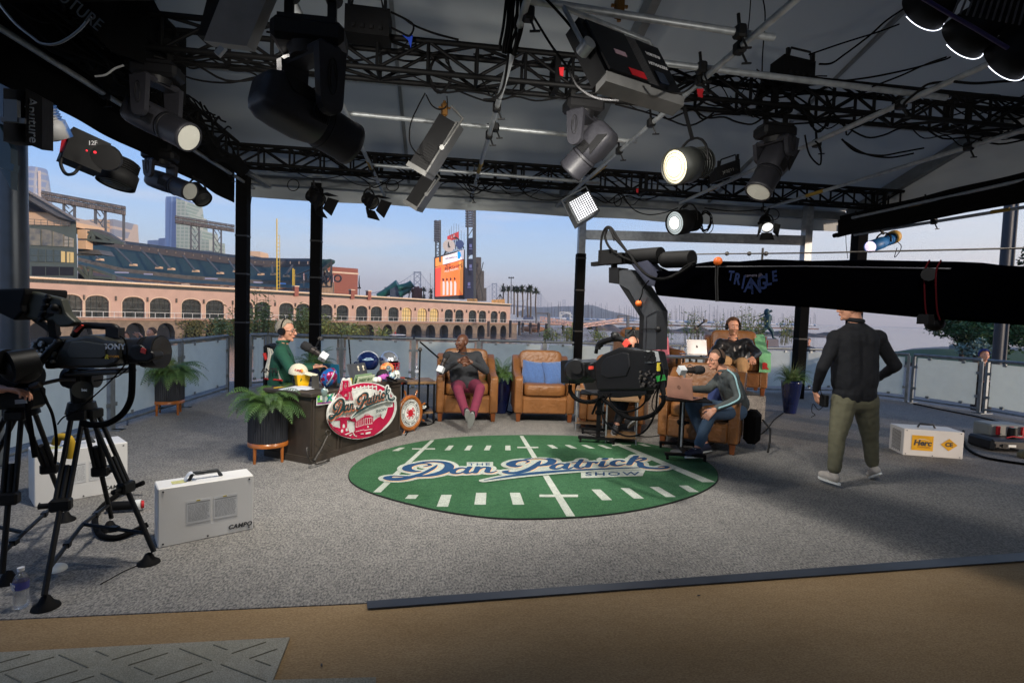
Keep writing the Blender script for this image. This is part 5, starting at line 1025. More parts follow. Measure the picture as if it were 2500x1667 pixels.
b=MB();quadbox(b,AY(-4,300,2.7),AY(26,362,2.7),AY(-4,400,2.7),V((0,.04,0)));b.bar(AY(-6,400,2.65),AY(40,412,2.65),.03,.03);one(b,'metal_bracket',mat('blue_steel',s(84,112,130),.5),'blue-grey metal bracket below the boxy lamp at the left edge','bracket')
t=thing('red_lamp','black lamp with a red flag and small glowing red display at upper left','stage light',AY(205,350,4.4))
A,B=AY(158,352,4.4),AY(250,392,4.55);b=MB();b.bar(A,B,.2,.24);b.build('housing',mblk,t)
b=MB();b.prism([AY(156,302,4.35),AY(163,312,4.35),AY(161,366,4.35),AY(145,372,4.35)],(0,.02,0));b.build('red_flap',mred_t,t)
b=MB();b.cyl(AY(212,368,4.22),AY(212,368,4.26),.006,None,8);b.cyl(AY(232,372,4.22),AY(232,372,4.26),.009,None,8);b.build('indicator',lens_emit('red_led',s(220,40,50),.9),t)
M=frame(AY(226,350,4.26),RT,UP);text_mesh('12F',.045,M,.001).build('lettering',mat('print_white',(.6,.6,.6)),t)
b=MB();b.tube(smooth_path([AY(157,372,4.35),AY(148,398,4.3),AY(160,424,4.3),AY(180,424,4.3),AY(194,408,4.35)],6),.012,6);b.build('power_cable',mclamp,t);b=MB();b.cyl(AY(259,385,4.45),AY(262,385,4.6),.09,.1,18);b.build('front_ring',mclamp,t)
def gear_box(name,lab,cat,TLp,TRp,BLp,Y,th,m,txt=None):
 b=MB();TL,TR,BL=AY(*TLp,Y),AY(*TRp,Y),AY(*BLp,Y);quadbox(b,TL,TR,BL,V((0,th,0)));t=one(b,name,m,lab,cat)
 b=MB()
 for k in(.1,.9):q_=TL+(TR-TL)*k+(BL-TL)*.08;b.bar(q_,q_+V((0,0,.09)),.03)
 b.tube([TL+(TR-TL)*.15,TL+(TR-TL)*.2+V((0,0,.08)),TL+(TR-TL)*.8+V((0,0,.08)),TL+(TR-TL)*.85],.012,6);b.build('handle',mclamp,t)
 if txt:text_mesh(txt,.07,frame(TL+(TR-TL)*.5+(BL-TL)*.6-V((0,.004,0)),TR-TL,TL-BL),.001).build('lettering',mat('print_grey',s(120,120,120),.6),t)
 b=MB()
 for k in range(4):q_=BL+(TR-TL)*(.2+.2*k)-(BL-TL)*.25-V((0,.01,0));b.box(q_,(.03,.02,.03))
 b.build('sockets',mclamp,t);return t
gear_box('power_supply','black power supply box strapped on the middle truss at top left of centre','power supply',(842,8),(952,22),(840,76),5.5,.25,mblk)
gear_box('power_supply','black lettered ballast box on the slanting pipe beside the round lamp','power supply',(1748,408),(1806,388),(1750,442),7.4,.2,mhead2,'X0021')
gear_box('distribution_box','black cable distribution box sitting on the middle truss at right','distribution box',(1915,132),(1992,150),(1912,186),5.5,.25,mblk)
mcable=mat('cable_black',s(8,8,9),.8,spec=.1)
def cable_t(lab,px,Y,r=.009,name='cable',m=None,cat='cable',grp=None,Ys=None):
 pts=smooth_path([AY(x,y,Ys[i]if Ys else Y)for i,(x,y)in enumerate(px)],7);b=MB();b.tube(pts,r,6);return one(b,name,m or mcable,lab,cat,grp,origin=pts[0])
cable_t('black cable drooping between the middle truss and the upper silver panel light',((1038,228),(1020,262),(1002,305),(1001,348),(1015,372),(1028,380)),6.2,.008)
cable_t('black cable from the pipe clamp sweeping down past the big black panel',((1303,42),(1345,110),(1385,165),(1410,212),(1455,240),(1510,246)),4.6,.01)
cable_t('black cable crossing behind the pipe from the top edge',((1330,-5),(1372,40),(1408,84),(1425,112)),4.0,.01)
cable_t('thin loop of cable hanging under the middle truss left of the pipe',((1040,232),(1055,258),(1075,268),(1091,258),(1091,235)),5.9,.008)
cable_t('black cable running from the black power supply along the middle truss',((954,30),(985,45),(1010,62),(1060,82),(1120,98)),5.4,.01)
cable_t('second cable from the power supply into the truss',((955,68),(975,78),(1000,88),(1008,60),(965,35)),5.35,.01)
cable_t('cable drooping from the top edge to the distribution box at right',((2210,20),(2165,50),(2120,90),(2060,135),(2030,155),(2000,157)),5,.01)
cable_t('long thin cable from the distribution box up to the softlights',((1975,134),(2060,105),(2140,80),(2195,60)),5,.008)
cable_t('pair of slack cables below the softlights at right',((2040,200),(2120,190),(2210,172),(2300,148),(2320,140)),4.9,.009)
cable_t('slack cable crossing right of the slanting pipe',((2130,212),(2200,185),(2260,158),(2310,140)),4.8,.009)
cable_t('cable slung below the middle truss at right',((2055,340),(2090,370),(2150,380),(2200,372),(2255,362)),5.6,.01)
cable_t('lower cable slung below the middle truss at right',((2060,345),(2110,375),(2170,385),(2230,375)),5.5,.01)
cable_t('cable hanging in a loop beside the right moving light',((1965,330),(1975,375),(1995,400),(2004,398),(2003,360),(1990,345)),5.6,.009)
cable_t('thin cable drooping under the back truss in the middle',((1140,452),(1200,470),(1260,472),(1310,465)),9.5,.01)
cable_t('thin cable looping under the back truss near the lit panel',((1265,450),(1285,475),(1320,488),(1360,488),(1390,478)),9.5,.01)
cable_t('thin cable drooping under the back truss right of the crane',((1520,475),(1545,510),(1580,524),(1620,520),(1655,508)),9.4,.01)
cable_t('thin cable below the back truss near the right post',((1720,508),(1790,516),(1860,512)),9.5,.01)
cable_t('thin sling wire at the top right of centre',((1862,-5),(1868,40),(1862,130),(1858,200),(1840,245)),4.9,.006)
cable_t('cable hanging from the top edge behind the slanting pipe',((1833,-5),(1830,40),(1826,75)),4.9,.005)
cable_t('thick cable along the slanting pipe at right',((2330,200),(2270,205),(2240,225),(2210,250),(2206,262)),4.6,.012)
cable_t('cable from the top right into the right end of the middle truss',((2505,232),(2470,250),(2440,265),(2400,272)),5,.01)
cable_t('thick cable on the far right at the edge',((2330,200),(2380,204),(2440,200),(2505,196)),4.4,.012)
cable_t('thin cable hanging outside from the corner of the valance by the left post',((614,480),(608,520),(600,560),(594,590)),10.8,.008)
cable_t('thin wire hanging near the right corner post',((2065,570),(2066,600),(2070,632)),10.6,.006)
cable_t('white cable leaving the upper left moving light',((232,187),(258,183),(280,168),(302,160)),5.3,.009,m=mat('cable_white',s(150,150,150),.5))
cable_t('coiled cable at the top of the second black post',[(716+14*cos(a/2.2),452+14*sin(a/2.2))for a in range(0,30)],9.5,.008)
cable_t('coiled cable hanging beside the middle barn door lamp',[(958+15*cos(a/2.2),454+13*sin(a/2.2))for a in range(0,34)],9.4,.008)
cable_t('coiled cable hanging under the right end of the back truss',[(1508+9*cos(a/2),490+14*sin(a/2))for a in range(0,30)],9.4,.008)
cable_t('cable loop on the small lit lamp at right',[(1886+16*cos(a/2),524+14*sin(a/2))for a in range(0,22)],9.1,.008)
cable_t('large coil of black cable in the middle truss',[(1075+26*cos(a/3)+random.uniform(-3,3),182+44*sin(a/3)+random.uniform(-3,3))for a in range(0,70)],5.8,.009)
cable_t('coil of black cable in the middle truss at right',[(2000+26*cos(a/3)+random.uniform(-4,4),270+50*sin(a/3)+random.uniform(-4,4))for a in range(0,60)],5.8,.009)
cable_t('red and black cables coiled behind the smaller lit lamp',[(1722+15*cos(a/1.7)+random.uniform(-5,5),540+22*sin(a/1.7)+random.uniform(-4,4))for a in range(0,60)],9.0,.008)
cable_t('loop of cable trailing right of the smaller lit lamp',((1715,515),(1735,530),(1741,555),(1730,570),(1714,565)),9.0,.007)
cable_t('thin loop on the blue can light',((2190,590),(2200,600),(2196,615),(2184,628),(2190,605)),8.1,.006)
t=thing('cable_bundle','thick bundle of black cables tied to the top of the middle pipe','cable bundle',AY(1245,-5,4.3))
for i in range(9):
 b=MB();x=1238+i*5;b.tube(smooth_path([AY(x,-20,4.3),AY(x-6+random.uniform(-5,5),60,4.3),AY(x-12+random.uniform(-6,6),105+random.uniform(-10,20),4.32),AY(1232+i*3,122+i*2,4.35)],5),.013,6);b.build('strand',mcable,t)
cable_t('cable tied along the middle pipe down to the truss',((1262,30),(1245,100),(1238,160),(1228,215),(1210,240),(1180,245)),4.6,.012)
def tangle(lab,A,B,seed,n=26,rr=.01):
 random.seed(seed);A,B=V(A),V(B);d=(B-A).normalized();L_=(B-A).length;b=MB()
 for i in range(n):
  s0=random.uniform(0,L_*.85);ln=random.uniform(.5,1.8);pts=[]
  z0=random.choice((-.2,-.1,.15,.2));sd=random.uniform(-.15,.15)
  for k in range(6):pts.append(A+d*min(L_,s0+ln*k/5)+V((-d.y,d.x,0))*(sd+random.uniform(-.05,.05))+V((0,0,z0-random.uniform(.0,.22)*sin(pi*k/5))))
  b.tube(smooth_path(pts,4),rr*random.uniform(.6,1.2),5)
 o=one(b,'truss_cabling',mcable,lab,'cables',origin=A);o['kind']='stuff';return o
tangle('tangle of black cables laid along the middle truss',(-3.4,5.8,4.19),(8.4,5.8,4.19),4,60)
tangle('tangle of black cables laid along the back truss',(-3.4,9.8,4.14),(7.8,9.8,4.14),5,44)
tangle('tangle of black cables laid along the left trusses',(-3.3,9.4,4.15),(-3.3,1.2,4.15),6,60,.014)
b=MB();b.grid(lambda u,v:(-3.3-.28*u+.04*sin(v*40),9.9-v*8.2,3.97-.14*sin(pi*u)-.05*sin(v*60)),6,60);one(b,'cloth_drape',mblkcloth,'black cloth drape hung under the left trusses','drape')
b=MB();b.grid(lambda u,v:(-2.85+.02*sin(v*50),6.5-v*5.6,4.55-.75*u-.05*sin(v*30)),6,60);one(b,'cloth_drape',mblkcloth,'black cloth drape facing inwards below the nearer left truss','drape')
# ================================================================== FURNITURE AND PROPS
mlea=mat('tan_leather',s(134,88,48),.4,nz=5,var=.16,bump=.5,bscale=22,spec=.5);mleg=mat('walnut_leg',s(120,66,30),.4,nz=12,stretch=(1,1,.2))
def sq(b,c,r,R=None,e=.35,n=28,m=14):
 c=V(c);R=R or Matrix.Identity(3);f=lambda v,p:(abs(v)**p)*(1 if v>=0 else-1);vs=[]
 for j in range(m+1):
  t=-pi/2+pi*j/m
  for i in range(n):a=2*pi*i/n;vs.append(c+R@V((r[0]*f(cos(t),e)*f(cos(a),e),r[1]*f(cos(t),e)*f(sin(a),e),r[2]*f(sin(t),e))))
 return b._a(vs,[(j*n+i,j*n+(i+1)%n,(j+1)*n+(i+1)%n,(j+1)*n+i)for j in range(m)for i in range(n)],True)
def armchair(lab,loc,rz,w=.95):
 t=thing('armchair',lab,'armchair',loc,rz,'tan leather armchairs on the set');M=wm(t);hw=w/2
 for sx in(-1,1):
  b=MB(M);x0=sx*(hw-.075);prof=[(-.42,.13),(-.42,.66),(-.36,.69),(-.12,.70),(.05,.76),(.2,.88),(.36,.96),(.44,.96),(.44,.13)]
  b.prism([(x0-.062,y,z)for y,z in prof],(.124,0,0));o=b.build('arm',mlea,t)
  md=o.modifiers.new('bevel','BEVEL');md.width=.03;md.segments=4;md.limit_method='ANGLE'
  for p in o.data.polygons:p.use_smooth=True
  b=MB(M);b.tube([(x0+sx*-.05,-.424,.13),(x0+sx*-.05,-.424,.655),(x0+sx*-.05,-.37,.695),(x0+sx*-.05,-.12,.705),(x0+sx*-.05,.05,.765),(x0+sx*-.05,.2,.885),(x0+sx*-.05,.36,.965)],.006,5);b.build('piping',mlea,o)
 b=MB(M);sq(b,(0,-.06,.485),(hw-.15,.37,.095),e=.28);b.build('seat_cushion',mlea,t)
 b=MB(M);b.box((0,-.40,.25),(w-.27,.05,.24),None,.02);b.box((0,.02,.33),(w-.26,.8,.12));b.build('front_rail',mlea,t)
 b=MB(M);sq(b,(0,.3,.78),(hw-.12,.1,.27),Matrix.Rotation(-.16,3,'X'),e=.32);b.build('back_cushion',mlea,t)
 b=MB(M);b.box((0,.42,.53),(w-.24,.05,.8),None,.02);b.build('back_frame',mlea,t)
 for sx in(-1,1):
  for y in(-.36,.38):b=MB(M);b.box((sx*(hw-.08),y,.065),(.075,.075,.13),None,.006,taper=.75);b.build('leg',mleg,t)
 b=MB(M);b.box((0,.03,.16),(w-.3,.7,.05));b.build('underside',mblk,t);return t
armchair('tan leather armchair under the seated man in burgundy trousers',(.42,8.38,0),0)
armchair('empty tan leather armchair with two blue cushions',(1.62,8.38,0),-.06)
armchair('tan leather armchair hidden behind the crane camera',(2.62,7.75,0),-.45)
armchair('nearest tan leather armchair at right, under the man in the grey zip jacket',(3.45,6.65,0),-.62,1.0)
RZ=.42
b=MB();b.prism([(3.0,8.35,0),(5.35,8.2,0),(5.6,10.4,0),(3.0,10.4,0)],(0,0,RZ));one(b,'riser_platform',mcar,'low carpeted riser platform under the two rear armchairs','platform')
armchair('raised tan armchair under the man in the black puffer jacket, with the green towel',(5.04,8.7,RZ),-.42,1.0)
armchair('raised tan armchair beside the person in the pink shirt',(3.62,9.0,RZ),.25)
mcush=mat('blue_velvet',s(72,104,158),.8,nz=60,var=.18,bump=.5,bscale=90,sheen=.6)
def pillow(lab,c,r,R,m=mcush):
 b=MB()
 def fn(u,v):
  x,y=2*u-1,2*v-1;k=((1-abs(x)**2.6)*(1-abs(y)**2.6))**.5;return x,y,k
 for sg in(1,-1):b.grid(lambda u,v:V(c)+R@V((r*(2*u-1)*(1-.06*(1-(2*v-1)**2)),sg*.085*fn(u,v)[2]+.006*sin(u*23+v*9),r*(2*v-1)*(1-.06*(1-(2*u-1)**2)))),16,16)
 return one(b,'cushion',m,lab,'cushion','blue velvet cushions')
pillow('left blue velvet cushion on the empty armchair',(1.47,8.28,.71),.2,Matrix.Rotation(-.15,3,'Z')@Matrix.Rotation(-.35,3,'X')@Matrix.Rotation(.1,3,'Y'))
pillow('right blue velvet cushion on the empty armchair',(1.80,8.22,.72),.2,Matrix.Rotation(.2,3,'Z')@Matrix.Rotation(-.35,3,'X')@Matrix.Rotation(-.07,3,'Y'))
pillow('dark blue cushion tucked behind the man in the grey zip jacket',(3.72,6.72,.63),.17,Matrix.Rotation(-.6,3,'Z')@Matrix.Rotation(-.4,3,'X'),mat('navy_velvet',s(40,58,110),.8,nz=50,sheen=.5))
b=MB();T=Matrix.Translation((5.04,8.7,RZ))@Matrix.Rotation(-.42,4,'Z');tp=[(-.46,.40),(-.435,.66),(-.37,.72),(-.12,.735),(.05,.79),(.2,.91),(.38,.995)]
tps=smooth_path([(0,y,z)for y,z in tp],5);n_=len(tps)-1
b.grid(lambda u,v:T@V((.34+.17*u+.004*sin(v*30),tps[int(v*n_)].y-(.008 if v<.3 else 0),tps[int(v*n_)].z+.004*sin(u*9+v*14))),8,n_);b.grid(lambda u,v:T@V((.515+.004*sin(v*8),-.35+.75*u,(.7 if u<.4 else .7+(u-.4)*.45)+.02-.24*v)),10,4)
tw_=one(b,'towel',mat('mint_towel',s(136,205,150),.95,nz=80,bump=.5,var=.1),'mint green towel with red lettering over the arm of the raised armchair','towel')
tred=mat('towel_red',s(200,50,50),.9)
for v_,y_ in((.47,0),(.3,0)):
 pass
M_=frame(T@V((.425,-.475,.5)),T.to_3x3()@V((1,0,0)),V((0,-.1,1)));b=text_mesh('R',.13,M_,.002,.012);b.build('lettering',tred,tw_)
for q_ in((.52,.1,.84),(.52,.3,.9)):M_=frame(T@V(q_)+T.to_3x3()@V((.008,0,0)),T.to_3x3()@V((0,1,.3)),V((0,0,1)));text_mesh('R',.15,M_,.002,.015).build('lettering',tred,tw_)
du=V((.84,1.36,0)).normalized();dv=V((-du.y,du.x,0));dn=-dv;D0=G(757,1134);DL,DD,DH=1.6,.66,.74
def dk_(u,v,z):return D0+du*u+dv*v+V((0,0,z))
Rd=rotz(atan2(du.y,du.x));mdesk=mat('desk_umber',s(62,54,46),.5,nz=9,var=.25,stretch=(1,1,.25),bump=.15)
dkt=thing('broadcast_desk','dark brown broadcast desk with the show sign on its front','desk',D0)
b=MB();b.box(dk_(DL/2,DD/2,.35),(DL-.04,DD-.04,.7),Rd);b.build('cabinet',mdesk,dkt)
b=MB();b.box(dk_(DL/2,DD/2,.72),(DL+.03,DD+.03,.045),Rd,.008);b.build('desktop',mdesk,dkt)
for u0,u1 in((.05,.42),(.47,1.15),(1.2,1.55)):
 b=MB()
 for a,c in(((u0,.06),(u1,.06)),((u0,.66),(u1,.66)),((u0,.06),(u0,.66)),((u1,.06),(u1,.66))):b.bar(dk_(a[0],.01,a[1]),dk_(c[0],.01,c[1]),.018,.014)
 b.build('front_panel',mdesk,dkt)
b=MB();b.box(dk_(DL/2,DD/2,.035),(DL,DD,.07),Rd);b.build('plinth',mdesk,dkt)
def SG(x,y,k=.03):p=APL(780+x/9.8,920+y/9.8,D0+dn*k,dn);return p
mmag=mat('sign_magenta',s(196,20,72),.45);mwhs=mat('sign_white',s(226,228,222),.45);mdk=mat('sign_slate',s(30,62,66),.45);mor=mat('sign_orange',s(240,140,100),.5)
sgn=thing('show_sign','round magenta and white show sign with script lettering, a bridge and a cable car','sign',SG(880,1500,.02))
def spoly(pts,k,h=.002,b=None):b=b or MB();b.prism([SG(x,y,k)for x,y in pts],dn*h);return b
def ellp(cx_,cy_,rx,ry,rot=-.35,n=48,a0=0,a1=2*pi):return[(cx_+rx*cos(a)*cos(rot)-ry*sin(a)*sin(rot),cy_+rx*cos(a)*sin(rot)+ry*sin(a)*cos(rot))for a in[a0+(a1-a0)*i/n for i in range(n)]]
b=MB();spoly(ellp(985,805,845,650),.002,.028,b);spoly([(330,560),(470,300),(535,60),(560,20),(590,40),(660,40),(690,20),(720,100),(745,240),(900,560)],.0025,.027,b);b.build('board',mwhs,sgn)
lay=[.0305]
def put(nm,m,polys):
 b=MB()
 for pl in polys:lay[0]+=.00002;b.prism([SG(x,y,lay[0])for x,y in pl],dn*.0008)
 lay[0]+=.0009;return b.build(nm,m,sgn)
E0=lambda a0,a1,r0,r1,n=30:[[(985+845*r*cos(a)*cos(-.35)-650*r*sin(a)*sin(-.35),805+845*r*cos(a)*sin(-.35)+650*r*sin(a)*cos(-.35))for r,a in((r0,A),(r1,A),(r1,A+(a1-a0)/n+.002),(r0,A+(a1-a0)/n+.002))]for A in[a0+(a1-a0)*i/n for i in range(n)]]
put('football_band',mmag,E0(-2.0,-.12,.80,.975)+E0(-.12,3.3,.94,.975)+E0(.3,2.5,.78,.975))
put('lower_field',mmag,[[(1285,1080),(1330,1020),(1370,990),(1420,960),(1440,960),(1455,870),(1470,960),(1500,990),(1540,1010),(1600,1010),(1620,1080),(1500,1250),(1300,1400),(1000,1470),(760,1470),(740,1400),(880,1250),(1290,1230)]])
put('laces',mwhs,[[(780+i*94,260-i*30+i*i*3.5),(810+i*94,255-i*30+i*i*3.5),(812+i*94,390-i*24+i*i*3),(785+i*94,395-i*24+i*i*3)]for i in range(7)]+[[(790+i*94,290-i*27+i*i*3),(880+i*94,265-i*25+i*i*3),(880+i*94,290-i*25+i*i*3),(790+i*94,320-i*27+i*i*3)]for i in range(6)])
put('bridge_tower',mmag,[[(555,90),(600,90),(585,520),(540,520)],[(655,90),(690,90),(705,480),(665,490)],[(560,90),(690,85),(690,140),(560,145)],[(555,270),(700,265),(700,330),(550,335)],[(545,470),(705,465),(700,540),(570,570)],[(600,150),(612,145),(660,260),(648,268)],[(650,145),(662,150),(612,265),(600,262)],[(605,330),(615,330),(612,480),(602,480)],[(640,330),(650,330),(650,480),(642,480)]])
put('bridge_cables',mmag,[[(548,80),(556,84),(470,340),(380,540),(368,536),(458,336)],[(696,80),(704,78),(740,240),(805,560),(792,562),(732,250)]]+[[(x,y),(x+9,y),(x+9,540),(x,540)]for x,y in((430,400),(460,330),(490,260),(515,190))]+[[(x,y),(x+8,y),(x+8,560),(x,560)]for x,y in((722,250),(744,340),(766,430))])
put('lower_bridge',mmag,[[(340,1040),(500,960),(840,960),(880,1060),(860,1080),(640,1020),(480,1040)],[(500,1030),(660,1030),(660,1180),(640,1230),(520,1230),(500,1200)],[(230,1060),(330,1180),(500,1230),(680,1210),(700,1290),(760,1440),(560,1380),(380,1260),(270,1140)]]+[[(640+i*38,900),(652+i*38,900),(652+i*38,960),(640+i*38,960)]for i in range(6)])
put('bridge_gaps',mwhs,[[(555,1150),(580,1120),(605,1150),(605,1215),(555,1215)],[(515,1260),(565,1250),(565,1320),(515,1330)],[(625,1230),(675,1215),(680,1290),(630,1295)],[(560,945),(840,935),(840,948),(560,958)],[(600,1370),(790,1300),(800,1310),(640,1385)],[(700,1395),(800,1350),(740,1412)]])
put('cable_car',mmag,[[(850,1075),(1060,930),(1090,895),(1190,890),(1215,920),(1285,945),(1285,1290),(1240,1370),(1060,1390),(850,1330)]])
put('cable_car_windows',mwhs,[[(x,1085-(x-870)*.55),(x+8,1080-(x-870)*.55),(x+8,1195-(x-870)*.3),(x,1200-(x-870)*.3)]for x in(875,920,965,1010,1050)]+[[(870,1200),(1060,1140),(1060,1150),(870,1212)],[(865,1300),(1070,1250),(1070,1262),(865,1312)],[(1085,1000),(1095,998),(1095,1120),(1085,1122)],[(1140,995),(1150,993),(1150,1112),(1140,1114)],[(1195,990),(1205,988),(1205,1108),(1195,1110)],[(1250,985),(1258,984),(1258,1105),(1250,1106)],[(1080,990),(1265,968),(1265,978),(1080,1000)],[(1070,1135),(1260,1105),(1262,1116),(1072,1146)],[(1070,1270),(1262,1235),(1262,1246),(1072,1282)],[(880,1050),(1070,925),(1076,935),(884,1062)],[(1090,915),(1195,900),(1195,910),(1090,926)],[(1105,1330),(1225,1305),(1222,1345),(1103,1370)],[(985,1350),(1055,1345),(1055,1365),(990,1368)],[(795,1320),(808,1316),(850,1400),(900,1415),(895,1428),(830,1410)]])
put('cable_car_lamp',mwhs,[[(1160+18*cos(a),1190+26*sin(a))for a in[2*pi*i/14 for i in range(14)]]])
def sfn(x,y):return(190+x*163,913-y*202-x*27.9)
sp_=script_polys(sfn,.36);put('script_outline',mwhs,sp_)
put('script_shadow',mor,script_polys(sfn,.03,.0,-.17,(20,21))[:900]);put('script_lettering',mdk,script_polys(sfn))
def sign_text(t_,x0,y0,x1,y1,hgt,nm,m,bold=.02):
 tb=text_mesh(t_,1,Matrix.Identity(4),0,bold);xs=[v.x for v in tb.v];ys=[v.y for v in tb.v];a,c,d,e=min(xs),max(xs),min(ys),max(ys);b=MB();lay[0]+=.0004
 b.v=[SG(x0+(v.x-a)/(c-a)*(x1-x0),y0+(v.x-a)/(c-a)*(y1-y0)-(v.y-d)/(e-d)*hgt,lay[0])for v in tb.v];b.f=tb.f;b.sm=tb.sm;b.mi=tb.mi;b.build(nm,m,sgn)
sign_text('SHOW',1350,862,1608,800,68,'show_lettering',mdk);sign_text('THE',598,605,716,578,54,'the_lettering',mdk)
lx=thing('numeral_sign','small colourful roman numeral sign with a silver trophy on the desk front','sign',APL(800,990,D0+dn*.01,dn))
def LX(x,y,k):return APL(540+x/3.92,760+y/3.92,D0+dn*k,dn)
b=MB();b.prism([LX(x,y,.005)for x,y in((908,900),(915,800),(960,795),(985,745),(1010,740),(1028,790),(1085,775),(1075,800),(1060,880))],dn*.01);b.build('backing',mwhs,lx)
mtl=mat('numeral_teal',s(20,130,150),.4,nz=18,col2=s(120,190,60),sharp=(.45,.55));mpk=mat('numeral_pink',s(150,50,140),.4)
b=MB();b.prism([LX(x,y,.0155)for x,y in((920,808),(945,805),(945,850),(965,848),(965,868),(920,872))],dn*.004);b.prism([LX(x,y,.0155)for x,y in((1005,800),(1025,796),(1038,815),(1055,790),(1075,786),(1050,828),(1072,858),(1050,862),(1036,842),(1022,866),(1003,866),(1024,832))],dn*.004);b.build('numerals',mtl,lx)
b=MB();b.prism([LX(x,y,.0155)for x,y in((920,874),(1062,860),(1062,872),(920,888))],dn*.003);b.build('lower_band',mpk,lx)
b=MB();b.ell(LX(985,775,.03),(.035,.02,.05),None,14,10);b.bar(LX(985,790,.03),LX(980,870,.03),.022,.012);b.build('trophy',mat('silver_print',s(150,170,165),.3,.5),lx)
an=thing('anchor','thin dark metal anchor leaning against the front corner of the desk','anchor',G(760,1135));mir=mat('iron',s(78,74,70),.5,.5,nz=20,var=.3)
def AN(x,y,k=.06):return APL(540+x/3.92,760+y/3.92,D0+dn*k,dn)
b=MB();b.tube([AN(1018,1190,.03),AN(960,1310,.05),AN(890,1430,.09)],[.008,.011,.016],8);b.build('shank',mir,an);b=MB();b.tube([AN(1025+24*cos(a),1160+26*sin(a),.03)for a in[2*pi*i/18 for i in range(18)]],.005,6,True);b.build('ring',mir,an)
b=MB();b.tube(smooth_path([AN(820,1300,.12),AN(822,1360,.14),AN(850,1430,.13),AN(920,1458,.12),AN(990,1440,.1),AN(1035,1410,.08)],5),.008,7);b.prism([AN(808,1325,.12),AN(828,1290,.12),AN(846,1330,.12)],dn*.01);b.prism([AN(1012,1430,.08),AN(1040,1400,.08),AN(1024,1444,.08)],dn*.01);b.build('flukes',mir,an)
b=MB();b.tube([AN(925,1220,.04),AN(1045,1285,.04)],.005,6);b.build('stock',mir,an)
wc=G(1001,1058)+V((0,0,.02));W0=AD(1001,1008,7.25);wn=V((.78,-.62,.06)).normalized();Rw=wn.to_track_quat('Z','Y').to_matrix();mww=mat('varnished_wood',s(160,92,36),.3,nz=10,var=.25,coat=.4)
wh=thing('ships_wheel',"varnished wooden ship's wheel with a crab emblem beside the desk",'wheel',W0-V((0,0,.33)));r0=.215
cc_=lambda r,a,k=0:W0+Rw@V((r*cos(a),r*sin(a),k))
b=MB();b.tube([cc_(r0,2*pi*i/40)for i in range(40)],.03,8,True);b.build('rim',mww,wh)
for i in range(8):
 a=2*pi*i/8+.3;b=MB();b.tube([cc_(r0+.02,a),cc_(r0+.05,a),cc_(r0+.09,a),cc_(r0+.115,a)],[.011,.009,.017,.008],8);b.build('handle',mww,wh)
b=MB();b.cyl(cc_(0,0,-.01),cc_(0,0,.01),.185,None,32);b.build('face',mwhs,wh);b=MB();b.tube([cc_(.12,2*pi*i/32,.011)for i in range(32)],.0025,4,True);b.tube([cc_(.172,2*pi*i/32,.011)for i in range(32)],.0025,4,True);b.build('rings',mblk,wh)
b=MB();b.cyl(cc_(0,0,.01),cc_(0,0,.014),.048,None,14);[b.tube([cc_(.04,a,.012),cc_(.075,a+.2,.012),cc_(.08,a-.1,.012)],.007,5)for a in(.3,.8,2.3,2.8,3.6,5.8,4.2,5.2)];b.build('crab_emblem',mat('crab_red',s(196,30,48),.5),wh)
for i,ch in enumerate("FISHERMANS WHARF  OF SAN FRANCISCO  "):
 if ch!=' ':
  a=2.6-i*2*pi/36;M=frame(cc_(.146,a,.011),Rw@V((sin(a),-cos(a),0)),Rw@V((cos(a),sin(a),0)));text_mesh(ch,.034,M,.001,.001).build('letter',mblk,wh)
st_=G(1020,1045);tt=thing('side_table','small wooden side table with dark metal legs beside the ship wheel','side table',V((-.3,8.0,0)));M=wm(tt);mtop=mat('rough_wood',s(134,104,72),.6,nz=8,stretch=(1,6,1),var=.25)
b=MB(M);b.box((0,0,.60),(.42,.46,.04),.25,.005);b.build('table_top',mtop,tt);b=MB(M);b.box((0,0,.16),(.4,.42,.025),.25);b.build('shelf',mtop,tt)
for i in(-1,1):
 for j in(-1,1):q_=rotz(.25)@V((i*.19,j*.2,0));b=MB(M);b.box((q_.x,q_.y,.29),(.025,.025,.58),.25);b.build('leg',mblk,tt)
mbot=mat('bottle_plastic',(.85,.9,.95),.08,trans=.9,alpha=.55);mcapw=mat('bottle_cap',s(225,225,225),.4)
def bottle(lab,loc,h=.2,r=.03,lab_m=None,grp=None,tx=None,rz=0):
 t=thing('water_bottle',lab,'bottle',loc,rz,grp);M=wm(t);k=h/.2
 b=MB(M);b.lathe([(0,.003*k),(r*.8,.002*k),(r,.012*k)]+[(r*(1-.05*(i%2)),(.02+.009*i)*k)for i in range(8)]+[(r,.1*k),(r,.135*k),(r*.85,.155*k),(r*.45,.178*k),(r*.42,.188*k)],(0,0,0),20);b.build('body',mbot,t)
 b=MB(M);b.cyl((0,0,.185*k),(0,0,.2*k),r*.47,None,14);b.build('cap',mcapw,t);b=MB(M);b.lathe([(r*1.01,.098*k),(r*1.01,.135*k)],(0,0,0),20);lb_=b.build('label_band',lab_m or mat('label_white',s(210,215,225),.5),t)
 if tx:
  for i,w_ in enumerate(tx):text_mesh(w_,.026*k/1.2,M@frame((0,-r*1.04,(.124-.016*i)*k),(1,0,0),(0,0,1)),.0005,.0008).build('label_text',mat('print_white',(.6,.6,.6)),lb_)
 return t
bottle('water bottle on the small side table behind the pennant',(-.33,8.04,.62),.2)
bottle('tall water bottle on the shelf under the laptop stand, right of the empty armchair',(2.24,7.7,.12),.26,grp='bottles under the laptop stand');bottle('second tall water bottle on the shelf, nearer the crane',(2.34,7.62,.12),.26,grp='bottles under the laptop stand')
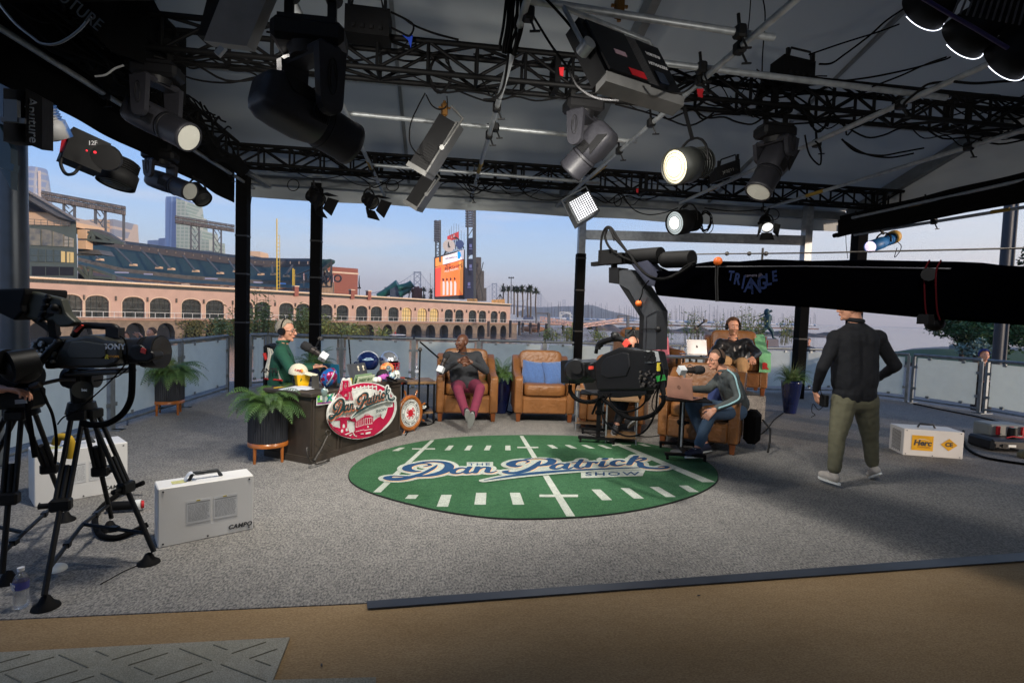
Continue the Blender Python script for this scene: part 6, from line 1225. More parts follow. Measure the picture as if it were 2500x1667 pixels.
bottle('large water bottle with a blue label on the carpet by the tripod foot',G(52,1482),.215,.034,mat('label_blue',s(40,90,160),.4,nz=4,col2=s(90,60,140)),tx=('Pure','Life'),rz=-.55)
b=MB();p_=G(985,930,.64);b.prism([AD(978,921,7.9),AD(997,921,7.9),AD(1045,939,7.9),AD(997,939,7.9),AD(978,939,7.9)],(0,.02,0));pn=one(b,'pennant',mat('pennant_black',s(24,22,24),.8),'black pennant with white lettering and an orange end lying on the side table','pennant')
M=frame(AD(1010,932,7.88),RT*1-UP*.12,UP);text_mesh('S.FRANCISCO',.062,M,.001,.002,shear=-.1).build('lettering',mwhs,pn);b=MB();b.prism([AD(977,920,7.88),AD(988,920,7.88),AD(988,938,7.88),AD(977,938,7.88)],(0,.01,0));b.build('orange_end',mat('rust_orange',s(150,58,30),.8),pn)
b=MB();b.ell((-.22,7.9,.22),(.09,.1,.07),None,14,8,z0=-.2);b.box((-.24,7.78,.2),(.12,.1,.012),.1,.004);cp=one(b,'cap',mblkcloth,'black baseball cap with a white monogram on the side table shelf','cap');text_mesh('SF',.06,frame((-.2,7.795,.245),(1,-.1,0),(0,.2,1)),.002,.002).build('monogram',mwhs,cp)
def on_desk(px,py):return G(px,py,.744)
def box_pt(u,v,z=.744):return dk_(u,v,z)
fwd=Rd
t=thing('takeout_box','bright yellow takeout box on the near end of the desk','box',on_desk(737,941));c=t.location;b=MB();b.box(V(c)+V((0,0,.065)),(.15,.15,.13),.5,0,taper=.72);b.build('box',mat('takeout_yellow',s(236,180,10),.5),t);b=MB();b.cyl(V(c)+V((-.01,-.068,.08)),V(c)+V((-.01,-.074,.08)),.026,None,16);b.build('round_logo',mat('logo_green',s(70,110,40),.6),t)
t=thing('cap','cream baseball cap with a green underbrim resting on the yellow takeout box','cap',V(c)+V((-.02,0,.12)));c2=V(t.location);mcr=mat('cap_cream',s(214,206,182),.85,nz=60,bump=.2)
b=MB();R_=Matrix.Rotation(.12,3,'Y');b.ell(c2+V((-.02,0,.03)),(.105,.095,.1),R_,20,10,z0=-.25);b.build('crown',mcr,t)
b=MB();b.grid(lambda u,v:c2+V((.05+.13*u*cos((v-.5)*1.2)+.02,(v-.5)*.19*(1-.35*u*u)-.02,.022-.03*u+.02*(1-abs(2*v-1)**2))),8,12);b.build('brim',mcr,t);b=MB();b.grid(lambda u,v:c2+V((.05+.13*u*cos((v-.5)*1.2)+.02,(v-.5)*.19*(1-.35*u*u)-.02,.017-.03*u+.02*(1-abs(2*v-1)**2))),8,12);b.build('underbrim',mat('underbrim_green',s(60,110,66),.8),t)
M=frame(c2+V((.0,-.094,.06)),(1,-.2,-.1),(.1,.3,1));text_mesh('SUPER',.03,M,.001,.001).build('lettering',mat('cap_red',s(170,50,50),.8),t);b=MB();b.ell(c2+V((.035,-.082,.055)),(.02,.008,.022),None,10,6);b.build('patch',mat('cap_orange',s(220,150,60),.8),t)
c=box_pt(.36,.1,.868);R_=Matrix.Rotation(.5,3,'Z')@Matrix.Rotation(.5,3,'Y');t=thing('football','shiny blue, silver and crimson football standing between bookends','football',c)
b=MB();b.lathe([(.085*sqrt(max(0,1-(k/8)**2))**1.25,.115*k/8)for k in range(-8,9)],c,24,R_);b.build('ball',mat('ball_metal',s(40,120,200),.22,.5,nz=9,var=.1,col2=s(150,30,80),sharp=(.49,.52)),t);b=MB();b.tube([c+R_@V((0,-.086*sqrt(max(0,1-(k/8.2)**2))**1.25,.115*k/8))for k in range(-6,7)],.008,6);b.build('silver_stripe',malu,t)
mbe=mat('bookend',s(90,84,74),.4,.4)
for i,u in enumerate((.22,.5)):
 p=box_pt(u,.16);b=MB();b.box(p+V((0,0,.075)),(.01,.1,.15),Rd,.003);b.box(p+V((0,0,.006))+du*.03,(.08,.14,.01),Rd);one(b,'bookend',mbe,['grey metal bookend left of the shiny football','grey metal bookend right of the shiny football'][i],'bookend')
b=MB();random.seed(9);b.tube(smooth_path([on_desk(790,940)+V((random.uniform(-.06,.06),random.uniform(-.05,.05),.012+random.uniform(0,.02)))for _ in range(26)],3),.005,5);b.tube(smooth_path([on_desk(790,944)+V((0,0,.01)),on_desk(795,950)+V((0,0,0)),AN(985,720,.03),AN(1000,740,.03)],4),.006,5);one(b,'chain',mat('chrome_chain',s(190,190,195),.2,.9),'heap of silver chain spilling over the desk edge above the numeral sign','chain')
def laptop(lab,loc,rz,w,d,h,tilt,m,logo=None,open_dir=-1):
 t=thing('laptop',lab,'laptop',loc,rz);M=wm(t);b=MB(M);b.box((0,0,.009),(w,d,.016),None,.004);b.build('base',m,t)
 b=MB(M);R=Matrix.Rotation(tilt,3,'X');c=V((0,d/2,.016))+R@V((0,0,h/2));b.box(c,(w,.008,h),R,.003);ld=b.build('lid',m,t)
 b=MB(M);b.box(V((0,d/2-.006,.016))+R@V((0,0,h/2)),(w*.93,.003,h*.9),R);b.build('screen',mblk,ld)
 b=MB(M)
 for i in range(5):b.box((0,-.03+.02*i,.0185),(w*.86,.014,.003))
 b.build('keyboard',mat('keys',s(50,50,54),.6),t)
 if logo:
  b=MB(M)
  if logo=='fruit':b.ell(c+R@V((0,.006,0)),(.014,.003,.016),R,12,8);b.ell(c+R@V((.005,.006,.02)),(.004,.002,.006),R,8,5)
  else:b.tube([c+R@V((.02*cos(a),.006,.02*sin(a)))for a in[2*pi*i/20 for i in range(20)]],.0015,4,True);b.bar(c+R@V((-.006,.006,-.016)),c+R@V((0,.006,.016)),.002);b.bar(c+R@V((.004,.006,-.016)),c+R@V((.01,.006,.012)),.002)
  b.build('lid_logo',mblk,ld)
 return t
msil=mat('laptop_silver',s(140,142,146),.35,.6)
ang=atan2(du.y,du.x)
laptop('dark silver laptop on the desk turned towards the host',box_pt(.98,.3),ang+pi,.33,.23,.22,.35,mat('laptop_grey',s(96,98,102),.35,.6))
b=MB();b.box(box_pt(.72,.4,.86),(.01,.24,.22),Rd@Matrix.Rotation(-.12,3,'Y'));one(b,'folder',mat('teal_card',s(0,92,122),.6),'teal blue folder standing behind the dark laptop on the desk','folder')
b=MB();b.box(box_pt(.15,.36,.747),(.3,.22,.004),Rd@rotz(.2));b.box(box_pt(.2,.3,.752),(.21,.28,.003),Rd);one(b,'papers',mat('paper',s(205,210,218),.8),'loose white papers on the desk behind the yellow takeout box','paper')
b=MB();b.cyl(box_pt(.02,.55,.75),box_pt(.15,.52,.75),.005,None,6);one(b,'pencil',mat('pencil',s(210,170,40),.5),'yellow pencil at the left end of the desk','pencil')
t=thing('license_plates','green and white lettered licence plates leaning together on the desk','licence plate',box_pt(.86,.06));
for i,(m,tx)in enumerate(((mat('plate_green',s(150,180,140),.5),'EMERYVILLE'),(mat('plate_cream',s(200,210,180),.5),'WEST BAY'))):
 c=box_pt(.88+.02*i,.07-.03*i,.80-.005*i);Rp=Rd@Matrix.Rotation(.3,3,'X');b=MB();b.box(c,(.3,.006,.13-.03*i),Rp,.002);o=b.build('plate',m,t);text_mesh(tx,.05,frame(c+Rp@V((0,-.005,.0)),Rp@V((1,0,0)),Rp@V((0,0,1))),.001,.001).build('lettering',mat('plate_ink',s(60,100,60),.5),o)
b=MB();b.box(box_pt(.8,.1,.76),(.1,.06,.03),Rd,.003);b.box(box_pt(1.1,.2,.77),(.22,.14,.05),Rd,.003);b.box(box_pt(1.1,.2,.81),(.2,.12,.025),Rd,.003);one(b,'books',mat('book_dark',s(60,48,40),.6,nz=12,var=.5),'small stack of dark boxes behind the licence plates','box')
def sym(b,p,k,n=9):b.ell(p,(k,k,k),None,12,8)
for i,(u,v)in enumerate(((1.12,.02),(1.07,.03))):
 b=MB();p=box_pt(u,v,.775);b.ell(p,.036,None,18,12);t=one(b,'baseball',mwhs,['white baseball on a stand in front of the desk items','second pale ball just left of the baseball'][i],'baseball');b=MB();b.tube([p+rotz(.5)@V((.02,-.031*1,.0))+V((.0,0,.03*sin(a)))for a in[-1+.25*j for j in range(9)]],.0015,4);b.build('stitching',mred_t,t)
for i,u in enumerate((1.0,1.09)):
 b=MB();p=box_pt(u,.24,.84);b.lathe([(.012,0),(.022,.01),(.012,.03),(.022,.045),(.01,.065),(.018,.08),(0,.1)],p,12);one(b,'figurine',mcr,['left of two small cream figurines on the dark box','right of two small cream figurines on the dark box'][i],'figurine','cream figurines')
def helmet(lab,c,r,yaw,shell,mask,pitch=0,stripe=None,logo=None,name='football_helmet'):
 c=V(c);R=rotz(yaw)@Matrix.Rotation(pitch,3,'Y');t=thing(name,lab,'helmet',c-V((0,0,r)));b=MB()
 def fn(u,v):
  a=(u-.5)*2*(pi*.80)+pi;e=-.95+v*(.95+pi/2);k=1+.08*cos(a)*0;x=cos(a)*cos(e)*1.1;return c+R@V((r*x*k-r*.06*0,r*.93*sin(a)*cos(e),r*1.02*sin(e)))
 b.grid(fn,30,16);b.build('shell',shell,t)
 b=MB();b.grid(lambda u,v:c+R@V((r*.97*(-1+2*v)*0+r*cos((u-.5)*1.26)*1.1*cos(.12+v*1.45),r*.93*sin((u-.5)*1.26)*cos(.12+v*1.45),r*1.02*sin(.12+v*1.45))),10,10);b.build('brow',shell,t)
 b=MB()
 for z in(-.1,-.38,-.68):b.tube([c+R@V((r*(.45+.95*cos(a)),r*.82*sin(a),r*z))for a in[-1.35+2.7*i/12 for i in range(13)]],r*.045,6)
 for y in(-.3,0,.3):b.tube([c+R@V((r*1.36*(1-.1*abs(y)),r*y,r*-.1)),c+R@V((r*1.4*(1-.1*abs(y)),r*y,r*-.68))],r*.045,6)
 for y in(-.8,.8):b.tube([c+R@V((r*.65,r*y,r*-.05)),c+R@V((r*.66,r*y,r*-.7)),c+R@V((r*.3,r*y,r*-.75))],r*.045,6)
 b.build('face_mask',mask,t);b=MB();b.ell(c+R@V((0,0,-r*.1)),(r*.86,r*.82,r*.8),R,14,8);b.build('padding',mblk,t)
 if stripe:b=MB();b.tube([c+R@V((r*1.12*cos(a),0,r*1.04*sin(a)))for a in[.35+2.4*i/14 for i in range(15)]],r*.06,5);b.build('stripe',stripe,t)
 if logo:
  for sg in(-1,1):
   b=MB();b.tube([c+R@V((r*q[0]*1.02,sg*r*.93*sqrt(max(.02,1-(q[0]/1.1)**2-q[1]**2))*1.02,r*q[1]))for q in((-.5,.25),(-.2,.38),(.2,.36),(.55,.22),(.2,.2),(-.2,.24),(-.5,.25))],r*.06,5);b.ell(c+R@V((r*.3,sg*r*.86,r*.26)),(r*.12,r*.05,r*.09),R,8,6);b.build('side_emblem',logo,t)
 return t
mnavy=mat('helmet_navy',s(20,38,86),.18,.3,nz=4,coat=.5);msilv=mat('helmet_silver',s(180,184,190),.2,.7,coat=.5);mgry=mat('mask_grey',s(170,175,180),.3,.3);mredm=mat('mask_red',s(150,24,40),.3)
helmet('navy football helmet with a pale bird emblem at the back of the desk',box_pt(1.38,.4,.955),.125,3.3,mnavy,mnavy,logo=mat('emblem_pale',s(150,180,200),.4),stripe=mgry)
helmet('silver football helmet with a red face mask at the right end of the desk',box_pt(1.58,.22,.955),.13,-1.0,msilv,mredm,logo=mat('emblem_navy',s(24,36,80),.4))
helmet('red mini helmet with a yellow face mask between the larger helmets',box_pt(1.42,.13,.87),.085,3.6,mat('helmet_orange',s(216,80,40),.3,nz=30,col2=s(240,190,120)),mat('mask_yellow',s(240,190,30),.35),pitch=.3)
helmet('small white mini helmet with a yellow stripe at the front right of the desk',box_pt(1.52,.06,.80),.055,-1.2,mwhs,mwhs,stripe=mat('stripe_yellow',s(220,210,60),.4))
t=thing('cap','black cap with a pink and purple crown on the desk beside the mug','cap',box_pt(1.26,.07));c2=V(t.location);b=MB();b.ell(c2+V((0,.0,.06)),(.08,.08,.085),Matrix.Rotation(.3,3,'Y'),18,10,z0=-.3);b.build('crown',mat('cap_pinkblack',s(30,28,32),.8,nz=3,col2=s(190,90,180),sharp=(.5,.51)),t);b=MB();b.grid(lambda u,v:c2+V((.05+.14*u,-.03+(v-.5)*.17*(1-.35*u*u)-.06*u,.045-.045*u+.02*(1-abs(2*v-1)**2))),8,10);b.build('brim',mblkcloth,t)
t=thing('mug','patterned white and blue mug between the cap and the white mini helmet','mug',box_pt(1.40,.05));c2=V(t.location);b=MB();b.lathe([(0,0),(.042,.0),(.046,.02),(.05,.1),(.045,.1),(.042,.02),(0,.01)],c2,20);b.build('cup',mat('mug_blue',s(190,205,200),.3,nz=22,col2=s(40,90,140),sharp=(.5,.56)),t);b=MB();b.tube([c2+V((.045+.03*sin(a),-.02,.05+.035*cos(a)))for a in[pi*i/8 for i in range(9)]],.006,6);b.build('handle',mwhs,t)
b=MB();[b.ell(box_pt(1.37+random.uniform(-.03,.03),.06+random.uniform(-.02,.02),.86+random.uniform(0,.05)),.025,None,8,6)for _ in range(7)];one(b,'crumpled_wrap',mat('wrap_teal',s(30,90,110),.5,nz=14,var=.5,col2=s(200,200,190)),'crumpled teal wrapper poking out of the mug','wrapper')
b=MB();b.box(box_pt(.7,.12,.78),(.03,.02,.07),Rd,.003);b.box(box_pt(.74,.12,.78),(.025,.02,.08),Rd,.003);one(b,'sticky_notes',mat('note_yellow',s(226,204,60),.7),'yellow sticky notes beside the teal folder','note')
mfoam=mat('foam',s(36,36,38),.95,nz=90,bump=.6)
def mic(lab,c,d,flag=None,r=.05,L_=.13,rec=True,cube=True,par=None):
 c,d=V(c),V(d).normalized();t=thing('microphone',lab,'microphone',c);R=d.to_track_quat('Z','Y').to_matrix()
 b=MB();b.lathe([(0,-L_*.5),(r*.8,-L_*.45),(r,-L_*.2),(r*1.02,L_*.2),(r*.8,L_*.42),(0,L_*.5)],c,20,R);b.build('foam_windscreen',mfoam,t)
 b=MB();b.cyl(c-d*L_*.45,c-d*(L_*.45+.1),r*.75,r*.62,18);b.cyl(c-d*(L_*.45+.1),c-d*(L_*.45+.13),r*.5,None,14);b.build('body',mat('mic_body',s(60,54,52),.4,.4),t)
 b=MB();b.tube([c-d*(L_*.45+.05)+R@V((r*1.25*cos(a),r*1.25*sin(a),0))for a in[2*pi*i/20 for i in range(20)]],.004,5,True);b.build('shock_mount',mclamp,t)
 if cube:b=MB();b.box(c-d*(L_*.45+.16),(.085,.085,.085),R@rotz(.6),.004);q_=b.build('mic_flag',mat('flag_white',s(206,210,214),.5),t);M=Matrix.Translation(c-d*(L_*.45+.16))@(R@rotz(.6)).to_4x4();[text_mesh('network',.018,M@frame(f_,x_,y_),.0005).build('flag_text',mat('print_grey',(.2,.2,.2)),q_)for f_,x_,y_ in(((0,-.044,0),(1,0,0),(0,0,1)),)]
 return t
mh_=AD(748,846,6.15);mic('large studio microphone with a white flag in front of the host',mh_,V((-.9,-.1,.55)),r=.052)
def boom(lab,pts,r=.01,base=True):
 t=thing('boom_arm',lab,'boom arm',pts[0]);
 for i in range(len(pts)-1):
  a,c=V(pts[i]),V(pts[i+1]);sd=V((0,.02,0));b=MB();b.cyl(a+sd,c+sd,r*.6,None,8);b.cyl(a-sd,c-sd,r*.6,None,8);b.build('arm_segment',mclamp,t);b=MB();b.cyl(c-sd*1.4,c+sd*1.4,r*2.4,None,12);b.ell(a,r*2,None,8,6);b.build('joint',mir,t)
 b=MB();k=[V(pts[0])+(V(pts[1])-V(pts[0]))*(.2+.6*j/20)+V((.012*sin(j*2.2),0,.012*cos(j*2.2)+.02))for j in range(21)];b.tube(k,.003,4);b.build('spring',malu,t);return t
A0=box_pt(1.22,.52);boom('black folding microphone arm clamped to the back of the desk',[A0,AD(851,824,6.6),AD(782,826,6.4),AD(768,852,6.2)])
t=thing('mic_stand','black microphone stand with an angled boom between the side table and the armchair','microphone stand',V((-.28,7.75,0)));b=MB();b.cyl((-.28,7.75,.02),(-.28,7.75,1.07),.012,None,10);b.cyl((-.28,7.75,0),(-.28,7.75,.02),.13,.12,24);b.build('stand',mblk,t)
q1,q2=AD(1026,835,7.75),AD(1070,873,7.35);b=MB();b.cyl(q1,q2,.012,None,8);b.build('boom',mblk,t);b=MB();b.ell((-.28,7.75,1.08),.03,None,10,8);b.build('clutch',mir,t)
mic('studio microphone with a white flag in front of the seated man in burgundy trousers',AD(1090,868,7.3),V((.3,.2,.75)),r=.047,L_=.1)
mic('studio microphone with a white flag in front of the man in the grey zip jacket',AD(1706,903,6.35),V((1,.12,.03)),r=.052,L_=.14)
t=thing('mic_stand','microphone stand behind the pink laptop holding the right hand microphone','microphone stand',V((2.75,6.75,0)));q1=AD(1672,905,6.5);b=MB();b.cyl((q1.x,q1.y,.03),q1,.012,None,10);b.cyl((q1.x,q1.y,0),(q1.x,q1.y,.03),.13,.12,24);b.build('stand',malu,t)
boom('short boom with a microphone pole above the grey laptop on the riser',[AD(1712,870,8.2),AD(1700,800,8.2),AD(1722,783,8.1)]);boom('small boom arm above the dark screen behind the crane',[AD(1556,850,8.4),AD(1548,800,8.4),AD(1530,818,8.3)])
def stand(lab,c,rz,hz,topw=.5,low=None):
 t=thing('laptop_stand',lab,'laptop stand',c,rz);M=wm(t);b=MB(M);b.box((0,0,hz),(topw,.36,.02),None,.004);b.build('tray',mblk,t)
 b=MB(M);b.box((0,.12,hz/2+.04),(.06,.04,hz-.08));b.build('column',mclamp,t);b=MB(M);b.box((0,.12,hz*.55),(.1,.09,.05),None,.01);b.cyl((.05,.12,hz*.55),(.09,.12,hz*.55),.018);b.build('height_clamp',mblk,t)
 b=MB(M);b.box((-.02,-.28,.075),(.46,.05,.03));b.box((0,.0,.075),(.05,.56,.03));b.box((0,.28,.075),(.46,.05,.03));b.build('base_frame',mclamp,t)
 for x,y in((-.22,-.28),(.2,-.28),(-.21,.28),(.21,.28)):b=MB(M);b.cyl((x-.012,y,.028),(x+.012,y,.028),.027,None,14);b.box((x,y,.055),(.03,.03,.02));b.build('castor',mblk,t)
 return t
stand('black laptop stand on castors left of the crane camera',(2.12,6.9,0),-.3,.62);LS=G(1672,972,.69);stand('black laptop stand on castors under the rose laptop',(LS.x,LS.y,0),-.25,.68,.56)
laptop('rose coloured laptop seen from behind in front of the man in the grey zip jacket',(LS.x,LS.y,.695),2.2,.34,.24,.25,-.22,mat('laptop_rose',s(186,136,118),.4,.3),'round')
laptop('laptop under the crane camera on the left stand',(2.12,6.9,.63),.2,.32,.22,.2,-.7,mat('laptop_dark',s(60,62,66),.4,.3))
tb_=AD(1678,880,8.0);b=MB();b.box(AD(1680,872,8.0),(.75,.4,.025),-.2,.004);t=one(b,'tray_table',mat('tray',s(70,66,62),.4),'dark tray table with clamps holding the grey laptop on the riser','table');q1=AD(1688,880,8.0);b=MB();b.cyl((q1.x,q1.y,RZ),q1,.02);b.build('column',malu,t);b=MB();[b.box(AD(1652+i*16,882,7.85),(.02,.03,.08))for i in range(4)];b.build('clamps',mclamp,t)
laptop('silver laptop with a fruit logo on the raised tray table',AD(1692,866,8.05),pi+.1,.33,.22,.22,.2,msil,'fruit')
for i,(px,py,Y,w_,lab)in enumerate(((1568,880,7.6,.34,'wooden shelf unit with bottles under the crane camera'),(1620,950,6.95,.34,'wooden shelf table beside the pink laptop stand'))):
 c=[V((2.2,7.6,0)),V((2.38,6.75,0))][i];t=thing('side_table',lab,'side table',c);M=wm(t);b=MB(M)
 b.box((0,0,.58),(.42,.4,.03),-.3,.004);b.build('table_top',mtop,t);b=MB(M);b.box((0,0,.1),(.4,.38,.02),-.3);b.build('shelf',mtop,t)
 for x in(-1,1):
  for y in(-1,1):q_=rotz(-.3)@V((x*.19,y*.18,0));b=MB(M);b.cyl((q_.x,q_.y,0),(q_.x,q_.y,.57),.011,None,8);b.build('leg',malu,t)
b=MB();b.box(AD(1560,828,8.6),(.46,.04,.3),-.1,.01);t=one(b,'monitor',mat('monitor_grey',s(50,56,56),.5),'dark grey back of a monitor behind the crane camera','monitor');b=MB();q1=AD(1560,848,8.6);b.cyl((q1.x,q1.y,RZ),q1,.02);b.build('stand',mblk,t)
b=MB();b.box((3.98,6.35,.3),(.2,.3,.42),-.6,.06);t=one(b,'backpack',mblkcloth,'black backpack on the carpet behind the nearest armchair','backpack');b=MB();b.tube([(4.08,6.3,.4),(4.13,6.2,.3),(4.12,6.18,.15),(4.05,6.1,.03)],.012,6);b.build('strap',mclamp,t)
mwbox=mat('heater_white',s(222,220,216),.45,nz=3,var=.04);mtxt=mat('print_dark',s(60,60,62),.6);mblu=mat('handle_dark',s(40,44,48),.4)
def heater(lab,p0,p1,h,dep,kind,vent=None):
 p0,p1=V(p0),V(p1);d=(p1-p0).normalized();L_=(p1-p0).length;nb=V((-d.y,d.x,0));
 if nb.y<0:nb=-nb
 t=thing('heater_box',lab,'heater box',p0,0,'white heater boxes');R=rotz(atan2(d.y,d.x));c=(p0+p1)/2+nb*dep/2+V((0,0,h/2));up=V((0,0,1))
 b=MB();b.box(c,(L_,dep,h),R,.006);b.build('case',mwbox,t)
 def Fp(u,z,k=.004):return p0+d*u*L_+up*z*h-nb*k
 b=MB();m_=c+up*(h/2);b.tube([m_-d*.1,m_-d*.075+up*.045,m_+d*.075+up*.045,m_+d*.1],.013,8);b.build('handle',mblu,t)
 b=MB()
 for u,z in((.05,.06),(.95,.06),(.05,.94),(.95,.94),(.5,.05)):b.cyl(Fp(u,z,.001),Fp(u,z,.005),.006,None,8)
 b.build('screws',mtxt,t)
 if kind=='campo':
  for u0,u1 in((.28,.53),(.56,.82)):
   b=MB();b.prism([Fp(u0,.72,.002),Fp(u1,.72,.002),Fp(u1,.32,.002),Fp(u0,.32,.002)],-nb*.0012);lb_=b.build('warning_label',mat('label_grey',s(214,214,213),.6),t)
   b=MB();b.prism([Fp(u0+.01,.685,.0035),Fp(u1-.01,.685,.0035),Fp(u1-.01,.665,.0035),Fp(u0+.01,.665,.0035)],-nb*.0006)
   for r_ in range(13):
    z=.64-.022*r_;x=u0+.015
    while x<u1-.03:w_=random.uniform(.012,.04);b.prism([Fp(x,z,.0035),Fp(min(x+w_,u1-.012),z,.0035),Fp(min(x+w_,u1-.012),z-.007,.0035),Fp(x,z-.007,.0035)],-nb*.0005);x+=w_+.008
   b.build('label_print',mat('fine_print',s(158,158,158),.6),lb_);b=MB();b.prism([Fp(u0+.1,.715,.0035),Fp(u0+.14,.715,.0035),Fp(u0+.14,.695,.0035),Fp(u0+.1,.695,.0035)],-nb*.0006);b.build('yellow_mark',mat('mark_yellow',s(200,180,40),.6),lb_)
  text_mesh('CAMPO',.042,frame(Fp(.85,.12,.003),d,up),.0008,.0015,shear=.2,space=1.1).build('lettering',mtxt,t)
  q_=c+up*(h/2+.001);b=MB();b.prism([q_-d*L_*.35-nb*dep*.2,q_-d*.12-nb*dep*.2,q_-d*.12+nb*dep*.15,q_-d*L_*.35+nb*dep*.15],up*.001);b.build('top_sticker',mat('sticker',s(190,186,120),.5,nz=40,var=.2),t)
  b=MB();b.grid(lambda u,v:q_+d*(-.13+.07*u)+nb*(-.04+.07*v)+up*(.004+.05*sin(u*2.6)),8,4);b.build('paper_tag',mat('paper',(.6,.6,.6)),t)
 else:
  b=MB();b.prism([Fp(.14,.78,.002),Fp(.5,.78,.002),Fp(.5,.22,.002),Fp(.14,.22,.002)],-nb*.0012);y_=b.build('yellow_sticker',mat('herc_yellow',s(226,168,20),.5),t)
  text_mesh('Herc',.098,frame(Fp(.32,.5,.004),d,up),.0008,.004,shear=.15).build('lettering',mtxt,y_);text_mesh('Rentals',.05,frame(Fp(.35,.36,.004),d,up),.0008).build('lettering_small',mat('print_orange',s(190,130,30),.6),y_)
  b=MB();b.grid(lambda u,v:Fp(.19+.26*u,.59+.05*sin(pi*u)+.02*v*sin(pi*u),.0045),10,2);b.build('swoosh',mwhs,y_)
  b=MB();cx_=.76;b.prism([Fp(cx_,.73,.002),Fp(cx_+.14,.5,.002),Fp(cx_,.27,.002),Fp(cx_-.14,.5,.002)],-nb*.0012);y_=b.build('diamond_sticker',mat('herc_yellow',(.7,.4,.01)),t);text_mesh('CE',.07,frame(Fp(.76,.5,.004),d,up),.0008,.003).build('lettering',mtxt,y_)
  b=MB();sd=p0-d*.0015
  for i in range(9):
   for j in range(14):q_=sd+nb*dep*(.2+.07*i)+up*h*(.12+.055*j+(.027 if i%2 else 0));b.cyl(q_-d*.002,q_+d*.001,.007,None,6)
  b.build('vent_holes',mtxt,t)
 return t
hA,hB=G(385,1339),G(618,1291);heater('nearest white heater box with printed labels, in front of the camera tripod',hA,hB,.40,.2,'campo')
hA,hB=G(84,1238),G(312,1196);heater('white heater box behind the tripod legs at left',hA,hB,.42,.3,'campo')
hA,hB=G(2203,1110),G(2350,1121);heater('white heater box with yellow hire stickers at right',hA,hB,.34,.36,'herc')
c0_=G(2370,1100);t=thing('equipment_case','black hard equipment case lying on the carpet at the right edge','case',G(2440,1105));cc=G(2455,1100);b=MB();b.box(cc+V((.05,.1,.09)),(.62,.42,.16),-.15,.03);b.build('shell',mat('case_black',s(20,20,22),.45),t);b=MB();b.tube([cc+V((-.12,-.16,.07)),cc+V((-.12,-.2,.07)),cc+V((.08,-.22,.06)),cc+V((.08,-.18,.06))],.012,6);b.box(cc+V((-.2,-.14,.1)),(.05,.02,.05),-.15);b.build('handle',mclamp,t);b=MB();b.box(cc+V((-.08,-.145,.1)),(.1,.006,.03),-.15);b.build('label',mwhs,t)
t=thing('equipment_case','grey hard case with red latches resting behind the black case','case',cc+V((.25,.35,0)));b=MB();b.box(cc+V((.25,.32,.19)),(.5,.3,.26),-.15,.02);b.build('shell',mat('case_grey',s(120,124,122),.5),t)
for k in(-.18,.0,.16):b=MB();b.box(cc+V((.25+k,.15-k*.15,.24)),(.045,.03,.12),-.15,.005);b.build('latch',mred_t,t)
b=MB();b.cyl(cc+V((.16,.06,.17)),cc+V((.16,.06,.3)),.06,.05,16);t=one(b,'lens',mclamp,'black camera lens standing on the black case','lens');b=MB();b.cyl(cc+V((.16,.06,.29)),cc+V((.16,.06,.305)),.04);b.build('glass',mdglass,t)
b=MB();b.tube(smooth_path([cc+V((.0,.0,.18)),cc+V((.08,-.02,.2)),cc+V((.2,-.03,.19)),cc+V((.3,.02,.22))],5),.008,6);one(b,'red_cable',mred_t,'short red cables lying on the black case','cable')
b=MB();b.tube(smooth_path([G(2352,1052,.06),G(2352,1075,.02),G(2362,1095,.015),G(2400,1115,.015),G(2470,1128,.015),G(2560,1140,.015)],6),.016,8);one(b,'power_cable',mcable,'thick black cable running from the white heater to the right edge','cable')
b=MB();b.ell(G(2492,1118)+V((.1,0,.04)),(.12,.1,.07),None,12,8,z0=-.4);one(b,'sandbag',mat('khaki',s(110,106,84),.9),'small khaki bag at the right edge in front of the cases','bag')
def floor_cable(lab,pts,r=.012,grp=None,m=None):b=MB();b.tube(smooth_path([G(x,y,z)for x,y,z in pts],6),r,7);return one(b,'cable',m or mcable,lab,'cable',grp)
floor_cable('thick black cable looping on the carpet behind the near heater box',((350,1178,.12),(300,1200,.04),(250,1235,.02),(232,1270,.02),(245,1305,.02),(285,1312,.02),(330,1295,.03),(360,1280,.05)),.02)
floor_cable('black cable on the carpet between the two armchairs',((1195,1010,.02),(1230,1002,.02),(1255,1006,.02),(1270,985,.03)),.012)
floor_cable('black cable at the foot of the side table',((1035,1000,.02),(1055,1005,.02),(1075,1003,.02)),.012)
floor_cable('thin black cable trailing on the carpet from the tripod foot',((340,1378,.004),(300,1395,.004),(270,1412,.004),(245,1425,.004)),.0025)
floor_cable('thin cable on the carpet under the laptop stand',((1650,1070,.01),(1700,1082,.01),(1760,1070,.01),(1700,1100,.01),(1672,1096,.01)),.006)
b=MB();q_=G(290,1235,.05);b.cyl(G(262,1236,.05),G(330,1232,.05),.035,None,12);t=one(b,'plug',mblk,'thick black plug with red and white ends lying by the tripod leg','plug');b=MB();b.cyl(G(331,1232,.05),G(345,1231,.05),.04,None,14);b.build('white_collar',mwhs,t);b=MB();b.cyl(G(345,1231,.05),G(352,1230,.05),.03,None,12);b.build('red_end',mred_t,t)
floor_cable('black cable running along the foot of the desk towards the side table',((990,1062,.01),(1010,1040,.01),(1050,1036,.01),(1065,1022,.01)),.008)
floor_cable('thin black cable lying on the carpet under the crane camera',((1420,1052,.006),(1470,1066,.006),(1520,1058,.006),(1580,1066,.006),(1640,1058,.006)),.006)
floor_cable('black cable from the nearest armchair to the tall planter at right',((1835,1075,.01),(1870,1050,.01),(1890,1025,.01),(1912,1008,.01)),.008)
floor_cable('thick cable along the foot of the right railing',((2230,985,.02),(2300,1000,.02),(2390,1018,.02),(2480,1040,.02)),.014)
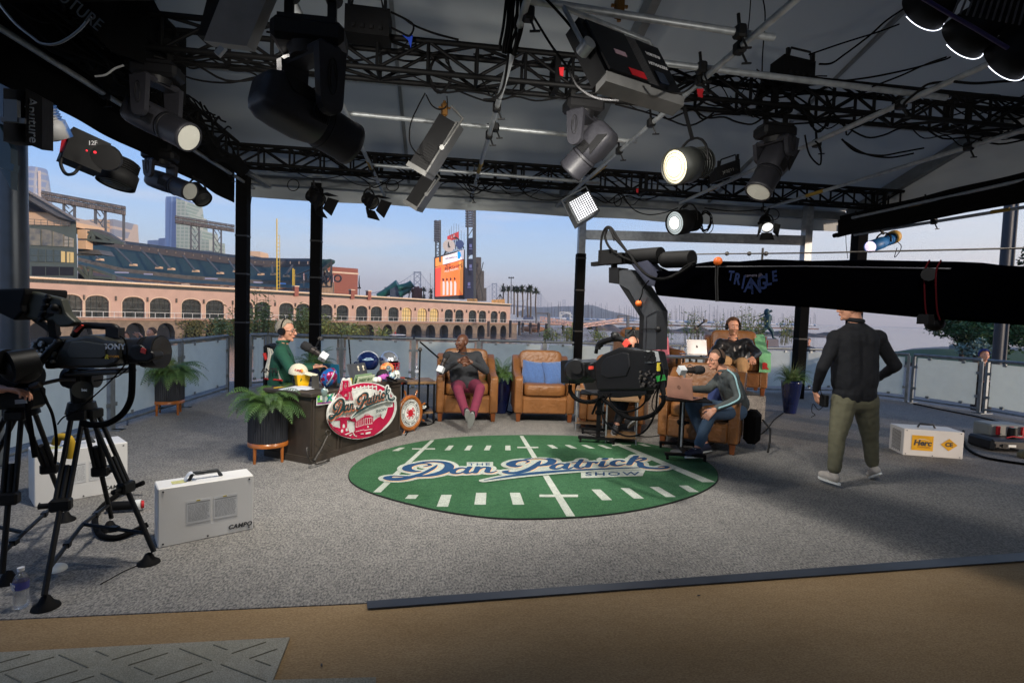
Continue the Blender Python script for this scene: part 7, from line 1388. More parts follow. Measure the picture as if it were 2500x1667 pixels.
for i,(px,py)in enumerate(((1706,1452),(1265,1231),(1610,1395),(1945,1400),(2160,1185),(785,1622))):
 q=G(px,py,.003);b=MB();b.ell(q,(.012,.005,.003),rotz(i),8,5);one(b,'debris',mtxt,['small dark scrap on the tan carpet right of centre','tiny scrap on the carpet by the rug','small scrap on the grey carpet near the rubber strip','small scrap on the grey carpet below the standing person','dark crumb in front of the right heater box','thin dark scrap near the patterned mat'][i],'scrap')
t=thing('truss_bridle','black lifting bridle with shackle above the right end of the back truss','bridle',AY(2225,500,9.8));top=AY(2222,440,9.8)
for x in(2196,2250):b=MB();b.bar(AY(x,486,9.8),top,.035);b.build('sling',mclamp,t)
b=MB();b.ell(top,.04,None,10,8);b.build('shackle',mclamp,t);b=MB();b.tube([top,V((top.x,top.y,roofz(top.y)-.05))],.006,5);b.build('wire',mclamp,t)
# ================================================================== PEOPLE
def caps(b,a,c,r0,r1=None,n=12):
 a,c=V(a),V(c);r1=r0 if r1 is None else r1;b.cyl(a,c,r0,r1,n);b.ell(a,r0*1.001,None,n,8);b.ell(c,r1*1.001,None,n,8)
def remesh(o,vox,sm=4,disp=0,dsc=.09):
 m=o.modifiers.new('r','REMESH');m.mode='VOXEL';m.voxel_size=vox;m.use_smooth_shade=True
 if disp:
  tx=bpy.data.textures.get('folds%g'%dsc)or bpy.data.textures.new('folds%g'%dsc,'CLOUDS');tx.noise_scale=dsc
  d=o.modifiers.new('d','DISPLACE');d.texture=tx;d.strength=disp;d.mid_level=.5
 s_=o.modifiers.new('s','SMOOTH');s_.factor=.5;s_.iterations=sm;return o
def hand(b,w_,d,pn,curl=.5,sd=1,sc=1.0,spread=.12):
 w_,d,pn=V(w_),V(d).normalized(),V(pn).normalized();lat=d.cross(pn).normalized()*sd;pn=lat.cross(d).normalized()*sd;pn=pn if pn.dot(V(pn))else pn
 for k in(-.028,-.01,.01,.028):caps(b,w_+lat*k*.6*sc,w_+(d*.085+lat*k)*sc,.0135*sc,.0115*sc,8)
 for i,(o,L_)in enumerate(((.031,.072),(.011,.082),(-.010,.076),(-.030,.060))):
  p=w_+(d*.088+lat*o)*sc;a=0;dr=(d+lat*o*spread*28).normalized();r=.0088*sc
  for j,f in enumerate((.45,.32,.26)):
   a=curl*(.5+.55*j)*(1+.12*i)*.8;dr=(dr*cos(a)+pn*sin(a)).normalized();q=p+dr*L_*f*sc;caps(b,p,q,r,r*.9,8);p=q;r*=.92
 t0=w_+(d*.025+lat*.03)*sc;t1=t0+(d*.035+lat*.03+pn*.012)*sc;t2=t1+(d*.033+lat*.006+pn*.018)*sc;caps(b,t0,t1,.0125*sc,.0105*sc,8);caps(b,t1,t2,.0105*sc,.009*sc,8)
def head_shape(b,c,f,sc=1.0):
 f=V(f).normalized();z=V((0,0,1));z=(z-f*z.dot(f)).normalized();x=f.cross(z);R=Matrix((x,f,z)).transposed();P=lambda a,e,g:c+R@V((a*sc,e*sc,g*sc))
 b.ell(P(0,-.018,.03),(.074*sc,.093*sc,.088*sc),R,20,14);b.ell(P(0,.022,-.015),(.062*sc,.068*sc,.085*sc),R,18,12);b.ell(P(0,.04,-.07),(.045*sc,.042*sc,.036*sc),R,14,10);b.ell(P(0,.072,-.092),(.02*sc,.016*sc,.016*sc),R,10,8)
 caps(b,P(0,.09,.012),P(0,.108,-.022),.0085*sc,.014*sc);
 for sx in(-1,1):
  b.ell(P(sx*.027,.079,.022),(.022*sc,.012*sc,.0085*sc),R,10,6);b.ell(P(sx*.036,.07,-.02),(.022*sc,.016*sc,.018*sc),R,10,6);b.ell(P(sx*.011,.1,-.027),(.009*sc,.008*sc,.007*sc),R,8,6)
  b.ell(P(sx*.076,-.006,-.006),(.01*sc,.019*sc,.031*sc),R,10,8)
 b.ell(P(0,.09,-.051),(.024*sc,.011*sc,.006*sc),R,10,6);b.ell(P(0,.087,-.062),(.021*sc,.011*sc,.007*sc),R,10,6)
 return R,P
mskl=mat('skin_light',s(208,150,122),.5,nz=30,var=.08);mskd=mat('skin_dark',s(96,60,42),.42,nz=30,var=.1);meye=mat('eye_white',s(215,210,205),.2);miris=mat('iris',s(40,30,26),.2);mlip=mat('lip',s(170,96,84),.5);mlipd=mat('lip_dark',s(100,56,48),.5)
def person(lab,J,f,skin,shirt,pants,shoe,hair=None,hk='short',sc=1.0,girth=1.0,curl=(.5,.5),hd=(None,None),pn=(None,None),phones=False,glasses=None,beard=None,vox=.0058,loc=None,collar=True,sole=None,toes=(None,None),fold=.011,leg=1.0):
 H=J['head'];N_=J['neck'];C=J['chest'];Wt=J['waist'];S_=J['sh'];E_=J['el'];Wr=J['wr'];Hp=J['hip'];K=J['kn'];A=J['an'];f=V(f).normalized()
 lo=min(A[0].z,A[1].z)-.1;loc=loc or V((Wt.x,Wt.y,lo));t=thing('person',lab,'person',loc);g=girth
 b=MB();R,P=head_shape(b,H,f,sc);caps(b,P(0,-.02,-.05),N_,.052*sc,.06*sc);caps(b,N_,C,.06,.08);caps(b,C,Wt,.08,.08)
 for i in(0,1):
  caps(b,N_,S_[i],.045,.05);caps(b,S_[i],E_[i],.046,.036);caps(b,E_[i],Wr[i],.036,.025);d=V(hd[i])if hd[i]else(Wr[i]-E_[i]);caps(b,Wr[i],Wr[i]+d.normalized()*.02,.025,.024)
  hand(b,Wr[i]+d.normalized()*.012,d,pn[i]or V((0,0,-1)),curl[i],1 if i==0 else-1,sc*1.02)
  caps(b,Wt,Hp[i],.09,.085);caps(b,Hp[i],K[i],.08,.055);caps(b,K[i],A[i],.052,.038)
 bd=b.build('body',skin,t);remesh(bd,vox,2)
 b=MB()
 for sx in(-1,1):b.ell(P(sx*.027,.0815,.006),(.0125*sc,.0075*sc,.0065*sc),R,10,8)
 ey=b.build('eyes',meye,t);b=MB()
 for sx in(-1,1):b.ell(P(sx*.027,.0885,.006),(.0052*sc,.0022*sc,.0055*sc),R,8,6)
 b.build('iris',miris,ey);b=MB();b.tube([P(-.022,.092,-.056),P(-.01,.1005,-.0545),P(.01,.1005,-.0545),P(.022,.092,-.056)],.0035*sc,6);b.build('mouth',mlipd if skin is mskd else mlip,t)
 if hk!='bald' or beard:
  b=MB()
  for sx in(-1,1):b.tube([P(sx*.012,.0925,.028),P(sx*.028,.091,.032),P(sx*.044,.08,.027)],.0042*sc,5)
  b.build('eyebrows',hair or miris,t)
 if hk!='bald':
  b=MB();top={'short':.012,'full':.024,'buzz':.005}[hk];random.seed(len(lab))
  def hf(u,v):
   a=u*2*pi;e=-.55+v*(.55+pi/2);fr=sin(a);lim=.05 if fr>.35 else-.55
   if fr>.2:e=max(e,.62*min(1,(fr-.2)*2.2)+.05+(v*.7))
   e=min(e,pi/2);k=1+top/.09*(.75+.5*abs(sin(u*37+v*21)))*(1 if hk=='full' else .8)
   return P(.0755*k*cos(a)*cos(e),-.018+.094*k*sin(a)*cos(e),.03+.089*k*sin(e))
  b.grid(hf,56,16);b.build('hair',hair,t)
 if beard:b=MB();b.grid(lambda u,v:P(.062*cos(-.25+u*(pi+.5)),.028+.068*sin(-.25+u*(pi+.5))*(1 if v<.5 else .8),-.035-.07*v),20,6);b.build('beard',beard,t)
 if phones:
  b=MB();b.tube([P(.09*cos(a),-.01,.03+.1*sin(a))for a in[pi*i/16 for i in range(17)]],.0075*sc,6);hp_=b.build('headphones',mblk,t);b=MB()
  for sx in(-1,1):b.cyl(P(sx*.074,-.006,-.004),P(sx*.104,-.006,-.004),.041*sc,.036*sc,20);b.cyl(P(sx*.104,-.006,-.004),P(sx*.107,-.006,-.004),.02*sc,None,16)
  b.build('ear_cups',mhead2,hp_)
 if glasses:
  b=MB()
  for sx in(-1,1):b.tube([P(sx*.028+.02*cos(a),.1,.006+.016*sin(a))for a in[2*pi*i/14 for i in range(14)]],.0022*sc,5,True);b.tube([P(sx*.048,.098,.01),P(sx*.078,.0,.006)],.0022*sc,5)
  b.tube([P(-.008,.102,.01),P(.008,.102,.01)],.0022*sc,5);b.build('glasses',glasses,t)
 b=MB();sw=(S_[0]-S_[1]).normalized()
 caps(b,C+sw*.06*g,Wt+sw*.055*g,.118*g,.125*g);caps(b,C-sw*.06*g,Wt-sw*.055*g,.118*g,.125*g);caps(b,N_,C,.066,.12*g)
 for i in(0,1):caps(b,N_-V((0,0,.02)),S_[i]-V((0,0,.005)),.06,.067);caps(b,S_[i],C+(S_[i]-C)*.3,.072*g,.1*g);caps(b,S_[i],E_[i],.066*g**.5,.053*g**.5);caps(b,E_[i],E_[i]+(Wr[i]-E_[i])*.93,.053*g**.5,.037)
 for i in(0,1):caps(b,Wt,Wt+(Hp[i]-Wt)*.6,.125*g,.12*g)
 sh=b.build('shirt',shirt,t);remesh(sh,.012,2,fold,.075)
 if collar:b=MB();u_=(P(0,0,.1)-P(0,0,0)).normalized();c_=N_+(H-N_)*.18;b.tube([c_+R@V((.062*cos(a),.06*sin(a)-.006,.008*sin(a)))for a in[2*pi*i/24 for i in range(24)]],.014 if collar is True else collar,8,True);b.build('collar',shirt,sh)
 b=MB();
 for i in(0,1):caps(b,Wt+(Hp[i]-Wt)*.25,Hp[i],.112*g,.112*g**.6);caps(b,Hp[i],K[i],.1*g**.5*leg,.074*leg);caps(b,K[i],A[i]+(K[i]-A[i])*.12,.073*leg,.058*leg)
 caps(b,Hp[0],Hp[1],.105*g**.6,.105*g**.6);pt=b.build('trousers',pants,t);remesh(pt,.012,3,fold,.09)
 for i in(0,1):
  td=V(toes[i]).normalized()if toes[i]else V((f.x,f.y,0)).normalized();dn_=(A[i]-K[i]).normalized();dn_=(dn_-td*dn_.dot(td)).normalized()if abs(dn_.dot(td))<.98 else V((0,0,-1));ha=A[i]+dn_*.055-td*.03
  b=MB();caps(b,A[i]+dn_*.01,ha,.04,.042);caps(b,ha,ha+td*.1-dn_*.004,.041,.042);caps(b,ha+td*.1,ha+td*.17+dn_*.008,.042,.036);so=b.build('shoe',shoe,t);remesh(so,.007,3)
  sd_=td.cross(dn_);b=MB();n_=20;o=[ha+td*(.075+.135*cos(a))+sd_*.047*sin(a)*(1 if cos(a)>0 else .85)+dn_*.036 for a in[2*pi*j/n_ for j in range(n_)]];b.prism(o,dn_*.02);b.build('sole',sole or mwhs,so)
  b=MB();[b.bar(A[i]+td*(.045+.02*j)+dn_*(.012+.008*j)+sd_*.024,A[i]+td*(.045+.02*j)+dn_*(.012+.008*j)-sd_*.024,.005)for j in range(4)];b.build('laces',sole or mwhs,so)
 return t,P,sh
def JJ(head,neck,chest,waist,sh,el,wr,hip,kn,an):
 q=lambda a:AD(*a);return dict(head=q(head),neck=q(neck),chest=q(chest),waist=q(waist),sh=[q(a)for a in sh],el=[q(a)for a in el],wr=[q(a)for a in wr],hip=[q(a)for a in hip],kn=[q(a)for a in kn],an=[q(a)for a in an])
cl=lambda n,c,**k:mat(n,s(*c),k.pop('rough',.85),nz=k.pop('nz',14),var=.12,bump=.55,bscale=6,stretch=(1,1,1.4),**k)
RTv=V((RT.x,RT.y,0)).normalized();Hf=HF
person('person in a dark green shirt and headphones sitting behind the desk, seen in profile',JJ((699,808,6.45),(690,840,6.45),(690,878,6.45),(684,930,6.5),[(686,860,6.2),(694,858,6.72)],[(712,905,6.1),(716,898,6.75)],[(762,897,6.25),(770,893,6.6)],[(680,955,6.4),(682,952,6.65)],[(760,950,6.5),(762,945,6.75)],[(770,1020,6.6),(775,1015,6.8)]),RTv*1-Hf*.12+V((0,0,-.05)),mskl,cl('shirt_green',(22,74,56)),cl('trousers_dark',(40,42,48)),mblk,mat('hair_grey',s(150,140,124),.8,nz=60,var=.3),'short',1.12,1.12,phones=True,glasses=mat('frame_brown',s(60,34,24),.4),pn=(V((0,0,-1)),V((0,0,-1))),curl=(.6,.6),collar=.02)
t=thing('desk_chair','dark office chair behind the desk with a cream jersey hung on it','chair',G(672,1010));M=wm(t);b=MB();c=AD(660,900,6.75);b.box(c,(.08,.46,.62),rotz(.1),.02);b.build('backrest',mblk,t);b=MB();g_=G(672,1005);b.box(V((g_.x,g_.y+.35,.46)),(.46,.46,.07),None,.02);b.build('seat',mblk,t);b=MB();b.cyl((g_.x,g_.y+.35,.06),(g_.x,g_.y+.35,.44),.03);b.build('column',malu,t)
for k in range(5):a=k*2*pi/5;b=MB();b.bar((g_.x,g_.y+.35,.07),(g_.x+.26*cos(a),g_.y+.35+.26*sin(a),.04),.035);b.build('leg',mblk,t)
b=MB();jp=lambda u,v:AD(652+v*-4+u*(12+30*v)+3*sin(v*6),848+v*76+u*4,6.38-.1*u+.012*sin(u*14+v*3));b.grid(jp,10,12);t=one(b,'jersey',mat('jersey_cream',s(212,204,184),.9,nz=20,bump=.4,bscale=14),'cream jersey with red trim draped over the chair behind the desk','jersey');b=MB();b.tube([jp(i/10,1)-HF*.008 for i in range(11)],.012,6);b.tube([AD(645,862,6.4),AD(650,878,6.4)],.02,6);b.build('red_trim',mat('trim_red',s(190,40,36),.8),t);text_mesh('ANTS',.075,frame(AD(657,905,6.24),RT,UP),.002,.002).build('lettering',mat('trim_dark',s(40,36,36),.8),t)
person('bald person in a charcoal sweater and burgundy trousers sitting with hands clasped',JJ((1127,836,8.0),(1130,866,8.08),(1131,890,8.05),(1134,922,8.0),[(1097,871,7.95),(1164,870,8.1)],[(1078,905,7.75),(1186,905,7.85)],[(1118,882,7.62),(1152,885,7.62)],[(1120,940,8.0),(1156,940,8.0)],[(1118,950,7.55),(1172,948,7.55)],[(1140,1015,7.35),(1152,1022,7.3)]),-RTv*.62-Hf*.78,mskd,cl('sweater_charcoal',(44,46,50)),cl('trousers_burgundy',(112,36,60)),mat('shoe_black',s(30,32,34),.5),None,'bald',1.08,1.22,hd=(RTv*.9+V((0,0,.3))-Hf*.1,-RTv*.9+V((0,0,.2))-Hf*.1),pn=(-Hf,-Hf),curl=(.55,.75),toes=(V((-.2,-.45,.9)),V((.1,-.45,.9))),sole=mat('sole_grey',s(150,150,146),.7))
t,P,sh=person('person in a grey-green zip jacket, glasses and headphones leaning towards the rose laptop',JJ((1748,878,6.72),(1768,910,6.72),(1782,942,6.75),(1798,985,6.85),[(1758,922,6.98),(1790,922,6.5)],[(1728,950,6.85),(1806,972,6.42)],[(1672,950,6.6),(1745,999,6.25)],[(1792,1000,6.98),(1800,1005,6.72)],[(1684,985,6.72),(1735,1010,6.32)],[(1722,1082,6.68),(1703,1092,6.26)]),-RTv*.95-Hf*.3+V((0,0,-.12)),mskl,cl('jacket_greygreen',(74,80,80)),cl('jeans_blue',(70,92,116),nz=50),mat('shoe_navy',s(34,40,66),.7),mat('hair_brown',s(96,74,60),.85,nz=60,var=.2),'buzz',1.1,1.08,hd=(-RTv-V((0,0,.1)),-RTv*.6-V((0,0,.6))),pn=(V((0,0,-1)),V((.5,.6,-.3))),curl=(.3,.7),phones=True,glasses=mat('frame_brown',(.1,.05,.03)),toes=(-RTv*.8-Hf*.5,-RTv*.9-Hf*.35),collar=.018)
b=MB();b.tube(smooth_path([AD(1776,902,6.55),AD(1793,917,6.4),AD(1800,940,6.36),AD(1806,970,6.34),AD(1785,985,6.28),AD(1755,996,6.2)],5),.011,6);b.build('sleeve_stripe',mat('stripe_pale',s(150,190,196),.7),sh)
person('bearded person in a black puffer jacket and headphones on the raised armchair',JJ((1790,798,8.35),(1790,832,8.45),(1792,852,8.45),(1793,882,8.45),[(1759,840,8.4),(1823,839,8.4)],[(1738,865,8.25),(1849,862,8.15)],[(1752,885,8.0),(1836,873,7.95)],[(1778,892,8.4),(1808,892,8.4)],[(1772,880,7.75),(1812,884,7.8)],[(1768,960,7.75),(1812,960,7.8)]),-Hf*1-RTv*.12,mskl,cl('puffer_black',(26,27,30),rough=.35),cl('trousers_khaki',(160,124,84)),mblk,mat('hair_auburn',s(84,56,36),.85,nz=50,var=.3),'full',1.08,1.3,curl=(.4,.5),phones=True,beard=mat('beard_auburn',s(130,92,66),.9,nz=60),fold=.024,pn=(V((0,0,-1)),V((0,0,-1))),hd=(None,-Hf*.9-RTv*.3-V((0,0,.25))))
person('person in a pink shirt mostly hidden behind the crane neck',JJ((1584,776,8.7),(1600,804,8.6),(1611,832,8.5),(1612,875,8.5),[(1604,814,8.3),(1616,812,8.8)],[(1606,850,8.2),(1622,850,8.8)],[(1572,872,8.5),(1580,872,9.0)],[(1606,888,8.8),(1608,888,9.1)],[(1570,890,8.5),(1570,890,8.9)],[(1572,930,8.5),(1572,930,8.9)]),-RTv,mskl,cl('shirt_pink',(216,120,136)),cl('trousers_dark',(.02,.02,.02)),mblk,mat('hair_brown',(.1,.06,.04)),'short',1.0,1.1)
person('bald person in black with crossed legs and headphones behind the crane camera',JJ((1543,842,7.75),(1552,872,7.85),(1556,900,7.9),(1560,940,7.9),[(1534,884,7.7),(1578,884,7.9)],[(1515,915,7.5),(1590,920,7.7)],[(1500,925,7.3),(1560,935,7.4)],[(1548,962,7.85),(1572,962,7.85)],[(1492,958,7.35),(1530,962,7.3)],[(1530,1022,7.15),(1506,1036,7.1)]),-RTv*.8-Hf*.5,mskl,cl('sweater_black',(24,24,27)),cl('trousers_black',(26,27,30)),mat('shoe_grey',s(60,60,62),.7),None,'bald',1.05,1.05,phones=True,toes=(V((.0,-.75,.5)),V((-.3,-.8,-.1))),sole=mat('sole_grey',(.3,.3,.3)))
t,P,sh=person('standing person in a dark jacket and olive trousers seen from behind, walking away',JJ((2080,754,5.45),(2089,788,5.45),(2088,830,5.45),(2086,930,5.45),[(2041,826,5.45),(2142,826,5.45)],[(2008,898,5.4),(2186,893,5.45)],[(1990,955,5.6),(2140,925,5.85)],[(2062,980,5.45),(2112,980,5.45)],[(2044,1066,5.45),(2124,1064,5.6)],[(2036,1152,5.45),(2130,1136,5.72)]),Hf*.55-RTv*.85,mskl,cl('jacket_navy',(20,22,28)),cl('trousers_olive',(100,98,78)),mat('shoe_cream',s(190,182,172),.6),mat('hair_dark',s(40,30,26),.85,nz=60),'short',1.12,1.24,leg=1.12,hd=(RTv*.3-V((0,0,.9)),Hf),pn=(RTv,V((0,0,-1))),curl=(.9,.6),fold=.014,glasses=mat('frame_gold',s(190,150,90),.3,.6),toes=(Hf*.9-RTv*.25,Hf*.85+RTv*.2-V((0,0,.42))),collar=.024)
b=MB();c=AD(2012,978,5.5);b.box(c,(.05,.09,.12),None,.01);t=one(b,'belt_pack',mclamp,'small black radio pack held at the hip of the standing person','radio pack');b=MB();b.tube(smooth_path([c,AD(2003,950,5.4),AD(2010,925,5.35)],5),.004,5);b.tube(smooth_path([c-V((0,0,.05)),AD(1998,1000,5.4),AD(1985,985,5.4),AD(1982,1005,5.4),AD(1990,1012,5.4),AD(1980,1018,5.4)],5),.004,5);b.build('wire',mclamp,t)
def small_person(lab,px,py,dep,f,shirt,pants,hair,zg=-.85,**k):
 h=AD(px,py,dep);z0=zg;o=lambda x,y,z:V((h.x,h.y,0))+f_s*x+f_f*y+V((0,0,z0+z*(h.z-z0)/1.66));f_f=V(f).normalized();f_s=f_f.cross(V((0,0,1)))
 J=dict(head=o(0,0,1.66),neck=o(0,-.03,1.46),chest=o(0,-.03,1.28),waist=o(0,0,1.05),sh=[o(-.18,-.02,1.4),o(.18,-.02,1.4)],el=[o(-.24,.05,1.15),o(.24,.05,1.15)],wr=[o(-.1,.25,k.get('wz',1.2)),o(.1,.25,k.get('wz',1.2))],hip=[o(-.09,0,.92),o(.09,0,.92)],kn=[o(-.1,.02,.5),o(.1,.02,.5)],an=[o(-.11,0,.1),o(.11,0,.1)])
 return person(lab,J,f,mskl,shirt,pants,mblk,hair,k.get('hk','short'),vox=.012,curl=(.8,.8))
mhd=_M['hair_dark'];mnv=cl('coat_navy',(24,28,42))
small_person('person in a navy coat holding something to the face beyond the left railing',369,812,13.0,-Hf-RTv*.5,mnv,cl('trousers_dark',(0,0,0)),_M['hair_brown'],wz=1.56)
small_person('person in blue jeans standing behind the broadcast camera lens beyond the left railing',305,823,12.0,-Hf+RTv*.4,cl('shirt_grey',(90,96,110)),cl('jeans_blue',(0,0,0)),_M['hair_brown'])
small_person('tiny person in dark clothes beyond the railing right of the right post',1974,833,21,-Hf-RTv*.6,mnv,cl('trousers_dark',(0,0,0)),mhd)
small_person('person in a blue knit cap in the gap between railing panels at far right',2404,868,11.4,-Hf-RTv*.3,cl('coat_black',(20,22,28)),cl('trousers_dark',(0,0,0)),mat('knit_cap_blue',s(40,50,110),.95,nz=60),hk='full')
hp_=AD(38,950,3.02);o=lambda x,y,z:V((hp_.x+x,hp_.y+y,z))
J=dict(head=o(-.55,-.25,1.62),neck=o(-.57,-.27,1.42),chest=o(-.57,-.27,1.25),waist=o(-.57,-.25,1.0),sh=[o(-.6,-.08,1.36),o(-.55,-.45,1.36)],el=[o(-.42,.02,1.1),o(-.4,-.5,1.1)],wr=[o(-.09,.0,hp_.z),o(-.2,-.35,1.1)],hip=[o(-.57,-.16,.9),o(-.57,-.34,.9)],kn=[o(-.5,-.1,.5),o(-.55,-.4,.5)],an=[o(-.52,-.1,.1),o(-.56,-.4,.1)])
person('person at the left edge whose hand grips the camera pan handle',J,(1,.35,0),mskl,cl('coat_black',(0,0,0)),cl('trousers_dark',(0,0,0)),mblk,mhd,hd=(V((1,.05,-.05)),None),pn=(V((.1,-.25,-1)),V((0,0,-1))),curl=(.75,.5))
st=AD(1873,762,43);mbz=mat('bronze_patina',s(18,56,64),.5,.3,nz=2,var=.3);o=lambda x,y:AD(1560+x/4.704,720+y/4.704,43)
t=thing('batter_statue','green bronze statue of a baseball batter finishing a swing on a stone block','statue',AD(1873,842,43));b=MB();k=1.5
b.ell(o(1468,198),(.22,.24,.29));[caps(b,o(*p),o(*q),r0*k,r1*k)for p,q,r0,r1 in(((1475,225),(1480,250),.07,.09),((1480,250),(1478,310),.17,.16),((1478,310),(1472,355),.16,.15),((1440,255),(1428,290),.08,.06),((1428,290),(1398,262),.055,.045),((1508,245),(1515,285),.08,.06),((1515,285),(1440,285),.05,.04),((1465,365),(1420,420),.12,.09),((1420,420),(1360,480),.085,.05),((1360,480),(1380,498),.05,.035),((1485,365),(1530,420),.13,.09),((1530,420),(1540,490),.085,.055),((1540,490),(1572,500),.055,.035))]
remesh(b.build('figure',mbz,t),.03,3);b=MB();b.cyl(o(1380,245),o(1525,182),.05,.1,8);b.build('bat',mbz,t);b=MB();b.prism([o(1350,506),o(1600,506),o(1608,620),o(1342,620)],HF*1.4);b.build('pedestal',mat('pedestal',s(120,112,112),.8,nz=1),t)
# ================================================================== CAMERA CRANE
c0,c1=AD(1500,690,5.3),AD(2750,735,2.62);ch=V((c1.x-c0.x,c1.y-c0.y,0)).normalized();cn=V((ch.y,-ch.x,0))
if cn.dot(-c0)<0:cn=-cn
def CP(px,py,k=0):return APL(px,py,c0+cn*k,cn)
Z6=lambda x,y:(1400+x/2.138,520+y/2.138)
cr=thing('camera_crane','long black covered camera crane arm with blue lettering reaching in from the right','camera crane',V((c1.x,c1.y,0)))
def cpoly(nm,pts,m,k0,th,z6=True,par=None):b=MB();b.prism([CP(*(Z6(*p)if z6 else p),k0)for p in pts],-cn*th);return b.build(nm,m,par or cr)
arm=cpoly('arm_cover',[(300,246),(340,262),(420,302),(560,300),(640,262),(720,250),(860,252),(1000,240),(1240,248),(1500,243),(1850,250),(1990,252),(2130,258),(2240,272),(2500,285),(2850,300),(2850,612),(2352,586),(1860,551),(1230,492),(760,461),(430,430),(416,380)],mat('cover_black',s(1,1,2),1,nz=5,bump=.5,bscale=7,spec=0),.0,.3)
md=arm.modifiers.new('bevel','BEVEL');md.width=.03;md.segments=3;md.limit_method='ANGLE'
b=MB();b.tube([CP(*Z6(x,y),.004)for x,y in((640,282),(1200,278),(1500,284),(1970,292))],.006,6);b.build('cover_seam',mat('seam_sheen',s(40,40,46),.4),arm)
for x in(1845,1905):b=MB();b.tube(smooth_path([CP(*Z6(x+15,246),.01),CP(*Z6(x-8,290),.02),CP(*Z6(x-14,350),.02),CP(*Z6(x-8,500),.02),CP(*Z6(x+8,560),.02)],5),.005,6);b.build('red_cord',mat('cord_red',s(44,4,8),.9,spec=.05),arm)
for x in(745,755):b=MB();b.tube([CP(*Z6(x,262),.012),CP(*Z6(x-4,350),.012),CP(*Z6(x,462),.012)],.006,6);b.build('black_strap',mclamp,arm)
b=MB();b.ell(CP(*Z6(1885,578),-.05),(.06,.045,.045),None,12,8);b.box(CP(*Z6(1860,555),-.03),(.1,.08,.06));b.cyl(CP(*Z6(1855,320),.0),CP(*Z6(1855,320),.03),.04);b.build('tie_knot',mclamp,arm)
mbl=mat('print_blue',s(11,24,54),.6,spec=.1)
for i,ch_ in enumerate('TRIANGLE'):
 x=822+i*32.5;d=abs(x-938)/116;y=352+(1-d)*62-22;M=frame(CP(*Z6(x,y),.006),ch*(1 if ch.dot(RT)>0 else-1)+V((0,0,-.55 if x<938 else .55))*.25,V((0,0,1)));text_mesh(ch_,.085+.05*(1-d),M@Matrix.Diagonal((.9,1.25,1,1)),.001,.003).build('letter',mbl,arm)
b=MB();M=frame(CP(*Z6(940,325),.006),ch,V((0,0,1)));text_mesh('camera jib',.035,M,.001).build('small_lettering',mat('print_dim',s(44,40,60),.5),arm)
mneck=mat('neck_grey',s(40,42,45),.5,nz=40,var=.1);Z=lambda x,y:(1200+x/2.94,500+y/2.94)
def npoly(nm,pts,m,k0,th,par=None):b=MB();b.prism([CP(*Z(*p),k0)for p in pts],-cn*th);return b.build(nm,m,par or cr)
nk=npoly('neck',[(915,470),(995,465),(1110,640),(1185,760),(1180,1040),(1085,1040),(1095,800),(985,610),(915,570)],mneck,.02,.16);npoly('neck_side',[(915,573),(985,612),(1095,802),(1085,1040),(1056,1040),(1062,800)],mclamp,.01,.14,nk)
b=MB();b.tube([CP(*Z(1184,762),.024),CP(*Z(1112,800),.024),CP(*Z(1105,1040),.024)],.004,5);b.build('neck_edge',mat('seam_sheen',(.1,.1,.1)),nk)
npoly('head_mount',[(842,450),(912,450),(912,570),(842,560)],mclamp,.03,.14)
b=MB();b.box(CP(*Z(880,390),0),(.3,.12,.1),atan2(ch.y,ch.x));b.bar(CP(*Z(725,428),0),CP(*Z(880,410),0),.05,.04);b.bar(CP(*Z(780,425),.0),CP(*Z(780,340),.0),.03);b.bar(CP(*Z(880,330),.0),CP(*Z(880,460),.0),.05);b.box(CP(*Z(830,370),0),(.15,.1,.12),atan2(ch.y,ch.x));b.build('remote_head',mblk,cr)
for a,c,r in(((1000,375),(1215,362),.075),((1255,395),(1440,388),.075)):b=MB();b.cyl(CP(*Z(*a),-.05),CP(*Z(*c),-.05),r,None,18);b.ell(CP(*Z(*a),-.05),r*.98,None,14,8);b.build('weight',mblk,cr)
npoly('tilt_plate',[(1000,425),(1120,398),(1190,500),(1165,585),(1120,580)],mat('plate_navy',s(34,36,48),.4),.01,.12)
b=MB();b.tube([CP(*Z(1450,355),-.1),CP(*Z(1700,352),-.1),CP(*Z(1950,350),-.1),CP(*Z(2350,345),-.1),CP(2760,600,-.1)],.006,6)
for x in(1690,1850,1970):b.ell(CP(*Z(x,351),-.1),.018,None,8,6)
b.bar(CP(*Z(1948,310),-.1),CP(*Z(1942,395),-.1),.012);b.build('tension_cable',mir,cr)
for i,(p,r)in enumerate((((1625,405),.035),((1055,708),.03))):b=MB();b.ell(CP(*Z(*p),.05),r,None,12,8);b.build('orange_ball',mat('ball_orange',s(200,90,20),.5),cr)
for w_,pts in enumerate([[(790,430),(785,330),(790,240),(810,180),(840,158),(870,180),(905,240),(960,320),(1010,390)],[(835,160),(815,230),(850,310),(930,370),(1020,410),(1060,450),(1110,500),(1200,540),(1320,500),(1400,440),(1470,410)],[(850,160),(880,230),(940,300),(1000,370),(1050,440),(1130,510),(1240,535),(1350,490),(1440,430)],[(1130,545),(1090,590),(1080,640),(1060,690)],[(880,260),(860,200),(835,165)],[(1010,400),(1100,495),(1180,525),(1300,520)]]):
 b=MB();b.tube(smooth_path([CP(*Z(*p),.05+.012*w_)for p in pts],5),.012 if w_<3 else .006,6);b.build('hose',mcable,cr)
b=MB();b.bar(CP(*Z(1060,888),.03),CP(*Z(1190,890),.03),.008);b.ell(CP(*Z(1198,893),.03),.028,None,12,8);b.build('strap_ball',mclamp,cr)
Q=lambda x,y,k=0:CP(1350+x/3.92,740+y/3.92,k)
cc=thing('crane_camera','black broadcast camera with a big matte box hanging from the crane neck','camera',Q(700,850))
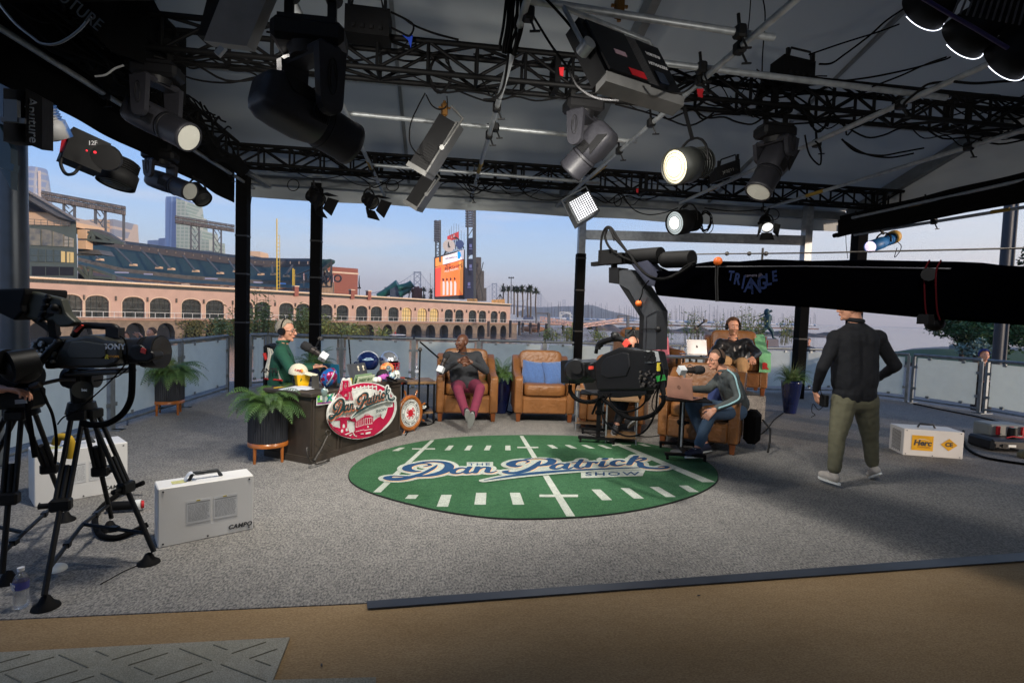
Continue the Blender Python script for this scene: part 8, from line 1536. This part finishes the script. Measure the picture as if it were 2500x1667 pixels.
def qpoly(nm,pts,m,k0,th,par=None,bev=.012):
 b=MB();b.prism([Q(*p,k0)for p in pts],-cn*th);o=b.build(nm,m,par or cc)
 if bev:md=o.modifiers.new('bevel','BEVEL');md.width=bev;md.segments=2;md.limit_method='ANGLE'
 return o
mcb=mat('camera_black',s(9,9,10),.5,spec=.3,nz=40,var=.2)
body=qpoly('body',[(398,560),(470,490),(620,425),(680,420),(760,440),(870,448),(985,462),(1005,560),(1020,640),(1000,820),(890,835),(420,838),(398,700)],mcb,.12,.14,bev=.02)
qpoly('side_pad',[(450,600),(500,520),(660,470),(720,480),(735,610),(700,700),(520,720),(450,690)],mat('pad_dark',s(14,15,18),.5,spec=.3),.13,.02,body)
pnl=qpoly('control_panel',[(868,455),(978,462),(1000,572),(882,570)],mat('panel_grey2',s(160,164,166),.5),.15,.04,bev=0);b=MB()
for i in range(5):
 for j in range(4):p=Q(885+20*i+3*j,475+24*j,.155);b.cyl(p,p+cn*.012,.011 if(i+j)%3 else .018,None,8)
b.build('knobs',mclamp,pnl);qpoly('connector_panel',[(832,640),(985,650),(1000,800),(838,812)],mcb,.13,.03,bev=0);b=MB();random.seed(5)
for i in range(26):p=Q(random.uniform(840,990),random.uniform(650,800),.135);b.cyl(p,p+cn*random.uniform(.01,.03),.01,None,8)
b.build('connectors',mir,cc);b=MB();b.tube(smooth_path([Q(430,440,.0),Q(440,395,.0),Q(490,365,0),Q(560,345,0),Q(640,340,0),Q(690,365,0),Q(735,420,0)],5),.03,8);b.build('top_handle',mcb,cc)
b=MB();b.bar(Q(688,365,.03),Q(722,410,.03),.028,.062);b.build('red_tape',mat('tape_coral',s(238,74,60),.6),cc)
qpoly('matte_box',[(68,548),(215,540),(292,570),(296,700),(205,772),(70,768)],mcb,.14,.28,bev=.015);b=MB();b.cyl(Q(215,640,.18),Q(215,640,.14),.1,.12,24);b.cyl(Q(228,632,.2),Q(228,632,.18),.05,None,18);b.build('focus_motor',mhead2,cc)
b=MB();b.cyl(Q(280,650,.02),Q(400,650,.02),.09,.085,22);b.build('lens_barrel',mcb,cc);b=MB();b.box(Q(365,618,.12),(.06,.01,.03),.5);b.build('lens_tape',mat('tape_coral',(.8,.1,.05)),cc)
qpoly('cradle',[(415,838),(900,830),(885,880),(640,905),(440,900)],mhead2,.1,.12);b=MB();b.cyl(Q(1005,560,.13),Q(1030,700,.13),.035,None,12);b.cyl(Q(1030,745,.13),Q(1062,880,.13),.032,.02,12);b.build('grip',mcb,cc);b=MB();b.cyl(Q(1028,694,.13),Q(1040,746,.13),.04,None,12);b.build('green_tape',mat('tape_green',s(24,140,50),.6),cc);b=MB();b.box(Q(1012,610,.17),(.03,.01,.07));b.build('yellow_label',mat('note_yellow',(.7,.6,.05)),cc)
for i,pts in enumerate([[(165,780),(170,850),(230,920),(330,945),(420,930),(500,880)],[(1055,880),(1050,960),(960,1060),(850,1100),(740,1100),(640,1050),(560,980),(480,920)],[(1000,560),(1045,640),(1000,860),(980,1040),(900,1200),(780,1270),(640,1250),(500,1130),(465,1000),(500,920),(560,860)],[(160,700),(155,800),(140,880)],[(440,900),(400,1000),(375,1060)],[(1010,800),(960,900),(950,1000),(1000,1060)],[(890,870),(870,960),(760,1030),(640,1030),(560,960),(540,880)]]):
 b=MB();b.tube(smooth_path([Q(*p,.14+.01*i)for p in pts],6),(.022,.02,.009,.005,.012,.005,.008)[i],7);b.build('camera_cable',mcable,cc)
b=MB();b.ell(Q(600,318,.0),(.05,.04,.045),None,12,8);b.tube(smooth_path([Q(560,300,0),Q(585,280,0),Q(630,300,0),Q(660,340,0)],4),.012,6);b.tube([Q(470,400,0),Q(420,430,0),Q(410,480,0)],.02,6);b.build('viewfinder_arm',mcb,cc)
# ================================================================== LEFT BROADCAST CAMERA
L0=AD(190,900,3.25);ln=-V((FW.x,FW.y,0)).normalized()
K_=lambda x,y,k=0:APL(x/3.485,700+y/3.485,L0+ln*k,ln)
lc=thing('broadcast_camera','large black broadcast camera with a red square on its lens at the left','camera',K_(640,1000));mob=mat('camera_olive',s(38,39,35),.42,nz=30,var=.12)
def kpoly(nm,pts,m,k0,th,par=None,bev=.012):
 b=MB();b.prism([K_(*p,k0)for p in pts],-ln*th);o=b.build(nm,m,par or lc)
 if bev:md=o.modifiers.new('bevel','BEVEL');md.width=bev;md.segments=2;md.limit_method='ANGLE'
 return o
bd=kpoly('body',[(480,560),(540,450),(640,430),(720,410),(800,415),(900,450),(1015,460),(1020,620),(985,660),(900,690),(470,700),(460,620)],mob,.1,.2,bev=.018);kpoly('side_panel',[(565,560),(600,470),(700,462),(890,490),(900,590),(860,610),(590,610)],mat('pad_olive',s(50,52,47),.4),.11,.02,bd,.006)
kpoly('rear_block',[(275,490),(320,430),(430,425),(500,450),(490,560),(460,700),(380,700),(360,580),(280,520)],mcb,.08,.18);b=MB();random.seed(8)
for i in range(34):p=K_(random.uniform(290,480),random.uniform(450,690),.085);b.cyl(p,p+ln*random.uniform(.005,.03),random.uniform(.006,.013),None,7)
b.build('connectors',malu,lc)
text_mesh('SONY',.045,frame(K_(972,512,.106),RT,UP),.001,.0015,space=1.1).build('lettering',mat('print_white',(.5,.5,.5)),bd);text_mesh('R',.035,frame(K_(908,596,.106),RT,UP),.001,.002).build('yellow_letter',mat('note_yellow',(.7,.6,.05)),bd);text_mesh('XDCAM',.018,frame(K_(965,594,.106),RT,UP),.001,.0005).build('small_lettering',mat('print_orange',(.5,.3,.1)),bd)
b=MB();b.cyl(K_(1018,545,0),K_(1100,545,0),.075,.07,24);b.cyl(K_(1095,550,0),K_(1300,555,0),.078,.088,24);b.cyl(K_(1295,555,0),K_(1375,552,0),.098,.1,24);ls=b.build('lens_barrel',mcb,lc);b=MB()
for x in(1235,1255,1275):b.cyl(K_(x,554,0),K_(x+8,554,0),.094,None,24)
b.build('zoom_rings',mhead2,ls);b=MB();b.cyl(K_(1374,552,0),K_(1376,552,0),.09,None,24);b.build('front_glass',mdglass,ls);kpoly('lens_housing',[(1110,500),(1180,490),(1300,560),(1310,610),(1250,645),(1150,640),(1100,600)],mcb,.1,.1);kpoly('red_square',[(1200,518),(1242,532),(1234,572),(1192,558)],mat('tape_coral',(.8,.1,.05)),.106,.004,bev=0)
b=MB();b.tube(smooth_path([K_(625,420),K_(660,380),K_(700,335),K_(760,330),K_(860,335),K_(980,345),K_(1000,400)],5),.02,8);b.box(K_(980,390),(.07,.07,.06));b.build('top_handle',mcb,lc);kpoly('handle_tape',[(628,375),(690,322),(704,330),(645,388)],mat('tape_coral',(.8,.1,.05)),.03,.01,bev=0)
kpoly('viewfinder_hood',[(-40,20),(215,10),(215,60),(185,160),(190,215),(120,290),(-40,215)],mblk,.14,.3);kpoly('viewfinder',[(200,22),(390,70),(520,100),(560,230),(640,300),(600,335),(500,345),(440,290),(330,290),(190,250),(180,150)],mat('olive_flat',s(48,50,40),.55),.1,.06);b=MB()
for i in range(12):b.ell(K_(405-i*6+10*sin(i*2),80+i*19,.11),(.016,.012,.013),None,8,6)
b.ell(K_(460,175,.12),(.022,.02,.022),None,10,8);b.bar(K_(420,200,.1),K_(520,212,.1),.03);b.bar(K_(440,200,.09),K_(470,420,.05),.04);b.bar(K_(300,270,.05),K_(500,410,.02),.03);b.build('hinge_knobs',mclamp,lc)
kpoly('base_plate',[(530,735),(720,715),(1000,705),(1012,745),(800,760),(540,762)],mob,.08,.16);b=MB();b.tube([K_(500,470,.1),K_(430,530,.12),K_(330,660,.12),K_(265,755,.12)],[.02,.018,.022,.016],10);b.ell(K_(498,472,.1),.025,None,12,8);b.build('support_rod',mcb,lc)
for i,pts in enumerate([[(1110,640),(1090,690),(980,770),(800,800)],[(1125,650),(1125,800),(1110,960),(1040,1080),(920,1160),(800,1175),(700,1160)],[(1080,640),(980,760),(800,930),(640,1060),(540,1110),(490,1170)],[(1020,420),(1060,450),(1080,520),(1080,600)],[(350,860),(400,980),(450,1100),(480,1300),(470,1500)],[(245,940),(240,1050),(260,1200),(300,1450)]]):
 b=MB();b.tube(smooth_path([K_(*p,.1+.015*i)for p in pts],6),(.004,.018,.004,.005,.008,.014)[i],7);b.build('camera_cable',mcable,lc)
def tripod(lab,apex,head_r,feet,lever=True,mid=True):
 t=thing('tripod',lab,'tripod',(apex.x,apex.y,0));b=MB();R=None
 b.cyl(apex-V((0,0,.02)),apex+V((0,0,.05)),.085,.07,24);b.cyl(apex+V((0,0,.05)),apex+V((0,0,.14)),.055,.06,20);b.build('bowl',mcb,t)
 b=MB();b.box(apex+V((0,0,.2)),(.16,.13,.12),.2,.03);b.cyl(apex+V((.0,-.06,.2)),apex+V((.0,-.1,.2)),.055,None,24);b.cyl(apex+V((-.09,0,.2)),apex+V((.09,0,.2)),.06,None,20);b.build('fluid_head',mcb,t)
 spc=V((apex.x,apex.y,.22));
 for ft in feet:
  ft=V(ft);d=(ft-apex).normalized();sd=d.cross(V((0,0,1))).normalized();L_=(ft-apex).length;b=MB();st0=apex+V((ft.x-apex.x,ft.y-apex.y,0)).normalized()*.07
  b.cyl(st0+sd*.028,st0+d*L_*.52+sd*.028,.014,None,10);b.cyl(st0-sd*.028,st0+d*L_*.52-sd*.028,.014,None,10);b.cyl(st0+d*L_*.3,st0+d*L_*.92,.015,None,10)
  lg=b.build('leg',mcb,t);b=MB();b.box(st0+d*L_*.5,(.1,.06,.07),atan2(sd.y,sd.x),.01);b.cyl(st0+d*L_*.5+sd*.05,st0+d*L_*.5+sd*.1,.016);b.box(st0+d*L_*.02,(.1,.06,.06),atan2(sd.y,sd.x),.01);b.build('leg_clamp',mcb,lg)
  b=MB();b.lathe([(.065,0),(.06,.012),(.035,.03),(.02,.06),(0,.07)],ft,18);b.build('rubber_foot',mblk,lg)
  m_=st0+d*L_*.8;b=MB();b.cyl(spc,m_,.012,None,8);b.box((spc+m_)/2,(.05,.03,.03),atan2(d.y,d.x));b.build('spreader_arm',mcb,t)
 return t
ap=AD(200,1000,3.35);tp_=tripod('black tripod carrying the broadcast camera',ap,.1,[G(363,1374),G(112,1482),G(268,1293)]);b=MB();b.cyl(K_(700,875,.1),K_(700,875,.14),.05,None,28);o=b.build('head_badge',mob,tp_);text_mesh('Libec',.022,frame(K_(705,878,.142),RT,UP),.0005,.0008).build('lettering',mwhs,o)
b=MB();b.tube(smooth_path([K_(640,790,.05),K_(520,790,.08),K_(400,815,.1),K_(270,848,.12)],5),.011,8);b.cyl(K_(350,826,.12),K_(265,850,.12),.018,None,12);b.build('pan_handle',mir,tp_)
ap2=AD(55,1000,3.2);tripod('second black tripod at the left edge behind the operator hand',ap2,.1,[G(20,1420),G(-120,1330),G(160,1270)]);b=MB();b.cyl(K_(75,680,.3),K_(300,640,.2),.085,.08,24);b.cyl(K_(-20,640,.3),K_(60,640,.3),.07,None,20);b.ell(K_(180,690,.24),(.1,.08,.09));b.box(K_(160,940,.1),(.22,.14,.13),None,.02);t=one(b,'small_camera',mhead2,'rounded black camera head on the second tripod at the left edge','camera');kpoly('label_plate',[(125,962),(225,956),(228,990),(128,998)],mat('panel_grey2',(.2,.2,.2)),.19,.004,t,0)
c=AD(152,1085,3.55);b=MB();b.tube(smooth_path([c+V((-.04,0,.0)),c+V((-.02,0,.05)),c+V((.04,0,.04)),c+V((.055,0,-.02)),c+V((.05,0,-.09))],5),.024,10);one(b,'yellow_glove',mat('glove_yellow',s(186,150,30),.7,nz=8),'yellow work glove tucked between the tripod legs','glove')
b=MB();b.ell(G(78,1420)+V((.1,.05,.05)),(.05,.05,.03),None,14,8,z0=-.2);one(b,'white_cup',mwhs,'white rounded cup behind the tripod foot and the water bottle','cup')
b=MB();p=lambda x,y:AD(x/3.485,700+y/3.485,9.0);b.prism([p(1035,870),p(1075,810),p(1215,860),p(1210,925),p(1045,980),p(1040,915)],HF*.04);t=one(b,'antenna',mclamp,'black paddle antenna on a stand by the left railing','antenna');b=MB();b.cyl(p(1090,970),G(311,1038),.012,None,8);b.build('stand',mclamp,t);text_mesh('SHURE',.07,frame(p(1135,885)-HF*.01,RT,UP),.001,.002).build('lettering',mat('print_white',(.5,.5,.5)),t)
# ================================================================== PLANTS
mfern=mat('fern_green',s(40,76,44),.55,nz=5,var=.5,col2=s(92,122,56));mgrass=mat('grass_blade',s(96,106,62),.6,nz=5,var=.3);mpot=mat('pot_charcoal',s(40,42,48),.5,nz=10,var=.1);mbp=mat('pot_blue',s(18,28,70),.15,nz=3,var=.4,coat=.6)
def fern_mesh(c,n,L_,seed,up=.5,pin=20):
 random.seed(seed);b=MB()
 for i in range(n):
  a=random.uniform(0,2*pi);el=random.uniform(.3,1.5)*up+.4;d=V((cos(a)*cos(el),sin(a)*cos(el),sin(el)));p=V(c)+V((cos(a)*.05,sin(a)*.05,0));ln=L_*random.uniform(.6,1.1);n_=pin;pv=p
  for j in range(n_):
   nx=pv+d*ln/n_;u=j/n_;sd=d.cross(V((0,0,1))).normalized()if abs(d.z)<.98 else V((1,0,0));w_=ln*.17*sin(pi*min(1,(u+.12)*.9))+.004
   b.poly([pv-sd*.002,pv+sd*.002,nx+sd*.002,nx-sd*.002])
   for sg in(-1,1):
    tip=pv+sd*sg*w_+d*w_*.35-V((0,0,w_*.25));hw=d*ln/n_*.42;b.poly([pv,pv+hw+sd*sg*w_*.4,tip,pv-hw*.3+sd*sg*w_*.4])
   pv=nx;d=(d-V((0,0,.07*(1+u*1.6)))).normalized()
 return b
def grass_mesh(c,n,h,seed,lean=.5):
 random.seed(seed);b=MB()
 for i in range(n):
  a=random.uniform(0,2*pi);l=random.uniform(.05,lean);p=V(c)+V((cos(a)*.05,sin(a)*.05,0));d=V((cos(a)*l,sin(a)*l,1)).normalized();sd=V((-sin(a),cos(a),0));hh=h*random.uniform(.6,1)
  for j in range(5):q=p+d*hh/5;w0=.004*(1-j/5);w1=.004*(1-(j+1)/5);b.poly([p-sd*w0,p+sd*w0,q+sd*w1,q-sd*w1]);p=q;d=(d+V((cos(a)*.1,sin(a)*.1,-.08))).normalized()
 return b
def ribbed_planter(lab,g,seed,L_=.5,n=46,r=.195,z0=.2,h=.42):
 t=thing('planter',lab,'planter',g,0,'charcoal ribbed planters on wooden stands');M=wm(t);b=MB(M);N_=96;vs=[]
 for z,k in((0,1),(h,1),(h,.93),(h-.05,.92)):vs+=[((r+.006*(i%2))*k*cos(2*pi*i/N_),(r+.006*(i%2))*k*sin(2*pi*i/N_),z0+z)for i in range(N_)]
 b._a(vs,[(j*N_+i,j*N_+(i+1)%N_,(j+1)*N_+(i+1)%N_,(j+1)*N_+i)for j in range(3)for i in range(N_)]);b.cyl((0,0,z0),(0,0,z0+h-.06),r*.9,None,24);b.build('pot',mpot,t)
 b=MB(M);b.lathe([(r*1.04,z0-.035),(r*1.04,z0+.01),(r*.9,z0+.01),(r*.9,z0-.035),(r*1.04,z0-.035)],(0,0,0),32);b.build('stand_ring',mww,t)
 for k in range(4):a=pi/4+k*pi/2+.3;b=MB(M);b.cyl((r*.95*cos(a),r*.95*sin(a),0),(r*.93*cos(a),r*.93*sin(a),z0),.014,.02,10);b.build('leg',mww,t)
 fern_mesh(M@V((0,0,z0+h-.06)),n,L_,seed).build('fern',mfern,t);return t
ribbed_planter('full fern in a ribbed charcoal planter on a wooden stand, at the desk corner',G(655,1122),1,.47,120)
ribbed_planter('fern in a ribbed charcoal planter by the left railing, behind the camera lens',G(412,1010),2,.56,110)
gm=grass_mesh(G(412,1010)+V((0,0,.55)),40,.5,3);o=[x for x in COL.objects if x.name.startswith('planter')][-1];gm.build('grass_blades',mgrass,o)
def tall_planter(lab,g,seed,grass=True,L_=.38,h=.6):
 t=thing('tall_planter',lab,'planter',g,0,'tall glossy blue planters');M=wm(t);b=MB(M);b.lathe([(0,0),(.1,0),(.105,.01),(.15,h*.55),(.175,h*.92),(.178,h),(.16,h),(.155,h-.05),(0,h-.05)],(0,0,0),30);b.build('pot',mbp,t)
 fern_mesh(M@V((0,0,h-.03)),60,L_,seed,.7).build('fern',mfern,t)
 if grass:grass_mesh(M@V((0,0,h-.03)),90,.55,seed,.55).build('grass_blades',mgrass,t)
tall_planter('tall glossy blue planter with fern and grass beside the standing person',G(1928,1008),5);tall_planter('tall glossy blue planter between the two tan armchairs',V((1.02,8.75,0)),6,False,.42)
tall_planter('planter with dark fern between the host and the microphone, behind the desk',G(768,975),7,False,.5)
mleafy=mat('marsh_leaf',s(96,112,52),.7,nz=1.5,var=.4,col2=s(134,140,84));mstem=mat('marsh_stem',s(96,92,56),.8)
def stem_plant(lab,px,ytop,ybase,dep,w_,n,seed,name='shrub',m=None,leaf=.05,grp='wild plants behind the railing',crown=0,dens=1.0):
 random.seed(seed);t=thing(name,lab,'plant',AD(px,ybase,dep),0,grp);b=MB();lf=MB();sc=dep/1315
 for i in range(n):
  x=px+random.gauss(0,w_*.4);base=AD(x,ybase+random.uniform(-2,4),dep+random.uniform(-.8,.8));H_=(ybase-ytop)*sc*random.uniform(.45,1.05);top=base+V((random.uniform(-.12,.12)*H_,0,H_));b.tube([base,(base+top)/2+V((random.uniform(-.04,.04),0,0)),top],[.008*leaf/.05,.006*leaf/.05,.003*leaf/.05],4)
  for j in range(int(16*dens)):
   u=random.uniform(.3,1);p=base+(top-base)*u+V((random.gauss(0,leaf*1.6),random.gauss(0,leaf*1.6),random.gauss(0,leaf)));a=random.uniform(0,2*pi);e=random.uniform(-.7,.9);d=V((cos(a)*cos(e),sin(a)*cos(e),sin(e)))*leaf;s2=d.cross(V((random.uniform(-1,1),random.uniform(-1,1),1))).normalized()*leaf*.38;lf.poly([p-d,p+s2,p+d,p-s2])
 b.build('stems',mstem,t);lf.build('leaves',m or mleafy,t);return t
for i,(px,yt,yb,dep,w_,n)in enumerate(((590,742,830,13,22,16),(640,715,826,14,26,18),(700,770,826,13.5,20,16),(745,752,826,14,30,24),(800,768,826,15,26,22),(862,788,826,15,22,16),(930,800,826,16,16,9),(540,770,822,14,14,12))):
 stem_plant(['wild leafy stems right of the left corner post','tall wispy stems above the host','low leafy stems above the host headphones','leafy stems around the second black post','pale green shrub right of the second black post','shrub below the arcade, third arch group from the post','small shrub at the water below the arcade','wild stems left of the corner post'][i],px,yt,yb,dep,w_,n,30+i,leaf=.06,dens=1.3)
for i,(px,yt,yb,dep,w_,n)in enumerate(((1340,800,836,26,24,18),(1395,790,836,24,26,24),(1460,805,836,26,20,14),(1620,760,838,28,24,14),(1690,756,838,27,30,18),(1750,772,838,26,22,12),(1820,750,838,26,24,24),(1855,768,838,27,14,16),(1915,772,840,26,20,14),(1590,775,838,29,16,9))):
 stem_plant(['reeds at the water left of the second gangway','dense reeds left of the black post','low reeds right of the black post','tall umbel plants right of the crane neck','tall umbel plants above the grey laptop','umbel plants left of the puffer jacket','green shrub right of the puffer jacket','green stems left of the batter statue','stems right of the batter statue','sparse stems beside the pink shirt'][i],px,yt,yb,dep,w_,n,50+i,leaf=.085,dens=.75)
mivy=mat('ivy',s(44,58,32),.8,nz=.8,var=.5,col2=s(92,84,44));random.seed(77)
for i,(px,w_,yt)in enumerate(((473,26,790),(540,34,788),(600,30,784),(655,24,790),(720,30,790),(775,26,788),(830,22,796),(885,16,802))):
 p=APL(px,812,Wa+Wn*3.3,Wn);b=MB();k=p.length/1315
 for j in range(420):
  x=random.gauss(0,w_*.42)*k*1.25;z=random.uniform(0,1)**.8*(825-yt)*k;q=V((p.x,p.y,WZ))+Wd*x+Wn*random.uniform(0,.9)*(1-abs(x)/(w_*k*2)*.5)+V((0,0,z));a=random.uniform(0,2*pi);d=V((cos(a),sin(a)*.5,random.uniform(-1,1)))*.2;s2=d.cross(Wn+V((.3,0,.2))).normalized()*.13;b.poly([q-d,q+s2,q+d,q-s2])
 t=one(b,'seawall_bush',mivy,['bush on the seawall left of the corner post','first bush right of the left corner post','bush on the seawall above the host','small bush on the seawall above the microphone','bush on the seawall behind the second post','bush right of the second post','rounded bush in the arch right of the second post','smallest bush, last on the seawall'][i],'bush','bushes growing on the seawall')
mtd=mat('dark_leaf',s(30,50,34),.7,nz=.7,var=.5,col2=s(54,84,40));mbk=mat('bark',s(60,52,44),.9)
def bush(lab,px,py,dep,rx,rz_,n,seed,m,name='tree',leaf=.11):
 random.seed(seed);c=AD(px,py,dep);t=thing(name,lab,'tree' if name=='tree' else 'bush',V((c.x,c.y,-.85)));b=MB();b.tube([V((c.x,c.y,-.85)),c-V((0,0,rz_*.4)),c+V((rx*.2,0,rz_*.3))],[.14,.1,.04],7)
 for k in range(6):a=k*1.05;b.tube([c-V((0,0,rz_*.4)),c+V((cos(a)*rx*.6,sin(a)*rx*.6,rz_*random.uniform(0,.6)))],[.06,.02],5)
 b.build('trunk',mbk,t);b=MB();cl_=[(V((random.gauss(0,rx*.45),random.gauss(0,rx*.45),random.gauss(0,rz_*.42))),random.uniform(.22,.45)*rx)for _ in range(26)]
 for j in range(n):
  cc_2,r_=random.choice(cl_);q=c+cc_2+V((random.gauss(0,r_*.5),random.gauss(0,r_*.5),random.gauss(0,r_*.45)));q.z=max(q.z,-.8);a=random.uniform(0,2*pi);e=random.uniform(-1,1);d=V((cos(a)*cos(e),sin(a)*cos(e),sin(e)))*leaf;s2=d.cross(V((random.uniform(-1,1),random.uniform(-1,1),.8))).normalized()*leaf*.55;b.poly([q-d,q+s2,q+d,q-s2])
 b.build('crown',m,t);return t
bush('dark leafy tree at the shore right of the standing person',2352,806,30,1.25,1.25,5200,1,mtd);bush('dense green tree behind the thick steel column at right',2450,800,27,1.3,1.2,4600,2,mat('mid_leaf',s(34,66,34),.7,nz=.7,var=.5,col2=s(70,104,52)));bush('tree at the right edge of the photo above the grass slope',2530,720,26,1.5,2.2,4200,4,mtd)
bush('pale silvery bush beside the path at right',2385,852,22,.45,.35,900,3,mat('silver_leaf',s(80,104,92),.8,nz=2,col2=s(120,140,130)),'bush',.08)
b=MB();b.grid(lambda u,v:G(2390+u*420,905,-.85)*1+HF*v*13+V((0,0,.9*sin(pi*min(1,v*.9))*min(1,u*3))),16,12);struct('grass_slope',b,mat('grass',s(34,66,28),.9,nz=6,var=.4,bump=.6,bscale=40))
b=MB();b.box(G(2345,868,-.85)+V((0,0,.5)),(1.8,1.2,1.0),.3,.1);b.box(G(2300,872,-.85)+V((0,0,.25)),(2.6,1.4,.5),.2,.1);one(b,'stone_block',mat('stone_pale',s(110,116,114),.9,nz=3),'pale stone blocks beside the shore path at right','stone')
